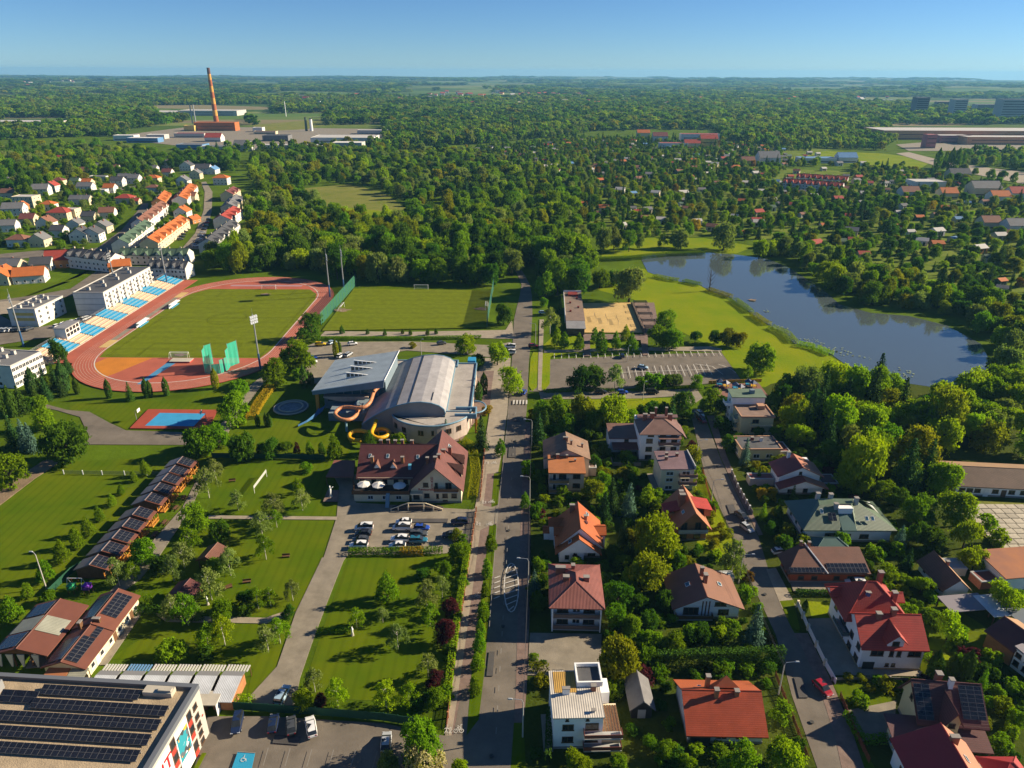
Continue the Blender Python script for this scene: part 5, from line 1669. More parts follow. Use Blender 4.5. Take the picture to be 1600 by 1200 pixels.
# ---- ten holiday cabins
M_CABW = mat("orange brown timber boards", (0.40, 0.17, 0.025), 0.7, var=0.2, scale=1.5)
M_CABR = mat("glossy grey brown cabin roof", (0.16, 0.13, 0.13), 0.4, var=0.15, scale=0.4, spec=0.5)
ys = [176.1, 171.2, 166.8, 162.0, 157.1, 150.6, 145.6, 140.8, 136.1, 131.0]
for i, y in enumerate(ys):
 c = Bld("cabin", f"timber cabin with solar roof panels, {nth(i)} from the far end of its row", "cabin", (-98.3, y - 2.35), rz=-0.02, group="row of timber holiday cabins")
 c.block(0.6, 6.6, 0.45, 3.9, 0, 2.4, M_TIMBER)
 zz = lambda x: 2.4 + 1.3 * (x - 0.6) / 3.4
 c.gable(0.6, 7.6, 0.45, 3.9, 2.4, 1.3, 'y', M_CABR, M_TIMBER, ov=0.5, og=0.2, ridge=0.486, m2=M_RB)
 zr2 = lambda x: 3.7 - 1.3 * (x - 4.0) / 3.6
 c.panels_x(0.5, 3.9, 2, (4.3, zr2(4.3) + 0.27), (7.5, zr2(7.5) + 0.27), 3)
 b = MB()
 b.box(6.62, 6.72, 0.45, 3.9, 0.1, 2.2)
 c.part("front_wall", b, M_CABW)
 b = MB()
 b.box(6.74, 8.4, 0.5, 3.85, 0.0, 0.3)
 c.part("porch_floor", b, M_CABW)
 b = MB()
 for v in (0.5, 2.2, 3.7):
  b.box(8.2, 8.35, v, v + 0.15, 0.3, 2.1)
 b.box(8.22, 8.33, 0.66, 2.19, 0.9, 1.15)
 b.box(8.22, 8.33, 2.36, 3.69, 0.9, 1.15)
 c.part("porch_rail", b, M_CABW)
 f, p = window_mesh(1.0, 1.0, M_FRAMEB)
 o = obj("window", f, c.r, (6.74, 1.2, 1.0), pi / 2)
 obj("pane", p, o)
 c.door('r', 6.74, 3.2, 0.9, 1.9, M_TIMBER)
 if i in (0, 1, 3, 4, 5, 6):
  tt = thing("picnic_table", f"brown picnic table on the grass before a timber cabin, {nth([0, 1, 3, 4, 5, 6].index(i))} from the far end", "picnic table", c.world(10.6, 2.2), group="picnic tables before the cabins")
  b = MB()
  b.box(-0.4, 0.4, -0.9, 0.9, 0.7, 0.76)
  b.build("table_top", M_TIMBER, tt)
  for s in (-0.75, 0.75):
   b = MB()
   b.box(s - 0.14, s + 0.14, -0.9, 0.9, 0.42, 0.47)
   b.build("bench", M_TIMBER, tt)
  b = MB()
  for v in (-0.65, 0.65):
   b.box(-0.8, 0.8, v - 0.05, v + 0.05, 0.35, 0.42)
   b.box(-0.1, 0.1, v - 0.05, v + 0.05, 0, 0.7)
  b.build("leg", M_TIMBER, tt)
# small summer house and barbecue shelter among the birches
for (px, py, w, d, lab) in ((330, 862, 4.6, 5.0, "small red brown gable-roofed shelter beside the park path"), (288, 918, 5.4, 4.2, "dark brown roofed barbecue shelter among the birches")):
 x, y = G2(px, py, 2.8)
 c = Bld("garden_shelter", lab, "shelter", (x - w / 2, y - d / 2), rz=-0.15)
 c.foot(0, w, 0, d)
 b = MB()
 for u in (0.1, w - 0.3):
  for v in (0.1, d - 0.3):
   b.box(u, u + 0.2, v, v + 0.2, 0, 2.3)
 c.part("post", b, M_TIMBER)
 c.gable(0, w, 0, d, 2.3, 1.2, 'y', R_BROWNY if d > 4.5 else R_MAROON, M_TIMBER, ov=0.3, og=0.3)
# playground swing
x, y = G2(120, 917)
t = thing("swing", "white A-framed swing on the lawn between the last cabin and the restaurant", "swing", (x, y, 0))
b = MB()
for u in (-1.6, 1.6):
 b.tube([(u, -1.0, 0), (u, 0, 2.4), (u, 1.0, 0)], 0.07, 5)
b.tube([(-1.6, 0, 2.4), (1.6, 0, 2.4)], 0.07, 5)
b.build("frame", M_WPAINT, t)
b = MB()
for u in (-0.7, 0.7):
 b.tube([(u, 0, 2.4), (u, 0.2, 0.6)], 0.02, 4)
 b.box(u - 0.25, u + 0.25, 0.08, 0.34, 0.52, 0.57)
b.build("seat", M_REDP, t)
x, y = G2(126, 926)
t = thing("play_tower", "small play tower with green and purple panels by the restaurant", "play tower", (x, y, 0))
for u, m in ((-1.6, mat("green plastic", (0.02, 0.25, 0.10), 0.5)), (1.8, mat("purple plastic", (0.14, 0.03, 0.35), 0.5))):
 b = MB()
 for a, c_ in ((-0.6, -0.6), (0.6, -0.6), (0.6, 0.6), (-0.6, 0.6)):
  b.box(u + a - 0.06, u + a + 0.06, c_ - 0.06, c_ + 0.06, 0, 2.2)
 b.build("post", M_TIMBER, t)
 b = MB()
 b.box(u - 0.7, u + 0.7, -0.7, 0.7, 1.2, 1.7)
 b.face([(u - 0.8, -0.8, 2.2), (u + 0.8, -0.8, 2.2), (u, 0, 2.9)])
 b.face([(u + 0.8, -0.8, 2.2), (u + 0.8, 0.8, 2.2), (u, 0, 2.9)])
 b.face([(u + 0.8, 0.8, 2.2), (u - 0.8, 0.8, 2.2), (u, 0, 2.9)])
 b.face([(u - 0.8, 0.8, 2.2), (u - 0.8, -0.8, 2.2), (u, 0, 2.9)])
 b.build("play_panel", m, t)
A_, B_ = G2(398, 771), G2(417, 745)
t = thing("volleyball_net", "white volleyball net on the lawn left of the hotel", "net", (*A_, 0))
b = MB()
d = (B_[0] - A_[0], B_[1] - A_[1])
b.tube([(0, 0, 0), (0, 0, 2.4)], 0.07, 5)
b.tube([(*d, 0), (*d, 2.4)], 0.07, 5)
b.build("post", M_WPAINT, t)
b = MB()
b.face([(0, 0, 1.5), (*d, 1.5), (*d, 2.4), (0, 0, 2.4)])
b.build("net_panel", netting("white court net", (0.6, 0.6, 0.58), 0.4), t)
# white sculptures and small benches on the lawn
for i, (px, py, lab) in enumerate(((325, 945, "white garden statue on the lawn among birches below the shelter"), (551, 993, "small white garden statue by the flower bed on the hotel lawn"))):
 x, y = G2(px, py)
 t = thing("statue", lab, "statue", (x, y, 0))
 b = MB()
 b.tube([(0, 0, 0), (0, 0, 0.5)], [0.35, 0.3], 8)
 b.build("pedestal", M_CONC, t)
 b = MB()
 b.tube([(0, 0, 0.5), (0, 0, 1.2), (0.03, 0, 1.7), (0, 0, 1.95), (0, 0, 2.2)], [0.26, 0.18, 0.24, 0.09, 0.14], 8)
 b.build("figure", M_WPAINT, t, smooth=True)
for i, (px, py, rz) in enumerate(((363, 753, 0.2), (447, 871, 0.1), (357, 920, 0.6), (386, 911, 0.2))):
 x, y = G2(px, py)
 t = thing("park_bench", ["brown bench on the lawn beside the volleyball net", "brown bench in the open lawn near the hotel driveway", "brown bench set aslant among birches near the white statue", "brown bench behind the birches between statue and driveway"][i], "bench", (x, y, 0), rz)
 b = MB()
 b.box(-0.9, 0.9, -0.25, 0.25, 0.42, 0.48)
 b.build("seat", M_TIMBER, t)
 b = MB()
 b.box(-0.9, 0.9, 0.25, 0.3, 0.5, 0.95)
 b.build("backrest", M_TIMBER, t)
 b = MB()
 for u in (-0.75, 0.75):
  b.box(u - 0.05, u + 0.05, -0.25, 0.3, 0, 0.42)
 b.build("leg", M_DARKM, t)
# ================================================================ villas between the main road and the side street, and beyond the street
def H(name_label, x, y, rz=0.0, cat="house", name="house"):
 return Bld(name, name_label, cat, (x, y), rz=rz)
# 1 red hipped house with two balconies
h = H("three-storey pale house with red seamed hip roof and two full-width balconies", 8.3, 113.0, -0.03)
h.block(0, 10, 1.3, 13.2, 0, 6.5, M_WHITEW, plinth=M_PLINTH)
h.hip(-0.2, 10.2, 0, 13.2, 6.5, 2.3, R_SEAMRED, ov=0.45)
for x in (0, 9.75):
 h.block(x, x + 0.25, 0, 1.28, 0, 6.3, M_WHITEW, "side_wall", foot=False)
for z in (0.6, 3.5):
 h.balcony(0.26, 9.74, 0.05, 1.29, z, M_GREYW, mat("brown balcony panel", (0.15, 0.105, 0.085), 0.7))
 for u in (2.2, 7.6):
  h.win('f', 1.3, u, z + 0.5, 2.3, 1.5, M_FRAMEB)
 h.win('f', 1.3, 5, z + 0.6, 1.6, 1.3)
for u, v, w in ((1.9, 9.6, 2.0), (4.6, 10.4, 0.7), (3.0, 6.6, 1.2), (7.2, 6.6, 1.1)):
 h.chimney(u, v, 6.9, 8.9, w, 0.8)
for v in (4, 8, 11):
 h.win('r', 10, v, 3.8)
 h.win('l', 0, v, 3.8)
# 2 orange many-gabled house
h = H("white house under stacked orange tiled gables with dormers", 10.6, 136.0, -0.02)
h.block(0.5, 10.2, 1.5, 11.5, 0, 4.0, M_WHITEW, plinth=M_PLINTH)
h.gable(0.5, 10.2, 1.2, 11.5, 4.0, 4.6, 'y', R_ORANGEY, M_WHITEW, ov=0.9, og=0.4)
h.block(0.6, 6.3, -0.4, 1.45, 0, 2.9, M_WHITEW)
h.gable(0.2, 9.8, -0.6, 1.3, 2.9, 3.9, 'y', R_ORANGEY, M_WHITEW, ov=0.6, og=0.35)
h.gable(-1.6, 4.5, 8.0, 10.9, 4.4, 1.0, 'x', R_ORANGE, M_WHITEW, ov=0.3, og=0.2)
h.gable(-0.4, 4.5, 4.6, 7.4, 4.2, 1.0, 'x', R_ORANGE, M_WHITEW, ov=0.3, og=0.2)
h.gable(6.5, 11.8, 4.8, 8.6, 4.2, 0.9, 'x', R_ORANGE, M_WHITEW, ov=0.3, og=0.2)
h.block(-1.5, 0.45, 8.1, 10.8, 0, 4.35, M_WHITEW)
h.block(-0.3, 0.45, 4.7, 7.3, 0, 4.15, M_WHITEW)
h.block(10.25, 11.7, 4.9, 8.5, 0, 4.15, M_WHITEW)
h.block(-2.8, -1.55, 8.2, 10.4, 0, 2.2, M_WHITEW)
h.gable(-3.0, -1.55, 8.0, 10.6, 2.2, 0.5, 'x', R_ORANGE, None, ov=0.2, og=0.1)
h.win('f', -0.4, 2.4, 0.7, 1.2, 1.5)
h.win('f', -0.4, 4.9, 3.0, 0.9, 0.9)
h.win('f', 1.5, 8.3, 0.5, 1.8, 1.9, M_FRAMEB)
for v in (5.4, 6.8, 9.4):
 h.win('l', -0.3 if v < 8 else -1.5, v, 1.0, 1.1, 1.3)
h.chimney(3.9, 9.7, 6.5, 9.3, 1.1, 0.6)
h.chimney(6.9, 6.2, 6.5, 8.6, 0.7, 0.6)
h.skylight(7.6, 9.6, 4.0 + 2.6 * 4.6 / 4.85 + 0.3, 0.95, 'r', 0.9, 1.1)
h.skylight(3.0, 0.2, 2.9 + 2.8 * 3.9 / 4.8 + 0.3, 0.81, 'l', 0.9, 1.1)
b = MB()
b.tube([(7.2, 5.2, 6.6), (7.2, 5.2, 7.6)], 0.05, 5)
b.tube([(7.05, 5.0, 7.6), (7.2, 5.2, 7.62)], [0.55, 0.1], 10)
h.part("satellite_dish", b, M_WPAINT)
# 3 brown gable with orange flat block
h = H("beige house with sloping brown gable roof behind and orange flat-roofed front block with balconies", 10.2, 165.3, -0.02)
h.block(0, 9.4, 0.9, 8.8, 0, 6.4, M_BEIGE, plinth=M_PLINTH)
b = MB()
b.slab([(-0.3, -0.1, 6.5), (9.8, -0.1, 6.5), (9.8, 8.9, 7.0), (-0.3, 8.9, 7.0)], 0.3)
h.part("roof", b, mat("orange bitumen roof", (0.36, 0.135, 0.05), 0.8, var=0.15, scale=0.3))
h.block(-1.2, 11.4, 8.9, 18.6, 0, 6.0, M_BEIGE)
h.gable(-1.2, 11.4, 8.5, 18.6, 6.0, 2.9, 'y', mat("brown felt shingle roof", (0.20, 0.125, 0.085), 0.85, var=0.2, scale=0.4, bump=0.3), M_BEIGE, ov=0.3, og=0.4)
for z in (0.5, 3.4):
 h.balcony(0, 5.2, -0.6, 0.89, z, M_GREYW, mat("ochre balcony panel", (0.27, 0.17, 0.08), 0.7))
 h.win('f', 0.9, 3.6, z + 0.7, 2.0, 1.6, M_FRAMEB)
 h.win('f', 0.9, 1.4, z + 0.2, 1.0, 2.1)
 h.win('f', 0.9, 7.4, z + 0.8, 2.0, 1.4, M_FRAMEB)
for u, v, z, zt, w in ((2.4, 7.0, 6.8, 8.2, .8), (5.0, 7.4, 6.8, 7.8, .5), (7.2, 5.8, 6.8, 7.4, .4), (5.2, 13, 8, 10.4, .5), (6.4, 12.2, 8, 9.8, .5), (9.6, 13.4, 6.6, 8.2, .5), (4.6, 14.6, 8, 9.6, .7)):
 h.chimney(u, v, z, zt, w, 0.5)
h.block(11.45, 13.6, 9.4, 13.4, 0, 2.6, M_BEIGE)
h.flat(11.45, 13.6, 9.4, 13.4, 2.6, R_FELT, 0.2)
# 4 tall white house with brown hip roof and an annex
h = H("tall white four-storey house with brown seamed hip roof and low annex", 37.6, 183.3, 0.0)
h.block(0, 11.6, 0, 12.4, 0, 9.0, M_WHITEW, plinth=M_PLINTH)
h.hip(0, 11.6, 0, 8.6, 9.0, 2.6, R_SEAMBR, ov=0.6)
b = MB()
b.slab([(0.2, 8.7, 10.0), (12.4, 8.7, 10.0), (13.2, 12.8, 9.0), (0.8, 12.8, 9.0)], 0.25)
h.part("roof", b, R_SEAMBR)
b = MB()
b.slab([(12.3, 1.0, 8.4), (13.6, 0.6, 7.2), (13.6, 9.0, 7.2), (12.3, 9.0, 8.4)], 0.2)
h.part("roof", b, R_SEAMBR)
h.wins('f', 0, [2.6], (0.5, 3.2, 5.9), 1.9, 1.5, M_FRAMEB)
h.wins('f', 0, [6.6, 9.8], (3.2, 5.9), 1.7, 1.5, M_FRAMEB)
h.wins('f', 0, [2.9, 6.4, 9.6], (8.0,), 1.8, 0.8, M_FRAMEB)
for z in (3.0, 5.7):
 h.balcony(5.2, 11.5, -1.3, -0.01, z, M_GREYW, mat("mauve balcony panel", (0.20, 0.11, 0.10), 0.7))
b = MB()
b.slab([(5.0, -1.5, 8.0), (11.7, -1.5, 8.0), (11.7, -0.02, 8.3), (5.0, -0.02, 8.3)], 0.12)
h.part("canopy", b, R_SEAMBR)
for u, v in ((2.0, 6.2), (4.2, 6.8), (9.4, 6.2), (6.0, 10.6), (9.2, 10.6)):
 h.chimney(u, v, 9.6, 12.3, 1.2 if v < 7 else 0.6, 0.7)
h.block(-8.2, -0.02, 5.0, 12.6, 0, 4.8, M_WHITEW)
b = MB()
b.slab([(-8.5, 4.7, 4.9), (-0.02, 4.7, 4.9), (-0.02, 12.9, 5.9), (-8.5, 12.9, 5.9)], 0.25)
h.part("roof", b, R_SEAMBR)
b = MB()
b.slab([(-7.6, 1.6, 2.9), (-0.02, 1.6, 2.9), (-0.02, 4.98, 3.5), (-7.6, 4.98, 3.5)], 0.15)
h.part("porch_roof", b, R_MAROON)
h.win('f', 5.0, -3.2, 3.6, 1.3, 0.9, M_FRAMEB)
b = MB()
b.box(-8.3, -8.1, -3.0, 5.0, 0, 1.1)
b.box(-8.1, 0, -3.2, -3.0, 0, 1.1)
h.part("garden_wall", b, M_PLINTH)
# 5 pale yellow cube
h = H("pale yellow two-storey cube house with mauve seamed lean roof", 40.5, 166.6, 0.03)
h.block(0, 9.0, 0, 8.6, 0, 7.0, M_CREAM, plinth=M_PLINTH)
b = MB()
b.slab([(-0.3, -0.3, 7.1), (9.0, -0.3, 7.1), (9.0, 9.0, 7.6), (-0.3, 9.0, 7.6)], 0.25)
h.part("roof", b, wave_mat("mauve seamed metal roof", (0.20, 0.13, 0.135), 1.1, 'X', 0.35, 0.5))
b = MB()
b.box(9.02, 9.3, -0.3, 9, 6.8, 8.0)
h.part("parapet", b, M_GREYW)
h.wins('f', 0, [2.4], (0.6, 3.0, 5.0), 2.0, 1.2)
h.wins('f', 0, [6.8], (3.0, 5.0), 2.2, 1.3)
for z in (2.4, 4.7):
 h.balcony(4.9, 9.8, -1.1, -0.01, z, M_CREAM, mat("mauve balcony panel", (0.2, 0.11, 0.1), 0.7))
for u, v in ((2.8, 6.6), (5.6, 6.2), (2.2, 4.4)):
 h.chimney(u, v, 7.3, 8.3, 0.7, 0.6)
b = MB()
b.box(-1.6, -0.02, -0.5, 9, 0, 0.25)
h.part("terrace", b, M_PAVE)
# 6 brick house with steep orange roof
h = H("unplastered brick house with steep orange gable roof and red dormers", 40.2, 142.9, 0.03)
h.block(0.3, 7.4, 1.2, 11.6, 0, 4.6, M_BRICKW, plinth=M_PLINTH)
h.gable(0.3, 7.4, 1.2, 11.6, 4.6, 4.0, 'y', mat("smooth orange sheet roof", (0.33, 0.12, 0.05), 0.55, var=0.08, scale=0.3), M_BRICKW, ov=1.0, og=1.1, m2=mat("salmon orange sheet roof", (0.37, 0.145, 0.075), 0.55, var=0.08, scale=0.3))  # right slope painted paler, as the sun lights it
b = MB()
b.box(7.5, 9.2, 4.8, 9.4, 4.6, 6.4)
h.part("dormer", b, M_BRICKW)
b = MB()
b.slab([(5.2, 4.5, 7.4), (9.5, 4.5, 6.5), (9.5, 9.7, 6.5), (5.2, 9.7, 7.4)], 0.15)
h.part("dormer_roof", b, R_RED)
b = MB()
b.slab([(-2.2, 5.2, 5.4), (2.4, 5.2, 6.6), (2.4, 9.4, 6.6), (-2.2, 9.4, 5.4)], 0.15)
h.part("dormer_roof", b, R_RED)
b = MB()
b.box(-1.9, 0.28, 5.4, 9.2, 0, 5.2)
h.part("wall", b, M_BRICKW)
h.chimney(2.2, 6.6, 6, 9.9, 1.3, 0.9)
h.chimney(2.4, 8.6, 6, 9.6, 1.0, 0.8)
h.balcony(0.3, 7.4, 0.0, 1.19, 3.0, M_GREYW, M_GREYW, 0.9)
for u in (1.8, 5.2):
 h.win('f', 1.2, u, 3.3, 1.5, 2.0, M_FRAMEB)
 h.win('f', 1.2, u, 0.5, 1.8, 1.9, M_FRAMEB)
h.skylight(1.9, 3.6, 4.6 + 1.6 * 1.127 + 0.3, 1.127, 'l')
# 7 white house with lopsided brown roof
h = H("white house with lopsided brown roof, dark on one slope and sunlit on the other", 34.2, 117.0, 0.0)
h.block(0.2, 13.4, 0, 9.4, 0, 3.2, M_WHITEW, plinth=M_PLINTH)
h.gable(0.2, 13.4, 0, 9.4, 3.3, 2.9, 'y', mat("smooth chestnut roof", (0.22, 0.08, 0.055), 0.6, var=0.08, scale=0.4), M_WHITEW, ov=0.9, og=0.8, ridge=0.45, m2=mat("light brown smooth roof", (0.20, 0.095, 0.06), 0.6, var=0.08, scale=0.4))  # right slope takes its own brown with the sunlight painted in
h.win('f', 0, 3.4, 1.2, 3.2, 1.8, M_FRAMEB)
h.win('f', 0, 10.2, 1.1, 2.2, 1.4, M_FRAMEB)
h.win('f', 0, 9.4, 3.4, 2.4, 1.0, M_FRAMEB)
for u in (5.7, 6.4, 7.1):
 b = MB()
 b.box(u - 0.12, u + 0.12, -0.10, -0.01, 0.4, 4.6)
 h.part("dark_strip", b, M_TIMBER)
h.balcony(0.2, 7.8, -1.4, -0.12, 0.9, M_GREYW, M_TIMBER)
h.chimney(6.6, 6.2, 6, 8.4, 0.7, 0.6)
h.chimney(6.9, 4.2, 6, 8.2, 0.7, 0.9)
h.skylight(10.4, 5.2, 3.3 + 3.0 * 2.9 / 7.26 + 0.3, 0.4, 'r', 0.9, 1.2)
h.skylight(3.4, 4.6, 3.3 + 3.2 * 2.9 / 5.94 + 0.3, 0.49, 'l', 1.0, 1.2)
h.block(10.6, 15.4, 10.4, 12.6, 0, 2.4, M_GREYW)
h.flat(10.6, 15.4, 10.4, 12.6, 2.4, R_GREY, 0.1)
# 8 big red-orange tiled house
h = H("single-storey house under a big orange red tiled roof with pyramid dormer", 30.3, 86.6, -0.02)
h.block(0, 12.6, 0.2, 10.6, 0, 3.0, M_WHITEW, plinth=M_PLINTH)
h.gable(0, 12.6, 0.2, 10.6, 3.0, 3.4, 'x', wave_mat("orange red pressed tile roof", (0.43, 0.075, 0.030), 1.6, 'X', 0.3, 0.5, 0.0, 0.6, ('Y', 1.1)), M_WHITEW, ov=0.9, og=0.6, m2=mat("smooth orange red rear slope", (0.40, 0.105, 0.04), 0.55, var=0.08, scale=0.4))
b = MB()
for p, q in (((5.2, 8.8), (9.6, 8.8)), ((9.6, 8.8), (9.6, 6.0)), ((9.6, 6.0), (5.2, 6.0)), ((5.2, 6.0), (5.2, 8.8))):
 b.face([(*p, 4.2 if p[1] > 8 else 6.6), (7.4, 7.2, 8.3), (*q, 4.2 if q[1] > 8 else 6.6)])
h.part("dormer", b, mat("smooth orange red rear slope", (0.42, 0.1, 0.04)))
for u, v, zt in ((4.2, 6.9, 8.4), (5.2, 4.6, 7.7), (8.8, 4.9, 7.2)):
 h.chimney(u, v, 5.2, zt, 0.7, 0.7, M_BRICKW)
h.wins('f', 0.2, [5.6, 9.0], (1.0,), 2.0, 1.3)
b = MB()
b.box(0.3, 3.6, -0.4, 0.18, 0.0, 2.6)
h.part("porch", b, M_DARKM)
h.skylight(2.8, 6.9, 6.0, -0.65, 'f', 0.6, 0.6)
# 9 white flat house by the road
h = H("white flat-roofed house with weathered sheet roof, roof box and terraced annex beside the main road", 7.2, 85.4, 0.03)
h.block(0, 8.2, 0, 9.4, 0, 7.4, M_WHITEW, plinth=M_PLINTH)
b = MB()
b.slab([(-0.2, -0.3, 7.5), (8.4, -0.3, 7.5), (8.4, 9.6, 7.8), (-0.2, 9.6, 7.8)], 0.25)
h.part("roof", b, wave_mat("pale weathered sheet roof", (0.50, 0.46, 0.40), 0.8, 'X', 0.25, 0.6))
b = MB()
b.slab([(0.5, 4.8, 7.72), (4.3, 4.8, 7.72), (4.3, 9.3, 7.86), (0.5, 9.3, 7.86)], 0.06)
h.part("roof_patch", b, wave_mat("rusty ochre sheet", (0.42, 0.25, 0.06), 0.9, 'X', 0.3, 0.7))
b = MB()
for q in ((4.4, 8.9, 6.0, 6.3), (4.4, 8.9, 10.2, 10.5), (4.4, 4.7, 6.31, 10.19), (8.6, 8.9, 6.31, 10.19)):
 b.box(q[0], q[1], q[2], q[3], 7.6, 8.7)
h.part("roof_box", b, M_WHITEW)
b = MB()
b.box(4.71, 8.59, 6.31, 10.19, 7.6, 8.0)
h.part("roof_box_floor", b, R_DARK)
h.chimney(2.4, 4.6, 7.6, 8.9, 1.2, 0.5, M_WPAINT)
h.chimney(7.2, 5.2, 7.6, 8.8, 0.8, 0.6)
h.chimney(6.6, 0.8, 7.5, 8.0, 0.5, 0.4, M_GREYW)
for z in (1.6, 4.4):
 h.win('f', 0, 2.4, z, 1.9, 1.3, M_FRAMEB)
 h.win('f', 0, 6.4, z, 2.2, 1.5, M_FRAMEB)
 h.balcony(5.0, 11.4, -1.5, -0.02, z - 0.5, M_GREYW, mat("red brown balcony panel", (0.20, 0.06, 0.045), 0.7), 0.9)
h.win('f', 0, 2.2, 6.5, 0.5, 0.5, M_FRAMEB)
h.win('f', 0, 5.6, 6.5, 0.5, 0.5, M_FRAMEB)
h.block(8.22, 11.4, 0.2, 6.0, 0, 3.6, M_CREAM)
b = MB()
for i in range(7):
 b.box(8.3 + i * 0.46, 8.6 + i * 0.46, -1.0, 5.6, 3.62, 3.74)
h.part("pergola_slat", b, M_TIMBER)
b = MB()
b.box(8.21, 10.2, 6.02, 9.2, 0, 6.2)
h.part("stair_wall", b, M_WHITEW)
b = MB()
b.box(-1.6, -0.02, -0.6, 7, 0.0, 0.2)
h.part("terrace", b, M_PAVE)
# 10 grey shed
h = H("dark grey wooden garden shed with tall gable between the white house and orange red roof", 21.1, 91.2, 0.02, "shed", "garden_shed")
h.block(0.3, 3.9, 0.5, 6.4, 0, 2.9, M_DARKM)
h.gable(0.3, 3.9, 0.3, 6.4, 2.9, 1.7, 'y', mat("grey shingle roof", (0.145, 0.14, 0.14), 0.8, var=0.15, scale=0.6), M_DARKM, ov=0.5, og=0.5)
h.door('f', 0.5, 2.1, 1.4, 2.1, M_GREYW)
# 11 big white house with red roofs
h = H("large white house with red tiled front roof, gabled dormer and red pyramid roof behind", 69.4, 103.2, -0.03)
h.block(-2.6, 8.9, 0, 15.4, 0, 5.8, M_WHITEW, plinth=mat("sandstone plinth", (0.40, 0.29, 0.16), 0.9, var=0.15, scale=1))
h.gable(-2.6, 8.9, 0, 9.0, 5.8, 3.6, 'x', R_RED, M_WHITEW, ov=0.6, og=0.6, ridge=0.52)
h.hip(-3.4, 8.2, 6.4, 16.2, 6.6, 5.4, R_REDY, ov=0.6)
h.gable(-4.3, -1.0, 12.2, 14.8, 7.4, 1.0, 'x', R_RED, M_WHITEW, ov=0.3, og=0.2)
h.gable(6.6, 9.6, 11.0, 13.6, 7.4, 1.0, 'x', R_RED, M_WHITEW, ov=0.3, og=0.2)
b = MB()
b.box(1.7, 4.7, -0.03, 2.6, 5.6, 7.3)
h.part("dormer", b, M_WHITEW)
h.gable(1.7, 4.7, -0.02, 3.8, 7.3, 1.5, 'y', R_REDY, M_WHITEW, ov=0.5, og=0.5, name="dormer_roof")
h.win('f', -0.03, 3.2, 6.1, 1.3, 1.1, M_FRAMEB)
h.win('f', 0, 0.2, 3.6, 2.4, 1.4, M_FRAMEB)
h.win('f', 0, 2.9, 3.5, 0.8, 1.5, M_FRAMEB)
h.win('f', 0, 4.3, 3.5, 0.8, 1.5, M_FRAMEB)
h.win('f', 0, 7.2, 3.6, 2.4, 1.4, M_FRAMEB)
for u in (2.6, 3.8):
 h.win('f', 0, u, 1.0, 0.7, 0.8, M_FRAMEB)
h.door('f', 0, -0.9, 2.2, 2.0, M_DARKM)
for v in (1.6, 4.8, 8.4, 12.6):
 h.win('l', -2.6, v, 3.6, 1.4, 1.4, M_FRAMEB)
 if v < 10:
  h.win('l', -2.6, v, 0.9, 1.6, 1.3, M_FRAMEB)
h.balcony(-4.0, -2.62, 5.6, 10.6, 3.0, M_GREYW, mat("dark glass rail", (0.05, 0.075, 0.085), 0.2), 0.9)
for u, v, zt in ((1.2, 4.2, 10.2), (4.2, 4.8, 10.8), (5.2, 13.6, 12.6), (1.4, 9.8, 10.6), (6.4, 9.4, 11.0)):
 h.chimney(u, v, 8.0, zt, 0.9, 0.8)
b = MB()
b.tube([(0.9, 8.7, 10.3), (0.9, 8.7, 11.0)], 0.05, 5)
b.tube([(0.7, 8.5, 11.0), (0.9, 8.7, 11.02)], [0.5, 0.1], 10)
h.part("satellite_dish", b, M_BLUEST)
# 12 dark brown house with solar panels
h = H("yellow house with dark brown roofs, solar panels and a pointed dormer", 66.5, 86.6, -0.10)
h.block(2.6, 13.2, 1.6, 7.6, 0, 4.8, M_YELLW, plinth=M_PLINTH)
h.gable(2.6, 13.2, 0.9, 8.2, 4.8, 4.2, 'x', R_MAROON, M_YELLW, ov=0.5, og=0.5, ridge=0.66)
sl12 = 4.2 / (0.66 * 7.3)
h.panels(2.3, 4.9, 2, (0.9, 4.8 + 0.34), (5.2, 4.8 + 4.3 * sl12 + 0.34), 4)
h.panels(9.6, 13.4, 3, (1.4, 4.8 + .5 * sl12 + 0.34), (5.4, 4.8 + 4.5 * sl12 + 0.34), 4)
b = MB()
b.box(6.2, 8.6, 0.2, 3.6, 0, 6.0)
h.part("bay", b, M_YELLW)
h.gable(6.2, 8.6, 0.0, 4.4, 6.0, 2.2, 'y', R_MAROON, M_YELLW, ov=0.5, og=0.5, name="dormer_roof")
h.win('f', 0.2, 7.4, 4.6, 1.1, 1.0, M_FRAMEB)
h.win('f', 0.2, 7.4, 2.4, 2.0, 1.1, M_FRAMEB)
h.block(-1.8, 6.0, -4.0, 1.4, 0, 2.9, M_YELLW)
b = MB()
b.slab([(-2.6, -4.6, 3.0), (6.1, -4.6, 3.0), (6.1, 2.4, 4.4), (-2.6, 2.4, 4.4)], 0.2)
h.part("garage_roof", b, mat("smooth maroon roof", (0.10, 0.045, 0.048), 0.6, var=0.1, scale=0.4))
b = MB()
b.slab([(8.8, -2.6, 2.7), (13.4, -2.6, 2.7), (13.4, 1.4, 3.9), (8.8, 1.4, 3.9)], 0.2)
h.part("porch_roof", b, R_MAROON)
for u, v in ((9.0, -2.2), (13.0, -2.2)):
 h.block(u, u + 0.25, v, v + 0.25, 0, 2.5, M_TIMBER, "post", foot=False)
h.win('l', 2.6, 4.8, 5.6, 0.9, 1.1, M_FRAMEB)
for v in (-2.4, -0.4):
 h.win('l', -1.8, v, 0.8, 1.2, 1.2)
h.chimney(7.0, 6.6, 7.5, 10.2, 0.9, 0.9)
h.chimney(8.4, 5.2, 8, 10.4, 0.7, 0.7, M_WPAINT)
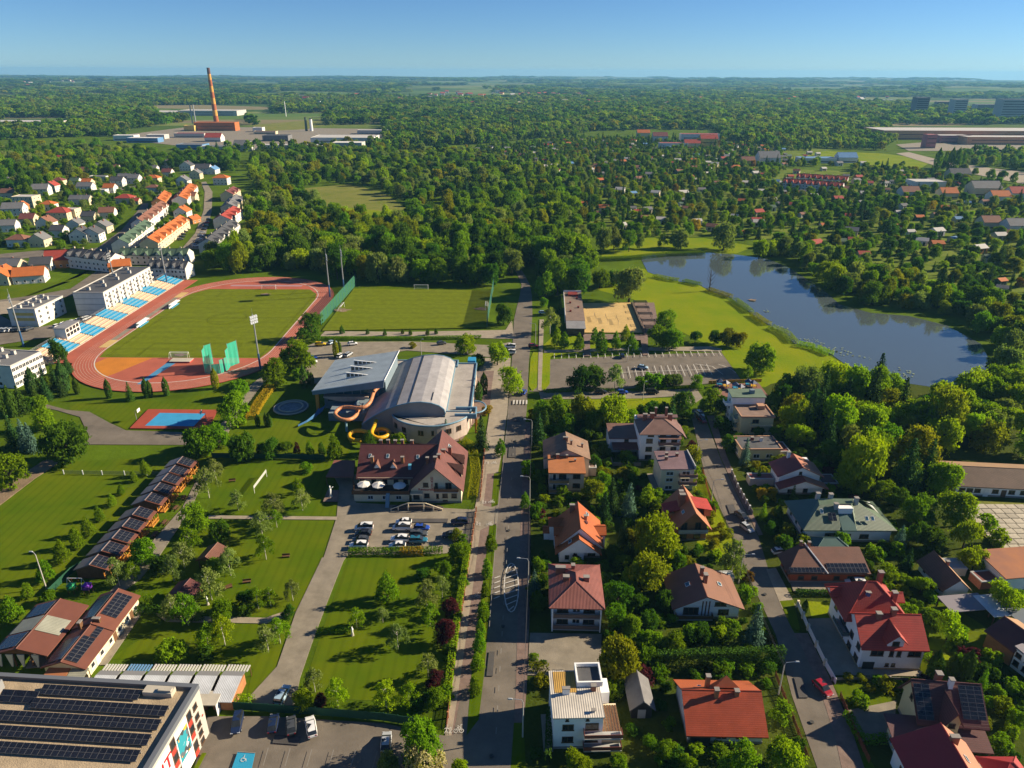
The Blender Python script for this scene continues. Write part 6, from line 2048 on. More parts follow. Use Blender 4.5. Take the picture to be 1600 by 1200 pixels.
# 13 red roof, one slope painted as sunlit, at the bottom edge
h = H("white house with deep red and sunlit salmon roof slopes at the bottom edge", 62.0, 72.4, -0.05)
h.block(0.6, 11.4, 0, 10.6, 0, 5.0, M_WHITEW)
h.gable(0.6, 11.4, 0, 10.6, 5.0, 3.6, 'y', mat("smooth deep red roof", (0.32, 0.028, 0.032), 0.55, var=0.06, scale=0.4), M_WHITEW, ov=0.7, og=0.8, ridge=0.6, m2=mat("salmon roof slope", (0.36, 0.15, 0.085), 0.6, var=0.08, scale=0.4))  # salmon slope is the red roof with sunlight put into its colour
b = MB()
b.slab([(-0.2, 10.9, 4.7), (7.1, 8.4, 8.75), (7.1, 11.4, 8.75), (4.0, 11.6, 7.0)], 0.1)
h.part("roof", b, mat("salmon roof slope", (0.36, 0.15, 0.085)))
h.chimney(7.6, 8.2, 7.4, 9.6, 1.3, 0.6)
h.skylight(8.6, 5.8, 5.0 + 2.8 * 3.6 / 4.32 + 0.3, 0.83, 'r', 0.8, 1.2)
h.win('l', 0.6, 7.4, 1.6, 1.3, 1.3, M_FRAMEB)
h = H("small outbuilding with red pyramid roof in the bottom right corner", 76.6, 76.6, 0.0)
h.block(0, 5.6, 0, 5, 0, 2.8, M_WHITEW)
h.hip(0, 5.6, 0, 5, 2.8, 2.4, mat("smooth deep red roof", (0.25, 0.025, 0.03)), ov=0.5)
# 15 long house with green roof
h = H("large white house with sprawling green metal hip roofs beside the side street", 71.0, 143.3, 0.0)
h.block(0.6, 21.4, 0.6, 12.6, 0, 3.8, M_WHITEW, plinth=M_PLINTH)
b = MB()
GP = [(-0.4, 0, 3.8), (9.0, 0, 3.8), (4.6, 4.6, 8.0), (-0.4, 13.0, 3.8), (5.4, 7.6, 8.0), (13.2, 5.2, 8.0), (14.0, 7.6, 8.0), (22.4, 0, 3.8), (12.6, 0, 3.8), (17.0, 13, 3.8)]
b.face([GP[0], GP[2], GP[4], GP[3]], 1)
b.face([GP[0], GP[1], (9.0, 5.2, 8.0), GP[2]])
b.face([GP[2], (9.0, 5.2, 8.0), (12.6, 5.2, 8.0), GP[5], GP[6], GP[4]])
b.face([GP[8], GP[7], GP[6], (12.6, 5.2, 8.0)])
b.face([GP[7], (20.6, 13, 3.8), GP[6]])
b.face([GP[4], GP[6], (20.6, 13, 3.8), GP[3]])
b.box(-0.4, 22.4, 0, 13, 3.55, 3.79)
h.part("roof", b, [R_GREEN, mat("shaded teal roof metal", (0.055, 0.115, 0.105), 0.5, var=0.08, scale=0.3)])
b = MB()
b.slab([(15.0, 8.6, 7.6), (18.2, 6.4, 7.4), (22.0, 8.6, 4.6), (18.6, 12.4, 4.6)], 0.15)
h.part("roof", b, R_GREEN)
b = MB()
b.box(9.05, 12.55, 3.6, 5.2, 3.6, 7.7)
h.part("recess_wall", b, M_WHITEW)
b = MB()
b.slab([(9.05, -0.2, 3.9), (12.55, -0.2, 3.9), (12.55, 3.58, 6.2), (9.05, 3.58, 6.2)], 0.1)
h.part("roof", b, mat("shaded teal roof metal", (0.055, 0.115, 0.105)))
h.win('f', 0.6, 6.6, 1.2, 2.4, 1.4, M_FRAMEB)
h.win('f', 0.6, 15.0, 1.1, 2.2, 1.2, M_FRAMEB)
h.win('f', 0.6, 10.8, 0.4, 1.8, 2.0, M_FRAMEB)
for v in (2.6, 6.4, 10):
 h.win('l', 0.6, v, 1.2, 1.3, 1.5)
h.panels(6.2, 8.2, 2, (1.6, 3.8 + 1.6 * .81 + .3), (3.2, 3.8 + 3.2 * .81 + .3), 1)
h.skylight(4.8, 3.4, 3.8 + 3.4 * 0.9 + 0.2, 0.9)
h.skylight(15.6, 2.2, 3.8 + 2.2 * .81 + .2, 0.81)
h.skylight(17.0, 2.2, 3.8 + 2.2 * .81 + .2, 0.81)
for u, v, zt in ((5.4, 7.8, 9.4), (8.6, 7.8, 9.2), (8.6, 4.4, 8.6), (14.4, 6.4, 9.0)):
 h.chimney(u, v, 6.4, zt, 0.9, 0.8, M_GREYW)
h.block(1.2, 8.4, -5.4, -1.4, 0, 2.6, M_WHITEW)
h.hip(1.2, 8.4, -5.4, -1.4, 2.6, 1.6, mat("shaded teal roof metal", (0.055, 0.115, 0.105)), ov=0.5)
# 16 brown house with red walls and panels along the eave
h = H("low red-walled house with brown hip roof and a band of solar panels along the eave", 62.0, 128.0, 0.0)
h.block(0.6, 17.2, 0.6, 6.4, 0, 2.9, mat("red brown cladding", (0.34, 0.07, 0.025), 0.8, var=0.12, scale=0.5), plinth=M_PLINTH)
b = MB()
b.face([(-0.4, 0, 3.0), (8.6, 0, 3.0), (5.2, 6.6, 6.4), (4.6, 6.6, 6.4)])
b.face([(-0.4, 0, 3.0), (4.6, 6.6, 6.4), (-0.4, 7.0, 3.0)])
b.face([(8.6, 0, 3.0), (18.2, 0, 3.0), (18.2, 7.0, 5.2), (6.0, 7.0, 5.2)])
b.face([(8.6, 0, 3.0), (6.0, 7.0, 5.2), (5.2, 6.6, 6.4)])
b.face([(-0.4, 7.0, 3.0), (4.6, 6.6, 6.4), (5.2, 6.6, 6.4), (6.0, 7, 5.2), (18.2, 7.0, 5.2), (18.2, 7.2, 2.8), (-0.4, 7.2, 2.8)])
b.box(-0.4, 18.2, 0, 7, 2.75, 2.99)
h.part("roof", b, R_BROWN)
b = MB()
b.tube([(8.6, 0, 3.1), (5.2, 6.6, 6.5)], 0.16, 5)
h.part("ridge_cap", b, M_WHITEW)
h.panels(0.2, 8.0, 9, (0.15, 3.16), (1.3, 3.72), 1)
h.panels(8.8, 17.8, 10, (0.15, 3.12), (2.6, 3.88), 2)
for u, v in ((4.2, 6.2), (6.0, 6.0)):
 h.chimney(u, v, 5.0, 7.2, 0.5, 0.5)
h.wins('f', 0.6, [3, 6, 11, 14], (0.9,), 1.4, 1.1, M_FRAMEB)
h.wins('l', 0.6, [2.4, 4.6], (0.9,), 1.1, 1.2, M_FRAMEB)
# 17 small white gable house
h = H("small plain white house with brown gable roof and windowless gable", 94.2, 123.5, 0.02)
h.block(0, 5.2, 0, 9.8, 0, 2.7, M_WHITEW)
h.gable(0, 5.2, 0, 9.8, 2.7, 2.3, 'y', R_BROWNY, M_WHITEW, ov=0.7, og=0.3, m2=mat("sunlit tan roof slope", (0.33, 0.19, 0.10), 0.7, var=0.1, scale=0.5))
h.chimney(2.9, 5.2, 4.4, 6.0, 0.6, 0.5)
h.wins('l', 0, [1.6, 4.6, 7.6], (0.9,), 1.2, 1.2)
h.block(5.4, 9.6, 7.4, 11.2, 0, 2.2, M_GREYW)
h.flat(5.4, 9.6, 7.4, 11.2, 2.2, mat("blue tarpaulin roof", (0.15, 0.28, 0.38), 0.6, col2=(0.30, 0.24, 0.15), scale=0.5), 0.05)
# 18 long warehouse
h = H("long low white workshop with wide dark brown roof beside the concrete yard", 120.6, 165.3, -0.09, "workshop", "workshop")
h.block(0, 46, 0, 13, 0, 3.1, M_WHITEW, plinth=M_PLINTH)
h.gable(0, 46, 0, 13, 3.1, 2.2, 'x', wave_mat("dark brown corrugated roof", (0.115, 0.075, 0.055), 0.9, 'X', 0.25, 0.8), M_WHITEW, ov=0.5, og=0.4, m2=mat("tan corrugated roof", (0.30, 0.185, 0.10), 0.8, var=0.12, scale=0.3))  # rear slope coloured lighter to stand for the sun on it
for i, u in enumerate((1.6, 3.6, 5.6, 10.2, 14.4, 17.4, 21, 24)):
 h.win('f', 0, u, 1.2, 1.6, 1.2, M_FRAMEB)
for u in (7.9, 12.4):
 h.door('f', 0, u, 1.3, 2.3, M_FRAMEB if u > 10 else M_WPAINT)
# 19 rusty roofed shed
h = H("white storage building with rusty orange flat roof at the edge of the yard", 108.8, 126.0, 0.12, "storage building", "storage_building")
h.block(0, 16, 0, 9, 0, 3.6, M_WHITEW)
b = MB()
b.slab([(-0.3, -0.3, 3.7), (16, -0.3, 3.7), (16, 9.3, 4.3), (-0.3, 9.3, 4.3)], 0.2)
h.part("roof", b, mat("rusty orange sheet roof", (0.34, 0.13, 0.05), 0.8, col2=(0.24, 0.10, 0.06), scale=0.2))
h.block(-4.6, -0.02, 1, 4.6, 0, 2.2, M_CHIM)
h.flat(-4.6, -0.02, 1, 4.6, 2.2, mat("dull red roof", (0.17, 0.05, 0.04), 0.8), 0.1)
# 20 stepped flat-roofed house
h = H("tall stepped yellow and white house with green flat roof above a brown terrace roof", 71.4, 200.3, 0.0)
h.block(0, 10.6, 8.6, 13.6, 0, 9.0, M_WHITEW, plinth=M_PLINTH)
b = MB()
b.slab([(-0.3, 8.2, 9.2), (10.9, 8.2, 9.2), (10.9, 14, 9.7), (-0.3, 14, 9.7)], 0.25)
h.part("roof", b, mat("green bitumen roof", (0.12, 0.17, 0.12), 0.85, var=0.15, scale=0.3))
h.block(0.8, 11.0, 0, 8.58, 0, 6.2, M_YELLW)
h.flat(0.6, 11.2, -0.3, 8.5, 6.2, R_FELT, 0.35, mat("salmon parapet", (0.42, 0.24, 0.15), 0.9))
b = MB()
b.box(7.4, 9.6, 5.0, 7.2, 6.3, 7.6)
h.part("roof_hatch", b, mat("salmon parapet", (0.42, 0.24, 0.15)))
b = MB()
b.box(6.2, 7.6, 10.4, 11.8, 9.4, 10.7)
h.part("roof_hatch", b, M_TEAL)
for z in (1.0, 3.9):
 h.win('f', 0, 5.4, z, 2.0, 1.4, M_FRAMEB)
 h.balcony(3.6, 10.6, -1.0, -0.02, z - 0.3, M_CREAM, M_YELLW, 0.7)
 h.win('l', 0.8, 4.0, z, 1.4, 1.4)
 h.balcony(-0.6, 0.78, 1.6, 6.6, z - 0.3, M_CREAM, M_YELLW, 0.9)
for z in (1.2, 4.0, 6.6):
 h.win('l', 0, 10.6, z, 1.3, 1.3)
 h.win('r', 10.6, 11, z, 1.3, 1.3)
h.balcony(-1.6, -0.02, 9.4, 13, 5.6, M_WHITEW, M_WHITEW)
# 21 yellow flat
h = H("low pale yellow flat-roofed house with brown roof edge below the stepped house", 67.6, 183.4, 0.03)
h.block(0, 11.6, 0, 7.6, 0, 4.0, M_YELLW, plinth=M_PLINTH)
h.flat(-0.3, 11.9, -0.4, 7.8, 4.0, R_DARK, 0.25, mat("salmon parapet", (0.42, 0.24, 0.15)))
h.wins('f', 0, [4.6, 8.4], (0.9,), 1.9, 1.4)
h.chimney(4.8, 5.4, 4.1, 5.0, 0.8, 0.7, M_REDV)
h.chimney(7.2, 4.6, 4.1, 5.2, 0.8, 0.7, M_WPAINT)
h.win('l', 0, 3.4, 0.9, 1.6, 1.4)
h.block(11.7, 15, 1.0, 7.0, 0, 2.4, M_BEIGE)
h.flat(11.7, 15, 1, 7, 2.4, mat("dull red roof", (0.17, 0.05, 0.04)), 0.15)
# 22 white house with two red roofs
h = H("white house with two maroon and salmon gable roofs stacked one above the other", 72.4, 164.9, 0.0)
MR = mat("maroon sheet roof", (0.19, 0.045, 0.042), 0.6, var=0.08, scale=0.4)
SR = mat("salmon sheet roof", (0.35, 0.14, 0.085), 0.6, var=0.08, scale=0.4)  # same maroon roof, sunlight painted into the colour of the right slopes
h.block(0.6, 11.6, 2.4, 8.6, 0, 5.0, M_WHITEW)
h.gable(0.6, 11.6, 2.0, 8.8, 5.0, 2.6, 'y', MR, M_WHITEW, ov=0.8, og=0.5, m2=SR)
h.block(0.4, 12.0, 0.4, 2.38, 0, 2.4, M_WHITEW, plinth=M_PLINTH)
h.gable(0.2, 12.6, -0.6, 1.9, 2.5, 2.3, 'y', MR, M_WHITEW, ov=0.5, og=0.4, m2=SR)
h.win('f', 2.0, 6.0, 5.3, 0.8, 0.9, M_FRAMEB)
h.win('f', 0.4, 3.4, 0.6, 1.6, 1.0, M_FRAMEB)
h.win('f', 0.4, 7.4, 0.4, 1.3, 1.8, M_FRAMEB)
h.chimney(4.6, 8.2, 6.0, 8.8, 0.8, 0.7, M_WPAINT)
h.block(8.4, 11.0, 9.0, 11, 0, 5.6, M_WHITEW)
h.block(-6.4, 0.38, 4.6, 7.6, 0, 2.3, M_BEIGE)
h.flat(-6.4, 0.38, 4.6, 7.6, 2.3, MR, 0.12)
h.block(12.6, 17.2, 2.6, 7.4, 0, 2.2, M_TIMBER)
h.flat(12.6, 17.2, 2.6, 7.4, 2.2, mat("smooth maroon roof", (0.10, 0.045, 0.048)), 0.1)
# 23 brown timber house at the right edge
h = H("brown and white house with maroon gable roof at the right edge of the garden", 97.4, 100.2, 0.35)
h.block(0.4, 8.6, 4.2, 9.6, 0, 4.0, M_BRICKW)
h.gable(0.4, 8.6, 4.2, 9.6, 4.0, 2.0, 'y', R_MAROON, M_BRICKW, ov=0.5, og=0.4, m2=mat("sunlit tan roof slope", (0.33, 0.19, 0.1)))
h.block(0.6, 9, -1.6, 4.0, 0, 4.4, M_WHITEW)
b = MB()
b.slab([(0.2, -2.0, 4.6), (9.4, -2, 4.6), (9.4, 4.2, 5.2), (0.2, 4.2, 5.2)], 0.2)
h.part("roof", b, mat("grey violet roof", (0.20, 0.18, 0.20), 0.6))
for v in (-0.6, 1.4, 3.2):
 h.win('l', 0.6, v, 1.0, 1.1, 1.2, M_FRAMEB)
 h.win('l', 0.6, v, 3.0, 1.1, 1.0, M_FRAMEB)
for i, (px, py, w, d, m, lab) in enumerate(((1512, 945, 9.0, 4.4, mat("grey violet roof", (0.2, 0.18, 0.2)), "flat mauve carport roof below the small white gable house"), (1555, 948, 4.0, 6.0, R_GREY, "narrow pale roofed store beside the mauve carport"),
                                           (1597, 960, 4, 7, mat("slate blue cladding", (0.10, 0.12, 0.15), 0.7), "slate blue shed cut by the right edge"))):
 x, y = G2(px, py, 2.4)
 t = H(lab, x - w / 2, y - d / 2, 0.12, "carport", "carport")
 t.foot(0, w, 0, d)
 for u, v in ((0, 0), (w - 0.2, 0), (0, d - 0.2), (w - 0.2, d - 0.2)):
  t.block(u, u + 0.2, v, v + 0.2, 0, 2.3, M_TIMBER, "post", foot=False)
 b = MB()
 b.slab([(-0.2, -0.2, 2.5), (w + 0.2, -0.2, 2.5), (w + 0.2, d + 0.2, 2.7), (-0.2, d + 0.2, 2.7)], 0.15)
 t.part("roof", b, m)
# concrete yard slabs
yp = L(YARD)
yd = thing("concrete_yard", "yard of large cracked concrete slabs with grassy joints before the long workshop", "yard", (*yp[0], 0))
SLAB = None
rgs = random.Random(4)
k = 0
for iy in range(20):
 for ix in range(20):
  x, y = yp[0][0] - 14 + ix * 2.6 + (iy % 2) * 0.3, yp[0][1] + 2 - iy * 2.2
  if inside((x, y), yp) and inside((x + 1.9, y - 1.3), yp):
   if SLAB is None:
    b = MB()
    b.box(0, 2.4, -2.0, 0, 0, 0.14)
    SLAB = b.mesh("slab", mat("worn concrete slab", (0.36, 0.32, 0.25), 0.95, var=0.2, scale=0.8, rnd=0.16))
   o = obj("slab", SLAB, yd, (x - yp[0][0], y - yp[0][1], 0.34 + rgs.uniform(-0.02, 0.03)), rgs.uniform(-0.02, 0.02))
# ================================================================ trees: leaf meshes shared by all trees of a shape
RNG = np.random.default_rng(11)
def leaf_mat(name, col, hv=0.018, vv=0.34, trans=0.45, tcol=None):
 m = bpy.data.materials.new(name)
 m.use_nodes = True
 nt = m.node_tree
 nt.nodes.clear()
 out = nt.nodes.new("ShaderNodeOutputMaterial")
 mixs = nt.nodes.new("ShaderNodeMixShader")
 mixs.inputs[0].default_value = trans
 d = nt.nodes.new("ShaderNodeBsdfDiffuse")
 t = nt.nodes.new("ShaderNodeBsdfTranslucent")
 oi = nt.nodes.new("ShaderNodeObjectInfo")
 tc = nt.nodes.new("ShaderNodeTexCoord")
 n = nt.nodes.new("ShaderNodeTexNoise")
 n.inputs["Scale"].default_value, n.inputs["Detail"].default_value = 9.0, 3
 nt.links.new(tc.outputs["Object"], n.inputs["Vector"])
 hs = nt.nodes.new("ShaderNodeHueSaturation")
 hs.inputs["Color"].default_value = (*col, 1)
 mh = nt.nodes.new("ShaderNodeMapRange")
 mh.inputs["To Min"].default_value, mh.inputs["To Max"].default_value = 0.5 - hv, 0.5 + hv
 nt.links.new(oi.outputs["Random"], mh.inputs["Value"])
 nt.links.new(mh.outputs[0], hs.inputs["Hue"])
 ad = nt.nodes.new("ShaderNodeMath")
 ad.operation = 'ADD'
 nt.links.new(n.outputs["Fac"], ad.inputs[0])
 mul = nt.nodes.new("ShaderNodeMath")
 mul.operation = 'MULTIPLY'
 mul.inputs[1].default_value = 7.31
 fr = nt.nodes.new("ShaderNodeMath")
 fr.operation = 'FRACT'
 nt.links.new(oi.outputs["Random"], mul.inputs[0])
 nt.links.new(mul.outputs[0], fr.inputs[0])
 nt.links.new(fr.outputs[0], ad.inputs[1])
 mv = nt.nodes.new("ShaderNodeMapRange")
 mv.inputs["From Min"].default_value, mv.inputs["From Max"].default_value = 0.3, 1.7
 mv.inputs["To Min"].default_value, mv.inputs["To Max"].default_value = 1 - vv, 1 + vv
 nt.links.new(ad.outputs[0], mv.inputs["Value"])
 nt.links.new(mv.outputs[0], hs.inputs["Value"])
 nt.links.new(hs.outputs[0], d.inputs[0])
 hs2 = nt.nodes.new("ShaderNodeMix")
 hs2.data_type, hs2.blend_type = 'RGBA', 'MULTIPLY'
 hs2.inputs[0].default_value = 1.0
 hs2.inputs[7].default_value = (*(tcol or (1.1, 1.2, 0.3)), 1)
 nt.links.new(hs.outputs[0], hs2.inputs[6])
 nt.links.new(hs2.outputs[2], t.inputs[0])
 nt.links.new(d.outputs[0], mixs.inputs[1])
 nt.links.new(t.outputs[0], mixs.inputs[2])
 nt.links.new(mixs.outputs[0], out.inputs[0])
 return m
LEAF = {
 'bright': leaf_mat("bright leaves", (0.235, 0.335, 0.006)),
 'mid': leaf_mat("mid green leaves", (0.14, 0.25, 0.007)),
 'dark': leaf_mat("dark leaves", (0.066, 0.14, 0.01)),
 'olive': leaf_mat("olive leaves", (0.215, 0.225, 0.008)),
 'silver': leaf_mat("grey green leaves", (0.195, 0.255, 0.066)),
 'purple': leaf_mat("purple leaves", (0.075, 0.022, 0.026), tcol=(1.2, 0.6, 0.6)),
 'blue': leaf_mat("blue green needles", (0.085, 0.16, 0.115), trans=0.1),
 'needle': leaf_mat("dark needles", (0.036, 0.078, 0.018), trans=0.1),
 'thuja': leaf_mat("thuja scales", (0.05, 0.098, 0.011), trans=0.12),
 'pale': leaf_mat("cream blossom", (0.46, 0.42, 0.2)),
 'rust': leaf_mat("rusty leaves", (0.19, 0.12, 0.022)),
 'yellow': leaf_mat("yellow leaves", (0.36, 0.27, 0.014)),
 'reed': leaf_mat("reed blades", (0.17, 0.18, 0.04)),
}
COLWORD = {'bright': 'bright green', 'mid': 'mid green', 'dark': 'dark green', 'olive': 'olive green', 'silver': 'grey-green', 'purple': 'purple-leaved', 'blue': 'blue-green',
           'needle': 'dark', 'thuja': 'dark green', 'pale': 'cream blossoming', 'rust': 'rusty', 'yellow': 'yellow'}
M_BARK = mat("bark", (0.060, 0.045, 0.032), 0.95, var=0.3, scale=3)
M_BIRCH = mat("birch bark", (0.50, 0.47, 0.42), 0.9, var=0.3, scale=6)
def quads(c, nrm, size, flat=0.75):
 """Leaf clumps: one bent quad per centre, facing nrm."""
 k = len(c)
 r = RNG.normal(size=(k, 3))
 t = np.cross(nrm, r)
 t /= np.linalg.norm(t, axis=1)[:, None] + 1e-9
 b = np.cross(nrm, t)
 s = np.asarray(size).reshape(-1, 1) * RNG.uniform(0.65, 1.35, (k, 1))
 j = lambda: RNG.uniform(0.6, 1.25, (k, 1))
 lift = nrm * s * RNG.uniform(-0.35, 0.35, (k, 1))
 p = np.stack([c - t * s * j() + lift, c - b * s * flat * j() - lift, c + t * s * j() + lift, c + b * s * flat * j() - lift], axis=1)
 return p.reshape(-1, 3)
def leaf_mesh(name, pts, fit=None):
 if fit is not None:                    # stretch so that the crown is one wide, one high, and hangs down to the given share of the height
  r = np.percentile(np.hypot(pts[:, 0], pts[:, 1]), 97)
  z0, z1 = np.percentile(pts[:, 2], 1), pts[:, 2].max()
  pts = pts * np.array([0.5 / r, 0.5 / r, 1])
  pts[:, 2] = fit + (pts[:, 2] - z0) / (z1 - z0) * (1 - fit)
 me = bpy.data.meshes.new(name)
 n = len(pts) // 4
 me.vertices.add(n * 4)
 me.vertices.foreach_set("co", pts.astype(np.float32).ravel())
 me.loops.add(n * 4)
 me.loops.foreach_set("vertex_index", np.arange(n * 4, dtype=np.int32))
 me.polygons.add(n)
 me.polygons.foreach_set("loop_start", np.arange(0, n * 4, 4, dtype=np.int32))
 me.polygons.foreach_set("loop_total", np.full(n, 4, dtype=np.int32))
 me.materials.append(LEAF['mid'])
 me.update()
 return me
def unit(k):
 v = RNG.normal(size=(k, 3))
 return v / np.linalg.norm(v, axis=1)[:, None]
def lobed(n, size, lobes, wild=0.7, bunch=7, spread=0.030):
 """lobes: list of (x,y,z,rx,rz); bunches of leaf clumps on the lobes' skins, none deep inside another lobe."""
 lo = np.array(lobes)
 w = lo[:, 3] ** 2
 k = int(n * 1.7 / bunch)
 idx = RNG.choice(len(lo), size=k, p=w / w.sum())
 d = unit(k)
 d[:, 2] = np.where(d[:, 2] < -0.55, -d[:, 2], d[:, 2])
 sc = np.stack([lo[idx, 3], lo[idx, 3], lo[idx, 4]], axis=1)
 rr = RNG.uniform(0.60, 1.02, (k, 1)) + 0.25 * RNG.uniform(0, 1, (k, 1)) ** 3
 c = lo[idx, :3] + d * sc * rr
 keep = np.ones(k, bool)
 for q in lo:
  e = (c - q[:3]) / np.array([q[3], q[3], q[4]])
  keep &= (e ** 2).sum(axis=1) > 0.36
 m = RNG.integers(2, 2 * bunch - 1, keep.sum())
 c, d = np.repeat(c[keep], m, axis=0), np.repeat(d[keep], m, axis=0)
 c = c + RNG.normal(size=c.shape) * spread * np.array([1, 1, 0.7])
 nr = d + np.array([0, 0, 0.25]) + RNG.normal(size=d.shape) * wild
 nr /= np.linalg.norm(nr, axis=1)[:, None]
 return quads(c[:n], nr[:n], np.full(len(c[:n]), size))
def round_lobes(k, zc, rx, rz, lr, seed, top=True):
 rg = np.random.default_rng(seed)
 out = [(0, 0, zc, rx * 0.62, rz * 0.62)]
 for i in range(k):
  a = 2.399963 * i + rg.uniform(-0.3, 0.3)
  h = rg.uniform(-0.75, 0.95) if i > 1 else 0.8
  q = math.sqrt(max(0.05, 1 - h * h)) * rg.uniform(0.55, 0.78)
  r = lr * rg.uniform(0.75, 1.25)
  out.append((cos(a) * q * rx, sin(a) * q * rx, zc + h * rz * 0.62, r, r * rz / rx * 0.8))
 return out
CROWN, TRUNK = {}, {}
def trunk_mesh(name, h, r, limbs, m, seed):
 rg = random.Random(seed)
 b = MB()
 b.tube([(0, 0, -0.02), (0.01, 0, h * 0.3), (-0.008, 0.01, h * 0.65), (0, 0, h)], [r, r * 0.8, r * 0.62, r * 0.3], 7)
 for i in range(limbs):
  a = i * 2.4 + rg.uniform(-0.4, 0.4)
  z = h * rg.uniform(0.45, 0.85)
  ln = rg.uniform(0.14, 0.26)
  b.tube([(0, 0, z), (cos(a) * ln * 0.5, sin(a) * ln * 0.5, z + ln * 0.35), (cos(a) * ln, sin(a) * ln, z + ln * 0.7)], [r * 0.5, r * 0.32, r * 0.1], 5)
 return b.mesh(name, m, smooth=True)
NV = {}
def make_shapes():
 for v in range(7):
  CROWN['round', v] = leaf_mesh("round_crown", lobed(4200, 0.027, round_lobes((17, 11, 24, 14, 20, 9, 28)[v], 0.59, 0.47, (0.40, 0.34, 0.42, 0.46, 0.38, 0.42, 0.40)[v], (0.17, 0.21, 0.13, 0.19, 0.15, 0.23, 0.12)[v], 30 + v)), (0.13, 0.2, 0.08, 0.1, 0.16, 0.12, 0.1)[v])
 for v in range(4):
  CROWN['birch', v] = leaf_mesh("birch_crown", lobed(2200, 0.025, [(0, 0, 0.66, 0.2, 0.28)] + [(cos(i * 2.4 + v) * q, sin(i * 2.4 + v) * q, z, r, r * 0.95) for i, (q, z, r) in
                                     enumerate([(0.30, 0.42, 0.15), (0.34, 0.50, 0.13), (0.28, 0.58, 0.16), (0.33, 0.38, 0.12), (0.24, 0.70, 0.15), (0.30, 0.62, 0.12), (0.16, 0.82, 0.13), (0.36, 0.46, 0.10), (0.22, 0.76, 0.12), (0.05, 0.91, 0.09)])], wild=0.9), 0.2)
  CROWN['tall', v] = leaf_mesh("tall_crown", lobed(4200, 0.025, round_lobes((20, 13, 26, 17)[v], 0.60, 0.44, 0.42, 0.15, 60 + v)), 0.14)
 for v in range(2):
  CROWN['lime', v] = leaf_mesh("lime_crown", lobed(2600, 0.031, [(0, 0, 0.45, 0.40, 0.26), (0.05, 0, 0.60, 0.32, 0.24), (-0.03, 0.03, 0.76, 0.22, 0.18), (0, 0, 0.89, 0.12, 0.12), (0.2, 0.1, 0.36, 0.25, 0.17), (-0.2, -0.1, 0.38, 0.25, 0.17), (0.05, -0.22, 0.36, 0.24, 0.16)]), 0.1)
  CROWN['shrub', v] = leaf_mesh("shrub_crown", lobed(2200, 0.038, round_lobes((11, 7)[v], 0.42, 0.46, 0.48, 0.20, 90 + v)), 0.0)
  pts = []
  rg = np.random.default_rng(5 + v)
  tiers = 17
  for t in range(tiers):
   z0 = 0.06 + 0.9 * (t / tiers)
   R = 0.48 * (1 - t / tiers) ** 0.85 + 0.02
   nb = max(5, int(15 * R / 0.48) + 4)
   for k in range(nb):
    a = 2 * pi * (k + rg.uniform(-0.3, 0.3)) / nb + t
    Rb = R * rg.uniform(0.75, 1.12)
    m_ = max(3, int(11 * Rb / 0.48))
    for q in range(m_):
     f = (q + 1) / m_
     pts.append((cos(a) * Rb * f, sin(a) * Rb * f, z0 + 0.05 - 0.10 * f * Rb / 0.48 + rg.uniform(-0.012, 0.012), cos(a) * 0.5, sin(a) * 0.5, 0.8))
  pts = np.array(pts)
  nr = pts[:, 3:] + rg.normal(size=(len(pts), 3)) * 0.45
  nr /= np.linalg.norm(nr, axis=1)[:, None]
  CROWN['spruce', v] = leaf_mesh("spruce_crown", quads(pts[:, :3], nr, np.full(len(pts), 0.036)))
  k = 1000
  z = RNG.uniform(0.01, 1, k) ** 0.9
  a = RNG.uniform(0, 2 * pi, k)
  R = 0.48 * np.clip(np.sin(np.clip(z * 0.9 + 0.1, 0, 1) * pi) ** 0.45, 0.05, 1) * RNG.uniform(0.8, 1.03, k)
  R *= np.where(z > 0.75, (1.0 - z) / 0.25 * 0.8 + 0.2, 1)
  c = np.stack([np.cos(a) * R, np.sin(a) * R, z], axis=1)
  nr = np.stack([np.cos(a), np.sin(a), np.full(k, 0.3)], axis=1) + RNG.normal(size=(k, 3)) * 0.4
  nr /= np.linalg.norm(nr, axis=1)[:, None]
  CROWN['thuja', v] = leaf_mesh("thuja_crown", quads(c, nr, np.full(k, 0.06)) * np.array([1, 1, 1]))
 for v in range(4):
  CROWN['far', v] = leaf_mesh("far_crown", lobed(420, 0.085, round_lobes(9, 0.55, 0.46, 0.44, 0.22, 130 + v)), 0.08)
 TRUNK['round'] = trunk_mesh("trunk", 0.55, 0.035, 6, M_BARK, 1)
 TRUNK['tall'] = trunk_mesh("trunk", 0.6, 0.03, 6, M_BARK, 2)
 TRUNK['birch'] = trunk_mesh("trunk", 0.8, 0.022, 7, M_BIRCH, 3)
 TRUNK['lime'] = trunk_mesh("trunk", 0.5, 0.03, 4, M_BARK, 4)
 TRUNK['spruce'] = trunk_mesh("trunk", 0.9, 0.03, 0, M_BARK, 5)
 TRUNK['shrub'] = trunk_mesh("trunk", 0.4, 0.02, 5, M_BARK, 6)
 TRUNK['thuja'] = trunk_mesh("trunk", 0.7, 0.05, 0, M_BARK, 7)
 for k, _v in CROWN:
  NV[k] = NV.get(k, 0) + 1
make_shapes()
RATIO = {'round': 1.15, 'tall': 1.5, 'birch': 1.55, 'lime': 1.75, 'spruce': 2.1, 'shrub': 0.85, 'thuja': 2.8}
KNAME = {'round': 'broadleaf_tree', 'tall': 'broadleaf_tree', 'birch': 'birch_tree', 'lime': 'lime_tree', 'spruce': 'spruce_tree', 'shrub': 'shrub', 'thuja': 'thuja'}
KWORD = {'round': 'round-crowned tree', 'tall': 'tall tree', 'birch': 'birch', 'lime': 'conical tree', 'spruce': 'spruce', 'shrub': 'shrub', 'thuja': 'columnar thuja'}
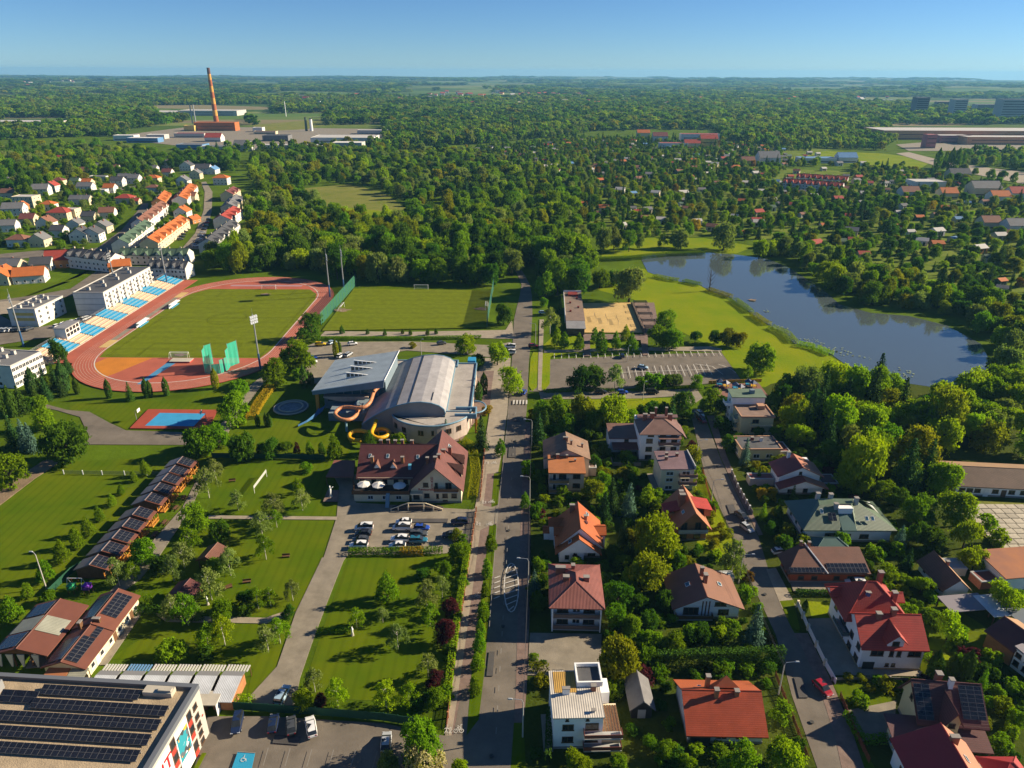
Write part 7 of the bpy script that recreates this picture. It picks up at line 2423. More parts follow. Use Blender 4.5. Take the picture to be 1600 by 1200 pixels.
KCAT = {'round': 'tree', 'tall': 'tree', 'birch': 'tree', 'lime': 'tree', 'spruce': 'tree', 'shrub': 'shrub', 'thuja': 'tree'}
PLANTS = []            # every individual plant wished for: dict(x, y, w, h, shape, leaf, label, group, prio)
STUFF = {}             # name -> list of (x, y, w, h, shape, leaf)
def plant(x, y, w, shape, leaf, label, group=None, h=None, prio=0):
 PLANTS.append(dict(x=x, y=y, w=w, h=h or w * RATIO[shape], shape=shape, leaf=leaf, label=label, group=group, prio=prio))
def spot(px, py, r, shape):
 """Crown centre and half-width in the photograph -> place on the ground and width in metres."""
 w = 5.0
 for _ in range(6):
  h = w * RATIO[shape]
  g = G(px, py, h * (0.5 if shape in ('spruce', 'thuja', 'shrub') else 0.6))
  w = 2 * r * mpp(g)
 return float(g[0]), float(g[1]), w
def grove(where, rows, group, order='left', prio=5):
 """Separately placed plants: rows of (px, py, half-width, shape, leaf). Labels count them off along the picture among their like."""
 like = {}
 for r in rows:
  like.setdefault((r[3], r[4]), []).append(r)
 for (sh, lf), rs in like.items():
  rs.sort(key=(lambda r: r[0]) if order == 'left' else (lambda r: -r[1]))
  for i, (px, py, rr, _s, _l) in enumerate(rs):
   x, y, w = spot(px, py, rr, sh)
   kind = f"{COLWORD[lf]} {KWORD[sh]}"
   if len(rs) == 1:
    lab = f"the only {kind} {where}"
   else:
    lab = f"{kind} {where}, {nth(i)} from the {'left' if order == 'left' else 'near end'}"
   plant(x, y, w, sh, lf, lab, group, prio=prio)
def scatter(poly_px, step, z=0.0, jitter=0.8, margin=0.5, seed=1, check=True, holes=()):
 poly = L(poly_px, z)
 hol = [L(h) for h in holes]
 rg = random.Random(seed)
 xs, ys = [p[0] for p in poly], [p[1] for p in poly]
 out = []
 y = min(ys)
 while y < max(ys):
  x = min(xs)
  while x < max(xs):
   p = (x + rg.uniform(-jitter, jitter) * step * 0.6, y + rg.uniform(-jitter, jitter) * step * 0.6)
   if inside(p, poly) and (not check or free(p, margin)) and not any(inside(p, h) for h in hol):
    out.append(p)
   x += step
  y += step
 return out
def pick(rg, mix):
 t = rg.uniform(0, sum(m[-1] for m in mix))
 for m in mix:
  t -= m[-1]
  if t <= 0:
   return m
 return mix[-1]
HOMES = [(13, 119, "red hip-roofed house"), (15, 141, "stacked orange gables"), (15, 175, "orange flat-roofed block"), (43, 189, "tall white house"), (45, 171, "pale yellow cube"), (44, 148, "brick house"), (41, 122, "lopsided brown roof"), (36, 92, "big orange red roof"), (11, 90, "white flat-roofed house"), (23, 94, "grey shed"), (72, 110, "big white house"),
         (73, 90, "house with roof panels"), (68, 77, "deep red roof"), (82, 150, "green-roofed house"), (71, 131, "red-walled house"), (97, 128, "small white gable"), (77, 207, "stepped house"), (73, 187, "low yellow house"), (78, 169, "twin red roofs"), (130, 172, "long workshop"), (114, 130, "rusty-roofed store"), (100, 105, "house at the right edge"), (115, 150, "concrete yard"),
         (-130, 400, "stadium's far bend"), (-90, 385, "tall green net"), (-45, 385, "practice pitch"), (0, 395, "end of the road"), (35, 390, "sand court"), (-170, 400, "grandstand's far end"), (170, 350, "pond's middle"), (150, 430, "pond's far corner"), (195, 285, "pond's right end"), (130, 240, "pond's near bank")]
def near(p):
 return min(HOMES, key=lambda q: hypot(q[0] - p[0], q[1] - p[1]))[2]
def wood(poly_px, step, mix, wr, label, group, stuff, seed=1, prio=1, margin=0.5, holes=(), individual=True):
 """Dense planting; mix rows: (shape, leaf, weight). The nearest become trees of their own, the rest go to the mass called stuff."""
 rg = random.Random(seed)
 for p in scatter(poly_px, step, seed=seed, margin=margin, holes=holes):
  sh, lf, _ = pick(rg, mix)
  zone = nz(p[0], p[1], 130, 6.6)                # stands of darker and of brighter trees
  if sh in ('round', 'tall') and abs(zone) > 0.22 and rg.random() < 0.6:
   lf = rg.choice(('dark', 'mid')) if zone > 0 else rg.choice(('bright', 'silver', 'olive', 'bright'))
  w = rg.uniform(*wr) * (0.8 if sh in ('spruce', 'birch') else 0.35 if sh == 'thuja' else 0.6 if sh == 'shrub' else 1)
  h = w * RATIO[sh] * rg.uniform(0.85, 1.15)
  if individual:
   PLANTS.append(dict(x=p[0], y=p[1], w=w, h=h, shape=sh, leaf=lf, label=f"{COLWORD[lf]} {KWORD[sh]} {label} nearest the {near(p)}", group=f"{COLWORD[lf]} {KWORD[sh]}s {group} nearest the {near(p)}", prio=prio, stuff=stuff))
  else:
   STUFF.setdefault(stuff, []).append((p[0], p[1], w, h, sh, lf))
# ================================================================ housing estate, works, far buildings, cars, lamps, fences
PAL = {'red': (0.30, 0.05, 0.035), 'orange': (0.42, 0.12, 0.03), 'brown': (0.20, 0.09, 0.06), 'maroon': (0.16, 0.05, 0.045), 'grey': (0.15, 0.15, 0.155), 'dark': (0.07, 0.072, 0.08), 'green': (0.07, 0.115, 0.075), 'pale': (0.45, 0.43, 0.40),
       'white': (0.62, 0.60, 0.56), 'cream': (0.58, 0.49, 0.33), 'salmon': (0.66, 0.30, 0.14), 'brick': (0.40, 0.18, 0.06), 'yellow': (0.58, 0.42, 0.12), 'blue': (0.10, 0.22, 0.40), 'pink': (0.45, 0.16, 0.16)}
def pm(c, k='plain'):
 return mat(f"{c} {k}", PAL[c], 0.8, var=0.10, scale=0.4)
COUNT = {}          # houses alike, to be counted off from the left
def town(px, py, w, d, ze, roof, wall, kind='x', rz=0.0, place="in the stadium-side estate", rise=None, name="house", cat="house", label=None, win=True, group=None, rows=2):
 x, y = G2(px, py, ze)
 key = (roof, wall, place, kind == 'flat')
 lab = label or f"{wall} {cat} with {roof} {'flat' if kind == 'flat' else 'pitched'} roof {place}"
 h = Bld(name, lab, cat, (x - w / 2 * cos(rz) + d / 2 * sin(rz), y - w / 2 * sin(rz) - d / 2 * cos(rz)), rz=rz, group=group)
 if label is None:
  COUNT.setdefault(key, []).append((px, h.r))
 h.block(0, w, 0, d, 0, ze, pm(wall))
 if kind == 'flat':
  h.flat(0, w, 0, d, ze, pm(roof), 0.3, pm(wall))
 elif kind == 'hip':
  h.hip(0, w, 0, d, ze, rise or min(w, d) * 0.28, pm(roof), ov=0.5)
 else:
  h.gable(0, w, 0, d, ze, rise or (d if kind == 'x' else w) * 0.34, kind, pm(roof), pm(wall), ov=0.5, og=0.3)
  h.chimney(w * 0.6, d * 0.55, ze, ze + (rise or (d if kind == 'x' else w) * 0.34) + 0.8, 0.7, 0.6)
 if win:
  n = max(2, int(w / 3.2))
  for z in [0.9 + 2.9 * k for k in range(max(1, int(ze / 2.9)))]:
   for k in range(n):
    h.win('f', 0, w * (k + 0.5) / n, z, 1.2, 1.3)
   for k in range(2):
    h.win('r', w, d * (k + 0.5) / 2, z, 1.2, 1.3)
 return h
for r in ((99, 247, 14, 10, 6, 'red', 'white', 'x'), (56, 253, 26, 11, 5, 'brown', 'white', 'x', -.2), (135, 266, 14, 10, 6, 'brown', 'cream', 'x'), (155, 259, 12, 9, 6, 'grey', 'white', 'x'), (92, 281, 10, 9, 5, 'maroon', 'cream', 'hip'), (81, 289, 10, 9, 6, 'red', 'white', 'y'), (64, 294, 14, 11, 6, 'grey', 'white', 'x', .2),
          (137, 284, 9, 9, 6, 'orange', 'cream', 'x'), (134, 290, 14, 9, 6, 'grey', 'white', 'x'), (118, 282, 9, 8, 5, 'green', 'white', 'x'), (155, 275, 18, 9, 4, 'grey', 'white', 'flat'), (184, 281, 12, 9, 6, 'dark', 'white', 'x'), (195, 276, 12, 9, 6, 'grey', 'white', 'x'), (210, 277, 11, 9, 6, 'grey', 'white', 'x'),
          (239, 277, 13, 9, 5, 'orange', 'cream', 'hip'), (240, 292, 11, 8, 4, 'brown', 'white', 'hip'), (222, 256, 14, 8, 4, 'orange', 'white', 'x'), (286, 281, 12, 10, 6, 'grey', 'white', 'y'), (346, 277, 14, 10, 7, 'orange', 'white', 'hip'), (261, 255, 11, 11, 6, 'dark', 'white', 'y'), (292, 258, 13, 12, 6, 'dark', 'white', 'y'),
          (318, 262, 16, 12, 6, 'dark', 'white', 'x'), (333, 264, 9, 14, 5, 'blue', 'white', 'y'), (196, 308, 13, 10, 5, 'red', 'cream', 'hip'), (212, 313, 7, 6, 3, 'red', 'cream', 'x'), (40, 306, 17, 12, 9, 'pale', 'cream', 'flat'), (22, 324, 15, 11, 6, 'grey', 'white', 'x', .2), (32, 321, 8, 9, 6, 'orange', 'brick', 'y'),
          (95, 330, 15, 12, 6, 'red', 'cream', 'hip'), (112, 326, 9, 9, 7, 'pale', 'cream', 'flat'), (72, 346, 11, 9, 5, 'brown', 'white', 'y'), (118, 348, 9, 8, 5, 'grey', 'white', 'y'), (126, 364, 11, 10, 6, 'dark', 'white', 'y', .1), (145, 363, 11, 10, 6, 'dark', 'white', 'y', .1), (120, 310, 10, 8, 5, 'grey', 'white', 'x'),
          (134, 310, 9, 8, 5, 'grey', 'cream', 'x'), (160, 296, 8, 7, 4, 'pale', 'white', 'flat'), (98, 402, 17, 12, 5, 'red', 'brick', 'x', .25), (66, 410, 11, 9, 4, 'dark', 'white', 'x', .2), (47, 427, 15, 10, 4.5, 'orange', 'white', 'x', .3), (3, 428, 12, 10, 5, 'orange', 'cream', 'y'), (187, 413, 11, 8, 4, 'orange', 'brick', 'x', .4), (285, 329, 10, 10, 6, 'orange', 'white', 'y'),
          (302, 341, 6, 9, 3.5, 'orange', 'brick', 'y', -.3), (300, 305, 8, 8, 5, 'brown', 'cream', 'x'), (12, 350, 12, 9, 5, 'grey', 'white', 'x', .2), (45, 340, 10, 9, 5, 'maroon', 'cream', 'x', .1), (30, 372, 12, 9, 5, 'brown', 'white', 'hip'), (62, 372, 10, 9, 5, 'grey', 'cream', 'y'), (92, 358, 9, 8, 5, 'dark', 'white', 'x'), (168, 330, 11, 9, 5, 'brown', 'white', 'x', .2),
          (160, 352, 10, 9, 5, 'grey', 'cream', 'y'), (172, 292, 10, 9, 5, 'orange', 'white', 'x'), (262, 268, 10, 9, 5, 'maroon', 'white', 'x'), (240, 262, 9, 8, 5, 'grey', 'white', 'x'), (306, 270, 11, 9, 6, 'grey', 'cream', 'y'), (14, 300, 12, 9, 5, 'brown', 'cream', 'x'), (10, 280, 11, 9, 5, 'grey', 'white', 'hip'), (180, 262, 10, 9, 5, 'brown', 'white', 'x'), (110, 268, 10, 8, 5, 'grey', 'white', 'x'), (76, 318, 10, 9, 5, 'orange', 'white', 'hip'),
          (18, 412, 12, 9, 4, 'grey', 'cream', 'x'), (140, 336, 10, 8, 5, 'dark', 'cream', 'x')):
 town(*r)
for hs in COUNT.values():
 hs.sort(key=lambda q: q[0])
 for i, (_p, o) in enumerate(hs):
  o['label'] = o['label'] + f", {nth(i)} from the left" if len(hs) > 1 else "the only " + o['label']
def terrace(pts, n, d, ze, roof, wall, rise, lab, turn=0):
 a, b = G2(*pts[0], ze), G2(*pts[1], ze)
 dx, dy = (b[0] - a[0]) / n, (b[1] - a[1]) / n
 w = hypot(dx, dy)
 rz = atan2(dy, dx)
 for i in range(n):
  h = Bld("terraced_house", f"{wall} terraced house, {roof} roof, {lab}, {nth(i)} from {'left' if abs(dx) > abs(dy) else 'near end'}", "terraced house", (a[0] + dx * i + sin(rz) * d / 2, a[1] + dy * i - cos(rz) * d / 2), rz=rz, group=f"terrace {lab}")
  k = 0.25 * (i % 2)
  h.block(0, w - 0.05, 0, d, 0, ze + k, pm(wall))
  h.gable(0, w - 0.05, 0, d, ze + k, rise, 'x', pm(roof), pm(wall), ov=0.4, og=0.02)
  h.chimney(w * 0.2, d * 0.6, ze, ze + rise + 0.9, 0.8, 0.6, pm('cream'))
  h.gable(w * 0.28, w * 0.72, -0.2, d * 0.4, ze + k - 0.2, rise * 0.75, 'y', pm(roof), pm(wall), ov=0.2, og=0.2, name="dormer_roof")
  for z in (0.8, 3.5):
   for u in (0.28, 0.72):
    h.win('f', 0, w * u, z, 1.3, 1.4)
terrace(((113, 396), (182, 404)), 5, 11, 7, 'dark', 'white', 3, "beside the estate road")
terrace(((190, 396), (297, 397)), 6, 10, 5.5, 'green', 'white', 3, "behind the long flats")
terrace(((236, 415), (296, 417)), 5, 9, 6, 'dark', 'white', 3, "nearest the grandstand")
terrace(((232, 380), (283, 344)), 6, 11, 6, 'orange', 'cream', 3.4, "in the middle of the estate")
terrace(((187, 381), (228, 350)), 5, 10, 6, 'green', 'white', 3, "along the estate lane")
terrace(((216, 349), (253, 320)), 5, 10, 6, 'brown', 'white', 3.2, "up the estate lane")
terrace(((247, 316), (258, 303)), 3, 10, 6, 'orange', 'brick', 3, "at the top of the estate lane")
terrace(((324, 381), (362, 350)), 5, 11, 6.5, 'dark', 'white', 3, "at the wood edge")
terrace(((346, 343), (366, 328)), 3, 12, 6.5, 'red', 'white', 3, "between dark terraces at the wood edge")
terrace(((357, 324), (370, 309)), 3, 12, 6.5, 'grey', 'cream', 3, "further up the wood edge")
terrace(((354, 304), (366, 297)), 2, 11, 6, 'maroon', 'cream', 3, "at the end of the wood edge")
terrace(((280, 312), (298, 291)), 5, 12, 6, 'orange', 'white', 3, "beside the top of the lane")
# three blocks of flats
def flats(fl, fr, z, deep, label, wall, roof, side, nf, nw, fnw):
 A_, B_, C_ = G2(*fl, z), G2(*fr, z), G2(*deep, z)       # the long side seen from the pitch sets the direction
 rz = atan2(C_[1] - B_[1], C_[0] - B_[0]) - pi / 2
 Wd = abs((B_[0] - A_[0]) * cos(rz) + (B_[1] - A_[1]) * sin(rz))
 deep = hypot(C_[0] - B_[0], C_[1] - B_[1])
 h = Bld("apartment_block", label, "apartment block", (B_[0] - Wd * cos(rz), B_[1] - Wd * sin(rz)), rz=rz)
 h.W = Wd
 h.block(0, Wd, 0, deep, 0, z, pm(wall))
 h.flat(0, Wd, 0, deep, z, pm(roof), 0.4, pm('pale'))
 for f in range(nf):
  zz = 0.9 + f * (z - 0.6) / nf
  for k in range(nw):
   h.win('r', Wd, deep * (k + 0.5) / nw, zz, 1.5, 1.5)
   if side and k % 2 and f:
    b = MB()
    v = deep * (k + 0.5) / nw
    b.box(Wd + 0.01, Wd + 1.2, v - 1.3, v + 1.3, zz - 0.5, zz - 0.35)
    b.box(Wd + 1.12, Wd + 1.2, v - 1.3, v + 1.3, zz - 0.34, zz + 0.5)
    h.part("balcony", b, pm('pale'))
  for k in range(fnw):
   h.win('f', 0, Wd * (k + 0.5) / fnw, zz, 1.4, 1.4)
 for k in range(7):
  h.chimney(Wd * (0.35 + 0.3 * (k % 2)), deep * (0.1 + 0.13 * k), z, z + 1.5, 1.6, 1.0, pm('pale'))
 return h
h = flats((119, 455), (161, 458), 11, (234, 418), "long white four-storey flats with dark flat roof behind the grandstand", 'white', 'dark', True, 4, 14, 0)
for z in (2.6, 5.4, 8.2):
 b = MB()
 b.box(-0.05, h.W + 0.02, -0.06, -0.01, z, z + 0.3)
 h.part("wall_band", b, M_GREYW)
h = flats((21, 479), (54, 484), 8, (98, 463), "white three-storey office block with orange window bands left of the long flats", 'white', 'grey', False, 3, 4, 0)
for z in (2.8, 5.2):
 b = MB()
 b.box(2, h.W - 1, -0.08, -0.01, z, z + 1.3)
 h.part("window_band", b, pm('yellow'))
h = flats((-30, 548), (16, 573), 8.5, (64, 550), "white three-storey hostel with blue grey roof at the left edge below the stand", 'white', 'grey', False, 3, 9, 2)
# ---- works and far buildings: (px, py, w, d, h, roof, wall, text)
FARB = [(332, 172, 150, 70, 12, 'pale', 'pale', "huge pale warehouse behind the tall chimney"), (258, 174, 75, 90, 9, 'pale', 'pale', "long pale hall left of the huge warehouse"), (338, 191, 78, 24, 15, 'orange', 'orange', "orange boiler house at the foot of the tall chimney"), (297, 196, 20, 14, 10, 'yellow', 'yellow', "small yellow building left of the orange boiler house"),
  (540, 213, 95, 55, 13, 'pale', 'white', "wide white factory hall at the right of the works"), (545, 222, 42, 26, 12, 'white', 'pale', "square pale hall before the wide white factory"), (433, 211, 42, 24, 9, 'dark', 'grey', "dark roofed hall with panels in the middle of the works"), (458, 226, 88, 20, 6, 'pale', 'white', "low white works hall along the wood edge"), (350, 228, 60, 22, 6, 'grey', 'white', "grey roofed works hall left along the wood edge"),
  (301, 225, 38, 26, 7, 'grey', 'blue', "blue grey roofed hall at the left of the works"), (335, 214, 26, 18, 7, 'red', 'white', "small red roofed hall in the works"), (298, 208, 52, 16, 7, 'red', 'pale', "long red and pale hall below the boiler house"), (226, 215, 50, 20, 7, 'white', 'blue', "blue and white shed row at the left end of the works"), (197, 211, 34, 20, 8, 'white', 'white', "white office at the far left of the works"),
  (404, 199, 18, 16, 8, 'pale', 'white', "small white house behind the works"), (246, 210, 30, 18, 7, 'white', 'pale', "white shed in the left part of the works"), (380, 226, 24, 18, 8, 'grey', 'white', "white office with grey roof at the works entrance"), (585, 203, 60, 20, 7, 'pale', 'pale', "long pale shed beyond the white factory"), (415, 205, 40, 14, 5, 'brown', 'cream', "low brown roofed workshop behind the works"), (28, 189, 180, 60, 7, 'pale', 'pale', "very long pale greenhouse-like hall at the far left"),
  (131, 176, 60, 14, 8, 'maroon', 'cream', "long reddish building in the far left woods"), (165, 177, 20, 14, 9, 'white', 'white', "white house in the far left woods"), (222, 185, 34, 16, 6, 'pale', 'white', "small white hall before the huge warehouse"),
  (1510, 202, 330, 80, 15, 'pale', 'salmon', "vast shopping centre with pale roof at the far right"), (1565, 213, 130, 34, 12, 'pale', 'salmon', "orange fronted wing of the vast shopping centre"), (1487, 211, 52, 26, 12, 'pale', 'pink', "salmon wing of the vast shopping centre"), (1454, 210, 15, 15, 20, 'pink', 'pink', "pink sign tower at the shopping centre"), (1440, 152, 34, 26, 48, 'pale', 'grey', "left grey tower block on the horizon side"),
  (1499, 155, 34, 26, 46, 'pale', 'pale', "middle pale tower block behind the shopping centre"), (1584, 155, 66, 28, 52, 'grey', 'pale', "wide pale tower block at the far right"), (1545, 163, 80, 20, 28, 'pale', 'pale', "long pale slab block between the tower blocks"), (1375, 156, 240, 40, 10, 'pale', 'pale', "long low pale hall left of the tower blocks"), (1475, 159, 50, 18, 26, 'pale', 'grey', "pale slab block between left and middle tower blocks"), (1497, 146, 260, 60, 12, 'pale', 'pale', "long pale hall beyond the tower blocks"),
  (1093, 209, 62, 18, 14, 'red', 'white', "white flats with red roofs beyond the allotments"), (1107, 216, 26, 16, 14, 'red', 'yellow', "yellow flats with red roof beyond the allotments"), (1052, 223, 42, 16, 8, 'red', 'white', "long red roofed terrace beyond the allotments"), (1031, 212, 24, 16, 10, 'maroon', 'white', "maroon roofed house beyond the allotments"), (1005, 207, 22, 14, 9, 'orange', 'cream', "orange roofed house beyond the allotments"), (1081, 223, 24, 14, 8, 'red', 'cream', "red roofed house beside the yellow flats"),
  (1275, 246, 46, 20, 6, 'blue', 'white', "blue grey market sheds before the far meadow"), (1322, 245, 24, 16, 7, 'blue', 'white', "small blue roofed shed before the far meadow"), (1200, 245, 26, 20, 9, 'grey', 'white', "white house with grey roof left of the blue sheds"), (1168, 250, 16, 12, 7, 'brown', 'yellow', "yellow house with brown roof left of the blue sheds"), (1447, 282, 30, 20, 8, 'pale', 'white', "white villa right of the red terraces"), (1497, 270, 22, 14, 6, 'dark', 'cream', "low dark roofed house below the poplars"),
  (1537, 292, 26, 16, 8, 'grey', 'cream', "grey roofed house at the right beyond the allotments"), (1560, 305, 16, 12, 7, 'orange', 'white', "orange roofed house at the right edge of the allotments"), (1590, 300, 18, 14, 7, 'red', 'white', "red roofed house at the far right edge"), (1585, 350, 14, 12, 6, 'grey', 'white', "white house at the right edge inside the allotments"), (1545, 345, 13, 11, 6, 'brown', 'cream', "brown roofed house right in the allotments"), (1420, 298, 16, 12, 6, 'brown', 'white', "brown roofed house above the allotments' right half"), (1480, 300, 15, 12, 6, 'orange', 'cream', "small orange roofed house above the allotments' right half")]
for px, py, w, d, hh, rf, wl, text in FARB:
 tall = hh > 24
 small = w < 31 and not tall
 h = town(px, py, w, d, hh, rf, wl, 'x' if small and rf not in ('white', 'pale', 'yellow', 'pink') else 'flat', label=text, name="tower_block" if tall else "house" if small else "hall", cat="tower block" if tall else "house" if small else "hall", win=False)
 n = max(3, int(w / (4 if tall or small else 8)))
 for f in range(max(1, int(hh / 6)) if not tall else 9):
  b = MB()
  z = 1.4 + f * (hh - 1.5) / max(1, int(hh / 6) if not tall else 9)
  b.box(w * 0.06, w * 0.94, -0.12, -0.01, z, z + (1.0 if not tall else 1.6))
  h.part("window_band", b, M_GLASS)
for j, (a, b_) in enumerate((((1225, 284), (1318, 291)), ((1245, 276), (1325, 281)))):
 terrace((a, b_), 9, 12, 6, 'red', 'white', 3.2, ["in the near red row beyond the allotments", "in the rear red row beyond the allotments"][j])
g = G(338, 190)
t = thing("factory_chimney", "very tall orange and red banded factory chimney", "chimney", (g[0], g[1], 0))
for i in range(9):
 b = MB()
 z0, z1 = i * 12.4, (i + 1) * 12.4
 rr = lambda z: 5.6 - 2.4 * z / 112
 b.tube([(0, 0, z0), (0, 0, z1)], [rr(z0), rr(z1)], 14)
 b.build("shaft_band", mat("chimney red", (0.36, 0.10, 0.03), 0.8) if i % 2 == 0 and i < 8 else mat("chimney orange", (0.58, 0.29, 0.05), 0.8) if i < 8 else mat("chimney soot brown", (0.12, 0.05, 0.035), 0.9), t)
for px, py, hh, r, m, lab in ((301, 193, 36, 1.3, M_STEEL, "left slim steel stack by the boiler house"), (306, 193, 38, 1.3, M_STEEL, "right slim steel stack by the boiler house"), (447, 182, 36, 1.0, M_WPAINT, "white needle mast in the open ground behind the works"), (479, 205, 24, 2.4, pm('green'), "green silo in the works"), (487, 205, 22, 3.0, M_WPAINT, "white silo beside the green silo"), (500, 166, 16, 4, M_WPAINT, "pale water tower far behind the works")):
 g = G(px, py)
 t = thing("silo" if 'silo' in lab else "stack", lab, "silo" if 'silo' in lab else "stack", (g[0], g[1], 0))
 b = MB()
 b.tube([(0, 0, 0), (0, 0, hh)], [r, r * 0.85], 10)
 b.build("shaft", m, t)
 b = MB()
 b.tube([(0, 0, hh), (0, 0, hh + 1.2)], [r * 1.1, r * 0.6], 10)
 b.build("cap", M_DARKM, t)
# ---- allotment huts and villages, one small mesh each
HUT = {}
def hut(x, y, w, d, ze, roof, wall, rz, name, label, group, z0=0.0):
 k = (roof, wall)
 if k not in HUT:
  b = MB()
  b.box(-.5, .5, -.5, .5, 0, .68, 1)
  b.slab([(-.56, -.56, .66), (.56, -.56, .66), (.56, 0, 1.0), (-.56, 0, 1.0)], 0.05, 0)
  b.slab([(-.56, 0, 1.0), (.56, 0, 1.0), (.56, .56, .66), (-.56, .56, .66)], 0.05, 0)
  b.face([(-.5, -.5, .68), (-.5, 0, .95), (-.5, .5, .68)], 1)
  b.face([(.5, -.5, .68), (.5, .5, .68), (.5, 0, .95)], 1)
  b.box(-.3, -.05, -.515, -.505, .2, .5, 2)
  b.box(.1, .3, -.515, -.505, .0, .5, 2)
  HUT[k] = b.mesh(name, [pm(roof), pm(wall), M_GLASS])
 o = obj(name, HUT[k], None, (x, y, z0), rz, (w, d, ze))
 tag(o, label, "hut" if 'hut' in name else "house", group)
 f = 45 if z0 or name == "far_house" else 0        # an open plot before a far house
 keep_out([(x - w / 2, y - d / 2 - f), (x + w / 2, y - d / 2 - f), (x + w / 2, y + d / 2), (x - w / 2, y + d / 2)])
rgh = random.Random(17)
ALL_ = [(720, 238), (900, 220), (1200, 226), (1400, 268), (1590, 310), (1590, 480), (1520, 470), (1420, 442), (1330, 424), (1290, 396), (1230, 374), (1100, 366), (945, 366), (910, 330), (900, 290)]
spots = scatter(ALL_, 24, seed=12, margin=3)
rgh.shuffle(spots)
for p in spots[:270]:
 rf = pick(rgh, [('grey', 3), ('red', 1.6), ('orange', 2), ('brown', 2.5), ('pale', 3), ('blue', .8), ('green', .6), ('dark', 1)])[0]
 wl = pick(rgh, [('white', 3), ('cream', 3), ('brick', 1), ('green', .7)])[0]
 s = rgh.uniform(0.85, 1.5)
 hut(p[0], p[1], 5.5 * s, 4.5 * s, 4.0 * s, rf, wl, rgh.uniform(-.5, .5), "garden_hut", f"small {wl} hut with {rf} roof among allotment trees", f"{wl} huts with {rf} roofs in the allotments")
for (x0, x1, y0, y1, n) in ((640, 1120, 146, 168, 150), (460, 700, 150, 165, 22), (20, 220, 128, 142, 30), (1120, 1400, 150, 160, 20)):
 for i in range(n):
  px, py = rgh.uniform(x0, x1), rgh.uniform(y0, y1)
  x, y = G2(px, py)
  rf = pick(rgh, [('red', 4), ('orange', 2), ('brown', 2), ('grey', 1.5), ('pale', 1)])[0]
  s = rgh.uniform(12, 22)
  wl = pick(rgh, [('white', 3), ('cream', 1)])[0]
  hut(x, y, s, s * .8, s * .75, rf, wl, rgh.uniform(-.6, .6), "far_house", f"tiny far-off {wl} house with {rf} roof near the horizon", f"far-off {wl} houses with {rf} roofs", hill(x, y))
# ---- cars
PAINT = {'white': (0.72, 0.72, 0.71), 'black': (0.012, 0.012, 0.014), 'dark grey': (0.06, 0.065, 0.07), 'silver': (0.38, 0.40, 0.42), 'blue': (0.02, 0.06, 0.32), 'teal': (0.02, 0.13, 0.20), 'red': (0.30, 0.012, 0.02), 'navy': (0.012, 0.022, 0.06), 'yellow': (0.62, 0.42, 0.01), 'pale blue': (0.30, 0.42, 0.52), 'dark red': (0.14, 0.012, 0.02)}
M_RUB = mat("tyre rubber", (0.015, 0.015, 0.016), 0.9)
M_HL = mat("headlight glass", (0.7, 0.72, 0.75), 0.15, spec=0.6)
M_TL = mat("tail light", (0.30, 0.01, 0.01), 0.3)
def paint(c):
 return mat(f"{c} car paint", PAINT[c], 0.25, spec=0.6)
def loft(b, secs, m=0):          # rings of equal length joined into a skin
 n = len(secs[0])
 base = len(b.v)
 for s in secs:
  b.v += [tuple(map(float, p)) for p in s]
 for i in range(len(secs) - 1):
  for k in range(n):
   a, c = base + i * n + k, base + i * n + (k + 1) % n
   b.f.append((a, c, c + n, a + n))
   b.m.append(m)
 b.f.append(tuple(range(base + n - 1, base - 1, -1)))
 b.f.append(tuple(range(base + (len(secs) - 1) * n, base + len(secs) * n)))
 b.m += [m, m]
CARS = {}
KINDS = {'hatch': [(-2.05, .55, .80), (-1.95, .35, .95), (-1.2, .3, .98), (0, .3, 1.0), (1.0, .3, .95), (1.7, .32, .80), (2.02, .4, .62)], 'suv': [(-2.25, .6, 1.0), (-2.15, .4, 1.1), (-1.2, .35, 1.12), (0, .35, 1.14), (1.1, .35, 1.08), (1.9, .38, .95), (2.25, .5, .78)],
         'van': [(-2.35, .5, 1.15), (-2.3, .35, 1.2), (-1.0, .32, 1.22), (0.4, .32, 1.2), (1.3, .32, 1.12), (1.95, .36, .95), (2.3, .45, .7)]}
CAB = {'hatch': [(-1.95, 1.0), (-1.35, 1.46), (-0.3, 1.52), (0.35, 1.45), (1.1, 0.95)], 'suv': [(-2.2, 1.1), (-1.85, 1.66), (-0.4, 1.74), (0.4, 1.66), (1.2, 1.08)], 'van': [(-2.32, 1.2), (-2.2, 1.86), (-0.2, 1.92), (0.7, 1.8), (1.6, 1.08)]}
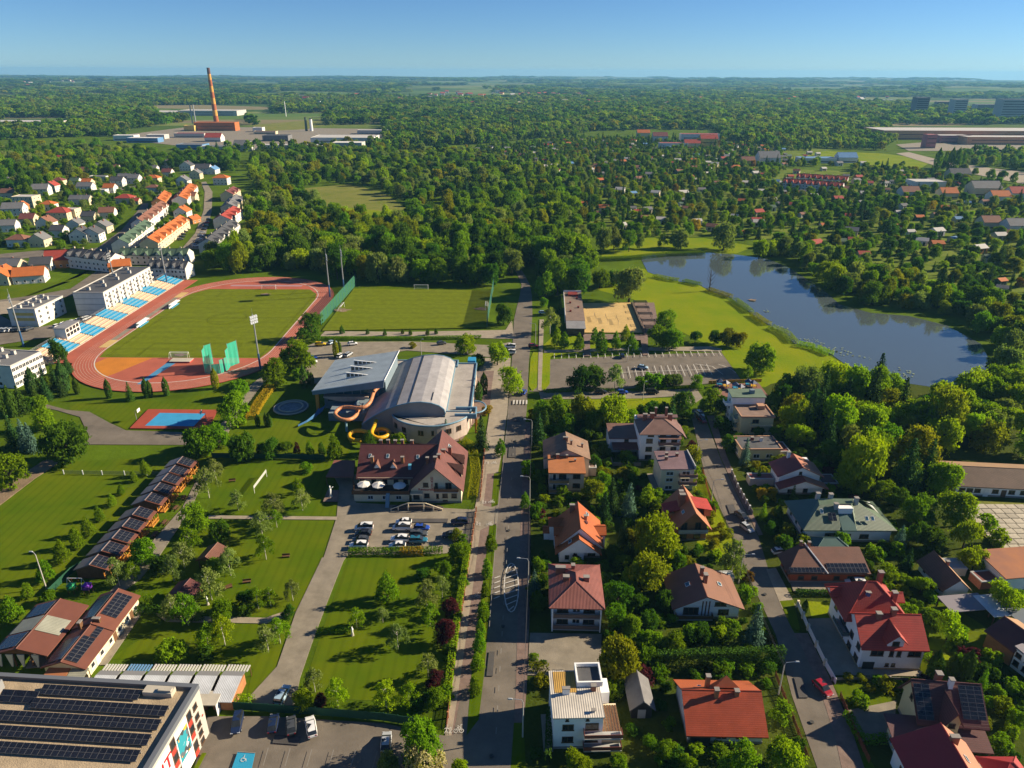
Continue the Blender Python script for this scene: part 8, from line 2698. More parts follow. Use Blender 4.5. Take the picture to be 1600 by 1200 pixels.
for kd in KINDS:
 b = MB()
 secs = []
 for x, z0, z1 in KINDS[kd]:
  w = 0.88 if abs(x) < 1.7 else 0.78
  secs.append([(x, -w * .9, z0), (x, -w, z0 + .15), (x, -w, z1 - .15), (x, -w * .88, z1), (x, w * .88, z1), (x, w, z1 - .15), (x, w, z0 + .15), (x, w * .9, z0)])
 loft(b, secs)
 c = CAB[kd]
 rf = [(c[1], c[2]), (c[2], c[3])]
 b.slab([(c[3][0], -.62, c[3][1] + .03), (c[3][0], .62, c[3][1] + .03), (c[2][0], .64, c[2][1] + .03), (c[1][0], .60, c[1][1] + .03), (c[1][0], -.60, c[1][1] + .03), (c[2][0], -.64, c[2][1] + .03)], 0.06)
 g = MB()
 loft(g, [[(x, -.78, z0_) , (x, -.62 if z > 1.2 else -.76, z), (x, .62 if z > 1.2 else .76, z), (x, .78, z0_)] for (x, z), z0_ in zip(c, [c[0][1] - .03] + [KINDS[kd][3][2] - .05] * 3 + [c[4][1] - .03])])
 wm = MB()
 wm.tube([(0, -.11, 0), (0, .11, 0)], .32, 12)
 rm = MB()
 rm.tube([(0, -.12, 0), (0, .12, 0)], .17, 8)
 hl, tl = MB(), MB()
 x, z0, z1 = KINDS[kd][-1]
 hl.box(x - .18, x + .01, -.2, .2, z1 - .12, z1 + .02)
 x, z0, z1 = KINDS[kd][0]
 tl.box(x - .02, x + .1, -.14, .14, z1 - .25, z1 + .02)
 CARS[kd] = dict(body=b.mesh("body", paint('white')), glass=g.mesh("windows", M_GLASS), wheel=wm.mesh("wheel", M_RUB), rim=rm.mesh("rim", M_STEEL), head=hl.mesh("headlight", M_HL), tail=tl.mesh("tail_light", M_TL))
def car(px, py, deg, kd, col, label, group=None, z=0.16, full=True):
 x, y = G2(px, py)
 t = thing("parked_car", label, "van" if kd == 'van' else "car", (x, y, z), radians(deg), group)
 c = CARS[kd]
 obj("body", c['body'], t, m=paint(col))
 obj("windows", c['glass'], t)
 for u in (-1.3, 1.35):
  for v in (-.78, .78):
   w = obj("wheel", c['wheel'], t, (u, v, .32))
   if full:
    obj("rim", c['rim'], w)
 if full:
  for v in (-.56, .56):
   obj("headlight", c['head'], t, (0, v, 0))
   obj("tail_light", c['tail'], t, (0, v, 0))
ZC = 0.34
for r in ((569, 829, 183, 'van', 'white', "white van at the top of the left column in the hotel car park"), (568, 838, 178, 'hatch', 'black', "small black car below the white van in the hotel car park"), (564, 848, 180, 'hatch', 'dark grey', "dark grey car third in the left column of the hotel car park"), (561, 857, 181, 'suv', 'white', "white estate car nearest the hedge in the left column of the hotel car park"),
          (631, 820, 182, 'hatch', 'white', "rearmost white car of the middle column of the hotel car park"), (628, 829, 180, 'van', 'white', "white panel van in the middle column beside the blue saloon"), (659, 829, 0, 'hatch', 'blue', "bright blue car right of the white panel van"), (654, 839, 2, 'suv', 'dark grey', "dark grey car between the bright blue and teal cars"), (625, 847, 178, 'suv', 'white', "white off-road car left of the teal car in the hotel car park"),
          (621, 857, 182, 'hatch', 'white', "white car nearest the hedge in the middle column of the hotel car park"), (654, 849, 1, 'suv', 'teal', "teal blue car at the bottom of the pair beside the white off-road car"), (718, 820, 180, 'suv', 'navy', "navy car alone by the hotel's road gate"), (704, 840, 178, 'hatch', 'dark grey', "dark car half hidden by shrubs at the right of the hotel car park"),
          (372, 1136, -80, 'suv', 'navy', "dark navy car with bright roof rails alone on the bottom forecourt"), (428, 1136, 100, 'hatch', 'navy', "navy car left of three parked along the dark green fence"), (456, 1139, 108, 'hatch', 'dark grey', "grey car in the middle of three along the dark green fence"), (487, 1142, 112, 'suv', 'white', "white car with black roof glass right of three along the fence"), (442, 1092, 82, 'suv', 'pale blue', "pale blue car at the near end of the hotel driveway"),
          (1284, 1080, -68, 'hatch', 'red', "red car parked on the side street before the yellow and brown house"), (1158, 810, -64, 'hatch', 'dark grey', "dark grey car parked in the middle of the side street"), (1166, 829, -64, 'hatch', 'silver', "silver car right behind the dark grey car on the side street"), (1096, 660, -72, 'suv', 'dark red', "dark red car near the top of the side street"), (1093, 650, -72, 'hatch', 'white', "white car at the very top of the side street"),
          (1336, 916, 175, 'suv', 'white', "white car on the drive behind the big white red-roofed house"), (1218, 866, 10, 'hatch', 'white', "white car tucked beside the red-walled house"), (604, 1165, 95, 'hatch', 'silver', "silver car under the trees at the bottom edge"),
          (818, 616, 75, 'hatch', 'blue', "blue car driving at the road junction by the zebra crossing"), (833, 543, 0, 'hatch', 'red', "red car parked beside the main road below the beach pavilion"), (797, 545, 175, 'van', 'white', "upper of two white vans parked by the swimming hall trees"), (797, 554, 175, 'van', 'white', "lower of two white vans parked by the swimming hall trees"), (848, 491, 5, 'hatch', 'pale blue', "pale blue car in the bays beside the far main road"),
          (1004, 577, -20, 'hatch', 'pale blue', "pale blue car driving in the middle of the marked car park"), (972, 559, 85, 'hatch', 'navy', "navy car parked in the upper bays of the marked car park"), (938, 616, 2, 'suv', 'black', "black car left in the lane below the marked car park"), (972, 616, 2, 'hatch', 'blue', "blue car in the lane below the marked car park"), (1019, 616, 0, 'van', 'black', "black van in the lane below the marked car park"),
          (501, 541, 5, 'suv', 'yellow', "yellow car at the tree end of the swimming hall car park"), (519, 538, 60, 'hatch', 'pale blue', "pale blue car beside the yellow car"), (551, 540, 20, 'hatch', 'white', "white car driving through the swimming hall car park"), (690, 539, 20, 'hatch', 'dark grey', "dark car alone in the long part of the swimming hall car park"), (533, 559, 70, 'suv', 'white', "white car behind the tilted wing roof, left of two"), (545, 557, 70, 'suv', 'silver', "silver car behind the tilted wing roof, right of two"),
          (488, 562, 10, 'hatch', 'blue', "blue car under the trees left of the tilted wing roof"), (487, 569, 10, 'suv', 'white', "white car below the blue car left of the tilted wing roof")):
 car(*r, z=ZC, full=r[1] > 700)
rgc = random.Random(8)
for gname, pts, deg in (("cars beside the white office block", [(90 + 6 * i + 3 * (i % 2), 512 - 1.6 * i) for i in range(9)], 70), ("cars by the hostel", [(4 + 7 * i, 519 - 0.3 * i) for i in range(7)], 80), ("cars right of the estate lane", [(306 + 2.6 * i, 386 - 5.2 * i) for i in range(9)], 25), ("cars left of the estate lane", [(282 + 2.4 * i, 376 - 4.0 * i) for i in range(5)], 25)):
 for i, (px, py) in enumerate(pts):
  c = pick(rgc, [('white', 3), ('black', 3), ('silver', 3), ('blue', 1.5), ('red', .6), ('dark grey', 2)])[0]
  car(px, py, deg + rgc.uniform(-6, 6), pick(rgc, [('hatch', 2), ('suv', 1)])[0], c, f"{c} car, {nth(i)} from the left among the {gname}", gname, z=ZC, full=False)
# ---- street lamps
M_POLE = mat("concrete lamp post", (0.40, 0.38, 0.34), 0.85)
def lamp(px, py, h, side, label, arm=2.2, group=None):
 x, y = G2(px, py, h)
 t = thing("street_lamp", label, "street lamp", (x - side * arm, y, 0), 0, group)
 b = MB()
 b.tube([(0, 0, 0), (0, 0, h - .8)], [.15, .09], 7)
 b.build("post", M_POLE, t)
 b = MB()
 b.tube([(0, 0, h - .85), (side * .25, 0, h - .2), (side * (arm - .4), 0, h)], [.07, .06, .05], 6)
 b.build("arm", M_STEEL, t)
 b = MB()
 b.hexa([(side * arm - .42, -.16, h - .04), (side * arm + .42, -.16, h - .04), (side * arm + .42, .16, h - .04), (side * arm - .42, .16, h - .04), (side * arm - .3, -.1, h + .14), (side * arm + .3, -.1, h + .14), (side * arm + .3, .1, h + .14), (side * arm - .3, .1, h + .14)])
 b.build("lamp_head", M_LAMP, t)
 return x - side * arm, y
MAINL = [lamp(797, 1092, 9, -1, "street lamp of the main road beside the white flat-roofed house"), lamp(810, 872, 9, -1, "street lamp of the main road before the orange gabled house"), lamp(815, 744, 9, -1, "street lamp of the main road before the orange flat block"), lamp(820, 655, 9, -1, "street lamp of the main road near the junction"),
         lamp(829, 505, 9, -1, "street lamp of the main road beside the beach pavilion")]
SIDEL = [lamp(1246, 1034, 8, 1, "street lamp of the side street by the spruce and thuja hedge"), lamp(1177, 866, 8, 1, "street lamp of the side street by the grey birch"), lamp(1129, 749, 8, 1, "street lamp of the side street beside the brick house fence"), lamp(1104, 687, 8, 1, "street lamp of the side street by the pale yellow cube")]
lamp(48, 862, 10, -1, "tall lamp post standing in the open meadow by the cabins", 0.8)
for i, (px, py, s) in enumerate(((985, 540, 1), (1010, 596, 1), (789, 560, 1), (660, 530, 1))):
 lamp(px, py, 7, s, ["lamp post between the beach deck and the marked car park", "lamp post in the marked car park by the shrubs", "lamp post by the white vans", "lamp post on the swimming hall car park"][i], 0.7)
for nm, ps, lab, zz in (("overhead_cable", MAINL[:4], "thin overhead cable strung between the main road's lamp posts", 8.3), ("overhead_cable", SIDEL, "thin overhead cable strung between the side street's lamp posts", 7.3)):
 b = MB()
 for dz in (0, 0.5):
  for (x0, y0), (x1, y1) in zip(ps, ps[1:]):
   b.tube([(x0 + (x1 - x0) * k / 8, y0 + (y1 - y0) * k / 8, zz - dz - 1.1 * (1 - (k / 4 - 1) ** 2)) for k in range(9)], 0.028, 4)
 tag(b.build(nm, M_DARKM), lab, "cable")
# ---- fences: posts and panels, each panel a part
def fence(pts_px, h, step, m, label, post=None, gap=0.06, base=None, pw=0.12, slats=0):
 pts = L(pts_px)
 t = thing("fence", label, "fence", pts[0])
 ox, oy = pts[0]
 for (x0, y0), (x1, y1) in zip(pts, pts[1:]):
  ln = hypot(x1 - x0, y1 - y0)
  n = max(1, int(ln / step))
  w, rz = ln / n, atan2(y1 - y0, x1 - x0)
  b = MB()
  if slats:
   k = max(3, int(w / 0.3))
   for i in range(k):
    b.box(pw / 2 + (w - pw) * i / k, pw / 2 + (w - pw) * (i + .6) / k, -.02, .02, gap + .1, h)
   b.box(pw / 2, w - pw / 2, -.05, -.022, h * .3, h * .3 + .08)
   b.box(pw / 2, w - pw / 2, -.05, -.022, h * .8, h * .8 + .08)
  else:
   b.box(pw / 2, w - pw / 2, -.03, .03, gap + .1, h)
  pmsh = b.mesh("panel", m)
  b = MB()
  b.box(-pw / 2, pw / 2, -pw / 2, pw / 2, 0, h + .15)
  post_m = b.mesh("post", post or m)
  for i in range(n):
   p = (x0 - ox + (x1 - x0) * i / n, y0 - oy + (y1 - y0) * i / n, 0)
   obj("panel", pmsh, t, p, rz)
   obj("post", post_m, t, p, rz)
M_REDF = mat("red brown fence boards", (0.20, 0.06, 0.03), 0.8, var=0.15, scale=1)
fence([(744, 800), (735, 865), (722, 955), (709, 1040), (698, 1140)], 1.4, 2.4, M_REDF, "red brown picket fence along the footway of the main road", mat("orange brick post", (0.40, 0.16, 0.06), 0.9), pw=0.3, slats=1)
fence([(758, 695), (754, 740), (750, 785)], 1.2, 2.4, M_REDF, "red brown picket fence beside the hotel's flower border", mat("orange brick post", (0.4, 0.16, 0.06)), pw=0.3, slats=1)
fence([(343, 1108), (420, 1113), (520, 1120), (600, 1127), (668, 1138)], 2.0, 2.6, mat("dark green fence sheet", (0.012, 0.065, 0.035), 0.8), "dark green sheeted fence along the bottom forecourt")
fence([(78, 930), (112, 897), (160, 868)], 1.8, 2.6, mat("dark green fence sheet", (0.012, 0.065, 0.035)), "green sheeted fence between the meadow and the cabin playground")
fence([(1246, 948), (1262, 985), (1288, 1040), (1306, 1072)], 1.5, 3.2, M_WHITEW, "pale wall-like fence with piers before the big white house", M_CREAM, pw=0.5)
fence([(1312, 1090), (1330, 1135), (1358, 1195)], 1.4, 2.4, M_REDF, "dark red fence of the yellow and brown house", slats=1)
fence([(1211, 1058), (1232, 1110), (1262, 1190)], 1.4, 2.4, M_REDF, "red brown fence between orange red roofed house and street", slats=1)
fence([(1097, 738), (1106, 770), (1118, 806)], 1.6, 2.4, mat("orange brown planks", (0.36, 0.15, 0.04), 0.8, var=0.15, scale=1), "orange brown plank fence of the brick house", slats=1)
fence([(1143, 740), (1152, 762), (1176, 806)], 1.3, 2.6, M_PLINTH, "low fence with white piers before the twin red-roofed house", M_WPAINT, pw=0.4)
fence([(100, 741), (160, 742), (230, 743), (290, 744)], 1.3, 5.0, netting("thin wire mesh", (0.2, 0.22, 0.2), 0.75), "wire mesh fence with white posts below the service road", M_WPAINT, pw=0.2)
fence([(332, 716), (420, 717), (508, 719)], 1.8, 3.0, mat("dark green fence sheet", (0.012, 0.065, 0.035)), "dark green fence between swimming hall lawn and park lawn")
fence([(829, 690), (829, 800), (828, 920), (825, 985)], 1.2, 2.6, M_DARKM, "dark garden fence along the right side of the main road", slats=1)
fence([(1246, 925), (1300, 930), (1400, 937)], 1.1, 3.0, M_PLINTH, "grey garden wall behind the big white house", pw=0.3)
fence([(1300, 1064), (1360, 1062), (1420, 1064)], 0.8, 3.0, M_PLINTH, "low grey garden wall below the big white house", pw=0.3)
# accessible bay at the bottom, with its mark
sheet("accessible_bay", L([(372, 1178), (399, 1180), (392, 1212), (360, 1212)]), mat("bright blue bay paint", (0.02, 0.25, 0.42), 0.8))
bx, by = G2(381, 1190)
lines("bay_symbol", [((bx + .35 * cos(k * pi / 5), by - .1 + .35 * sin(k * pi / 5)), (bx + .35 * cos((k + 1) * pi / 5), by - .1 + .35 * sin((k + 1) * pi / 5))) for k in range(3, 11)] + [((bx, by + .7), (bx, by + .1)), ((bx, by + .1), (bx + .4, by + .1)), ((bx + .4, by + .1), (bx + .6, by - .4)), ((bx - .05, by + .8), (bx + .05, by + .8))], 0.1, 0.60)
lines("bay_line", [(G2(420 + 34 * i, 1172 + i), G2(412 + 34 * i, 1200 + i)) for i in range(6)] + [(G2(372, 1178), G2(400, 1180))], 0.12, 0.58, mat("worn road paint", (0.26, 0.25, 0.23)))
# ================================================================ woods and allotment greenery
MIX_WOOD = [('round', 'mid', 5), ('tall', 'mid', 4), ('round', 'dark', 3), ('tall', 'dark', 3), ('round', 'bright', 2), ('round', 'silver', 2), ('tall', 'silver', 1.5), ('round', 'olive', 1)]
MIX_SCRUB = [('round', 'mid', 5), ('round', 'dark', 2), ('round', 'silver', 3), ('round', 'bright', 2.6), ('round', 'olive', 1.0), ('spruce', 'needle', .3)]
MIX_ALLOT = [('round', 'mid', 5), ('round', 'dark', 4), ('spruce', 'needle', 2.5), ('round', 'olive', 1.6), ('round', 'silver', 1.4), ('round', 'bright', 1.4), ('spruce', 'thuja', 1), ('round', 'rust', .2), ('round', 'yellow', .1)]
WORKS = [[(180, 206), (290, 190), (300, 178), (385, 176), (390, 196), (480, 196), (600, 194), (600, 228), (350, 236), (215, 222)], [(235, 165), (425, 163), (425, 186), (250, 186)], [(400, 178), (520, 176), (500, 198), (395, 200)], [(0, 184), (115, 184), (110, 200), (0, 202)],
         [(1385, 195), (1625, 195), (1625, 235), (1500, 236), (1400, 226)], [(1420, 152), (1620, 150), (1620, 176), (1420, 172)], [(1330, 150), (1440, 150), (1440, 164), (1330, 162)], [(985, 203), (1125, 203), (1125, 232), (985, 226)]]
CLEAR = [[(455, 296), (545, 288), (600, 300), (640, 330), (640, 358), (570, 362), (500, 322)]]
# the wood behind the practice pitch
wood([(303, 430), (312, 416), (352, 402), (392, 380), (470, 360), (560, 352), (640, 362), (740, 372), (840, 380), (900, 392), (930, 430), (920, 462), (880, 470), (860, 455), (840, 440), (812, 420), (800, 440), (780, 448),
      (560, 446), (520, 435), (500, 428), (440, 424), (330, 432)], 9.0, MIX_WOOD, (8.5, 13), "in the wood", "in the wood", 'woodland', 3)
wood([(394, 250), (520, 235), (720, 240), (900, 290), (905, 330), (930, 372), (900, 392), (840, 380), (640, 362), (560, 352), (394, 374), (388, 330)], 13.2, MIX_SCRUB, (7, 13), "in the scrub", "in the scrub", 'woodland', 4, holes=CLEAR)
wood([(1205, 392), (1262, 425), (1296, 450), (1320, 472), (1370, 480), (1430, 484), (1490, 498), (1545, 528), (1560, 560), (1620, 560), (1620, 500), (1520, 480), (1420, 450), (1330, 430), (1280, 400), (1230, 378)], 8.0,
     MIX_SCRUB, (7, 11), "on the bank", "on the bank", 'woodland', 5)
wood([(1200, 612), (1262, 628), (1300, 612), (1345, 604), (1400, 626), (1480, 640), (1540, 620), (1620, 600), (1620, 720), (1450, 712), (1430, 735), (1470, 780), (1420, 800), (1380, 760), (1310, 770), (1290, 720), (1240, 700), (1225, 660), (1205, 640)], 7.5,
     [('round', 'mid', 4), ('tall', 'dark', 2), ('round', 'bright', 6), ('round', 'dark', 2), ('spruce', 'needle', 1.5), ('tall', 'olive', 1.5), ('round', 'silver', 1)], (7.5, 11), "in the thicket", "in the thicket", 'woodland', 6)
wood([(0, 300), (0, 240), (120, 235), (260, 250), (375, 245), (370, 270), (300, 262), (200, 275), (90, 290), (40, 320)], 11, MIX_WOOD, (8, 13), "above the housing estate", "above the housing estate", 'woodland', 7, individual=False)
wood([(-40, 205), (200, 215), (340, 238), (520, 235), (760, 225), (760, 190), (600, 200), (600, 228), (330, 222), (180, 210), (250, 175), (440, 168), (700, 180), (1000, 190), (1200, 180), (1200, 160), (700, 155), (-40, 160)], 14, MIX_SCRUB, (9, 15), "", "", 'woodland', 8, individual=False, holes=WORKS, margin=4)
# allotments
ALLOT = [(720, 235), (900, 215), (1200, 222), (1400, 262), (1620, 300), (1620, 500), (1520, 480), (1420, 450), (1330, 430), (1280, 400), (1230, 378), (1100, 372), (940, 372), (905, 330), (900, 290)]
HOLE_A = [[(1215, 236), (1380, 238), (1465, 250), (1440, 264), (1350, 262), (1230, 252)], [(1230, 262), (1330, 258), (1330, 292), (1200, 288)], [(1400, 240), (1620, 262), (1620, 300), (1470, 268)]]
wood(ALLOT, 10.0, MIX_ALLOT, (3.4, 8.2), "", "", 'allotment_trees', 9, individual=False, margin=2.0, holes=HOLE_A)
# estate trees on the left
wood([(0, 300), (90, 285), (240, 270), (320, 290), (310, 340), (230, 370), (150, 390), (0, 395)], 11.5, MIX_SCRUB, (3.6, 6.8), "among the houses of the estate", "among the houses of the estate", 'woodland', 10, margin=3)
# far woods: patchy, over low hills
rgd = random.Random(21)
rows = STUFF.setdefault('distant_woodland', [])
WORKS_W = [L(q) for q in WORKS]
r = 1500.0
while r < 13500:
 step = 13 + (r - 1500) * 0.0085
 nseg = int(1.75 * r / step)
 for k in range(nseg):
  a = -0.86 + 1.72 * (k + rgd.random()) / nseg
  rr = r + rgd.uniform(-0.5, 0.5) * step * 2.2
  x, y = rr * sin(a), rr * cos(a)
  m = nz(x, y, 620, 5.5) + 0.5 * nz(x, y, 240, 2.2) + 0.6 * nz(x, y, 2600, 9.1)
  th = -0.34 if r < 2400 else -0.08 if r < 4500 else 0.05
  px, py = Pj((x, y, 0))
  if r < 4200 and (not free((x, y), 4) or any(inside((x, y), q) for q in WORKS_W)):
   continue
  if m > th - (0.25 if px > 650 and r < 3500 else 0):
   w = rgd.uniform(0.9, 1.5) * step
   q = nz(x, y, 420, 7.7)
   lf = pick(rgd, [('mid', 4), ('dark', 4 + 14 * max(0, q)), ('olive', 1), ('silver', 1 + 5 * max(0, -q)), ('bright', .8 + 7 * max(0, -q))])[0]
   rows.append((x, y, w * 1.25, min(w, 22) * rgd.uniform(0.6, 1.0), 'round', lf))
 r += step * 1.6
# the belt of woods between the allotments and the shopping centre, and the rest of the middle distance
wood([(1125, 200), (1300, 170), (1420, 172), (1390, 196), (1400, 226), (1380, 236), (1290, 232), (1215, 234), (1125, 222)], 13, MIX_SCRUB, (9, 14), "", "", 'woodland', 41, individual=False, holes=WORKS, margin=3)
wood([(1460, 262), (1625, 300), (1625, 240), (1500, 240)], 12, MIX_SCRUB, (6, 11), "", "", 'woodland', 42, individual=False, margin=3)
wood([(385, 240), (760, 225), (900, 212), (1000, 190), (760, 190), (600, 228)], 13, MIX_SCRUB, (8, 14), "", "", 'woodland', 43, individual=False, holes=WORKS, margin=3)
# ================================================================ trees one can tell apart, placed one by one: (x, y, half-width, shape, leaf)
R_, T_, B_i, Li, Sp, Sh, Th = 'round', 'tall', 'birch', 'lime', 'spruce', 'shrub', 'thuja'
grove("on the park lawn", [(321, 748, 19, B_i, 'silver'), (334, 730, 13, B_i, 'silver'), (369, 777, 13, B_i, 'silver'), (425, 784, 17, B_i, 'silver'), (470, 776, 14, B_i, 'silver'), (465, 756, 10, B_i, 'bright'), (479, 730, 10, Sh, 'mid'),
      (406, 814, 16, B_i, 'silver'), (430, 806, 12, B_i, 'mid'), (412, 850, 16, B_i, 'mid'), (304, 804, 22, R_, 'mid'), (342, 825, 16, R_, 'dark'), (294, 840, 17, B_i, 'mid'), (283, 862, 17, B_i, 'silver'), (223, 858, 22, R_, 'mid'), (250, 880, 16, R_, 'dark'), (267, 884, 16, B_i, 'silver'),
      (180, 888, 19, B_i, 'silver'), (205, 892, 13, B_i, 'mid'), (356, 874, 17, B_i, 'silver'), (336, 880, 13, R_, 'mid'), (325, 908, 20, B_i, 'silver'), (400, 928, 16, B_i, 'mid'), (382, 930, 15, R_, 'dark'), (420, 928, 13, B_i, 'mid'), (455, 918, 14, B_i, 'silver'), (345, 950, 18, R_, 'mid'), (266, 944, 16, B_i, 'silver'),
      (288, 948, 20, B_i, 'mid'), (302, 952, 13, B_i, 'silver'), (322, 990, 18, B_i, 'mid'), (346, 980, 20, B_i, 'bright'), (268, 1014, 22, Sh, 'mid'), (320, 1020, 15, Sh, 'dark'), (415, 992, 18, B_i, 'silver'), (434, 980, 18, B_i, 'mid'), (450, 955, 11, R_, 'dark'), (383, 950, 12, Sh, 'dark')], "trees on the park lawn")
grove("in the row beside the timber cabins", [(225, 727, 9, Li, 'mid'), (208, 742, 6, Li, 'mid'), (188, 762, 6, Li, 'mid'), (173, 778, 7, Li, 'mid'), (153, 799, 8, Li, 'mid'), (135, 819, 10, Li, 'mid'), (117, 837, 11, Li, 'mid'), (94, 858, 12, Li, 'mid'), (67, 886, 12, Li, 'mid'), (40, 919, 9, Li, 'mid'), (13, 946, 15, Li, 'mid')], "young trees beside the cabins", 'near')
grove("left of the basketball court", [(100, 684, 33, R_, 'dark'), (8, 728, 27, R_, 'mid'), (62, 648, 19, R_, 'mid'), (34, 676, 14, Sp, 'blue'), (46, 684, 12, Sp, 'blue'), (16, 672, 15, Sp, 'needle'), (4, 630, 9, Th, 'thuja'), (15, 628, 9, Th, 'thuja'), (30, 624, 12, Sp, 'thuja'), (42, 628, 12, R_, 'dark'), (60, 626, 11, R_, 'mid'),
      (50, 600, 10, Th, 'needle'), (66, 592, 10, Sp, 'needle'), (70, 606, 10, Sp, 'needle'), (83, 588, 10, Sp, 'needle'), (97, 588, 9, Th, 'needle'), (94, 602, 9, Sp, 'needle'), (88, 545, 13, T_, 'dark'), (103, 566, 9, Sp, 'needle'), (54, 617, 9, Sp, 'thuja'), (73, 934, 13, Sh, 'mid')], "trees at the left by the hostel")
grove("in the row below the running track", [(118, 603, 5, Th, 'thuja'), (168, 608, 5.5, Th, 'thuja'), (201, 611, 8, Sp, 'thuja'), (227, 606, 6, Th, 'thuja'), (233, 608, 5, Th, 'thuja'), (258, 604, 5.5, Th, 'thuja'), (335, 592, 6, Th, 'olive')], "columnar thujas below the track")
grove("round the swimming hall", [(364, 632, 25, R_, 'mid'), (372, 604, 15, R_, 'mid'), (427, 574, 22, R_, 'mid'), (464, 548, 24, R_, 'mid'), (462, 568, 9, R_, 'olive'), (485, 506, 20, R_, 'dark'), (309, 682, 24, R_, 'mid'), (337, 676, 19, R_, 'mid'), (376, 694, 21, R_, 'dark'), (408, 699, 9, R_, 'dark'), (423, 696, 15, R_, 'dark'), (444, 697, 11, R_, 'dark'),
      (463, 698, 6, Li, 'purple'), (483, 696, 8, Li, 'mid'), (502, 698, 7, Li, 'dark'), (521, 692, 13, Li, 'mid'), (577, 688, 12, Li, 'dark'), (623, 688, 13, R_, 'bright'), (697, 672, 9, Sp, 'blue'), (752, 674, 15, Sp, 'needle'), (748, 612, 6, Th, 'thuja'), (756, 598, 7, Th, 'thuja'), (797, 588, 21, R_, 'bright'), (777, 548, 18, R_, 'bright'), (728, 534, 15, R_, 'bright'), (746, 562, 11, R_, 'dark'),
      (465, 583, 10, Sh, 'mid'), (474, 588, 7, Th, 'thuja'), (482, 590, 4, Th, 'thuja'), (487, 592, 4, Th, 'thuja'), (524, 545, 5, Th, 'olive'), (530, 543, 4, Th, 'thuja'), (402, 656, 4, Th, 'thuja'), (415, 656, 4, Th, 'thuja'), (421, 657, 4, Th, 'thuja'), (645, 539, 6, Sh, 'olive'), (760, 640, 9, Sh, 'yellow')], "trees round the swimming hall")
grove("in the row before the practice pitch", [(534, 514, 4, Li, 'dark'), (574, 517, 3, Li, 'dark'), (601, 518, 3.4, Li, 'dark'), (629, 517, 2.6, Li, 'dark'), (641, 517, 3.6, Li, 'dark'), (668, 517, 3.6, Li, 'dark'), (681, 516, 3.2, Li, 'dark')], "small trees before the practice pitch")
grove("in the verge of the main road", [(782, 696, 9, Li, 'mid'), (767, 843, 9, Li, 'mid'), (761, 884, 9.5, Li, 'mid'), (758, 918, 8, Li, 'mid'), (754, 950, 11, Li, 'mid'), (751, 975, 9, Li, 'mid'), (749, 1000, 12, Li, 'mid'), (746, 1028, 11, Li, 'mid'), (741, 1067, 11, Li, 'mid')], "lime trees of the road verge", 'near')
grove("on the road's villa side", [(821, 778, 9, Li, 'mid'), (824, 730, 11, R_, 'mid'), (838, 795, 11, R_, 'mid'), (845, 800, 9, Sh, 'purple'), (842, 880, 12, R_, 'mid'), (835, 912, 13, Sp, 'blue'), (842, 936, 15, R_, 'dark'), (850, 905, 10, R_, 'dark'), (900, 872, 8, R_, 'purple'), (834, 1025, 8, R_, 'mid'), (848, 870, 9, Sh, 'dark'),
      (902, 1186, 21, R_, 'bright'), (967, 1190, 14, R_, 'mid'), (1044, 1168, 15, R_, 'mid'), (1075, 1190, 15, R_, 'bright'), (1158, 1188, 32, R_, 'mid'), (1228, 1178, 28, R_, 'bright'), (848, 1035, 7, Sh, 'dark')], "plants along the main road villas")
grove("on the hotel lawn by the driveway", [(604, 908, 18, Li, 'mid'), (556, 962, 13, B_i, 'mid'), (597, 957, 11, B_i, 'silver'), (620, 989, 18, B_i, 'silver'), (666, 925, 18, B_i, 'silver'), (671, 955, 16, B_i, 'mid'), (690, 912, 15, B_i, 'silver'), (693, 886, 13, R_, 'mid'), (716, 858, 16, R_, 'mid'), (704, 946, 15, R_, 'purple'), (697, 984, 19, R_, 'purple'), (680, 1060, 13, R_, 'purple'),
      (668, 1036, 16, B_i, 'silver'), (602, 1080, 19, B_i, 'bright'), (638, 1080, 17, B_i, 'bright'), (680, 1090, 17, R_, 'mid'), (489, 1058, 17, B_i, 'silver'), (525, 1080, 18, B_i, 'bright'), (473, 1090, 16, R_, 'bright'), (500, 1093, 11, R_, 'purple'), (660, 895, 12, Sh, 'dark'), (712, 835, 10, R_, 'olive'), (722, 842, 9, Sh, 'mid'), (650, 1098, 12, Sh, 'dark')], "trees on the hotel lawn")
grove("at the street corner by the bottom edge", [(655, 1152, 38, R_, 'mid'), (662, 1182, 31, R_, 'pale'), (606, 1188, 20, R_, 'silver'), (718, 1198, 15, R_, 'bright')], "trees at the bottom edge")
grove("between car park and villas", [(847, 638, 14, R_, 'mid'), (874, 634, 22, R_, 'mid'), (842, 668, 13, Sp, 'needle'), (852, 656, 10, Sp, 'thuja'), (911, 632, 22, R_, 'olive'), (960, 638, 26, R_, 'bright'), (888, 660, 14, R_, 'mid'), (930, 655, 16, R_, 'mid'), (1069, 628, 20, R_, 'dark'), (1050, 640, 14, Sp, 'needle'), (1020, 638, 12, R_, 'dark'), (1037, 638, 11, R_, 'dark'),
      (1112, 622, 17, R_, 'mid'), (1128, 630, 13, R_, 'dark'), (1091, 594, 11, R_, 'mid'), (906, 588, 20, R_, 'dark'), (928, 584, 19, R_, 'dark'), (962, 584, 14, B_i, 'silver'), (1004, 596, 14, Sh, 'mid'), (1022, 594, 16, Sh, 'mid'), (1040, 594, 13, Sh, 'dark'), (1057, 592, 10, R_, 'silver'), (858, 697, 11, R_, 'mid'), (1100, 632, 9, R_, 'mid'), (985, 650, 14, R_, 'mid'), (1005, 640, 12, R_, 'dark')], "trees between car park and villas")
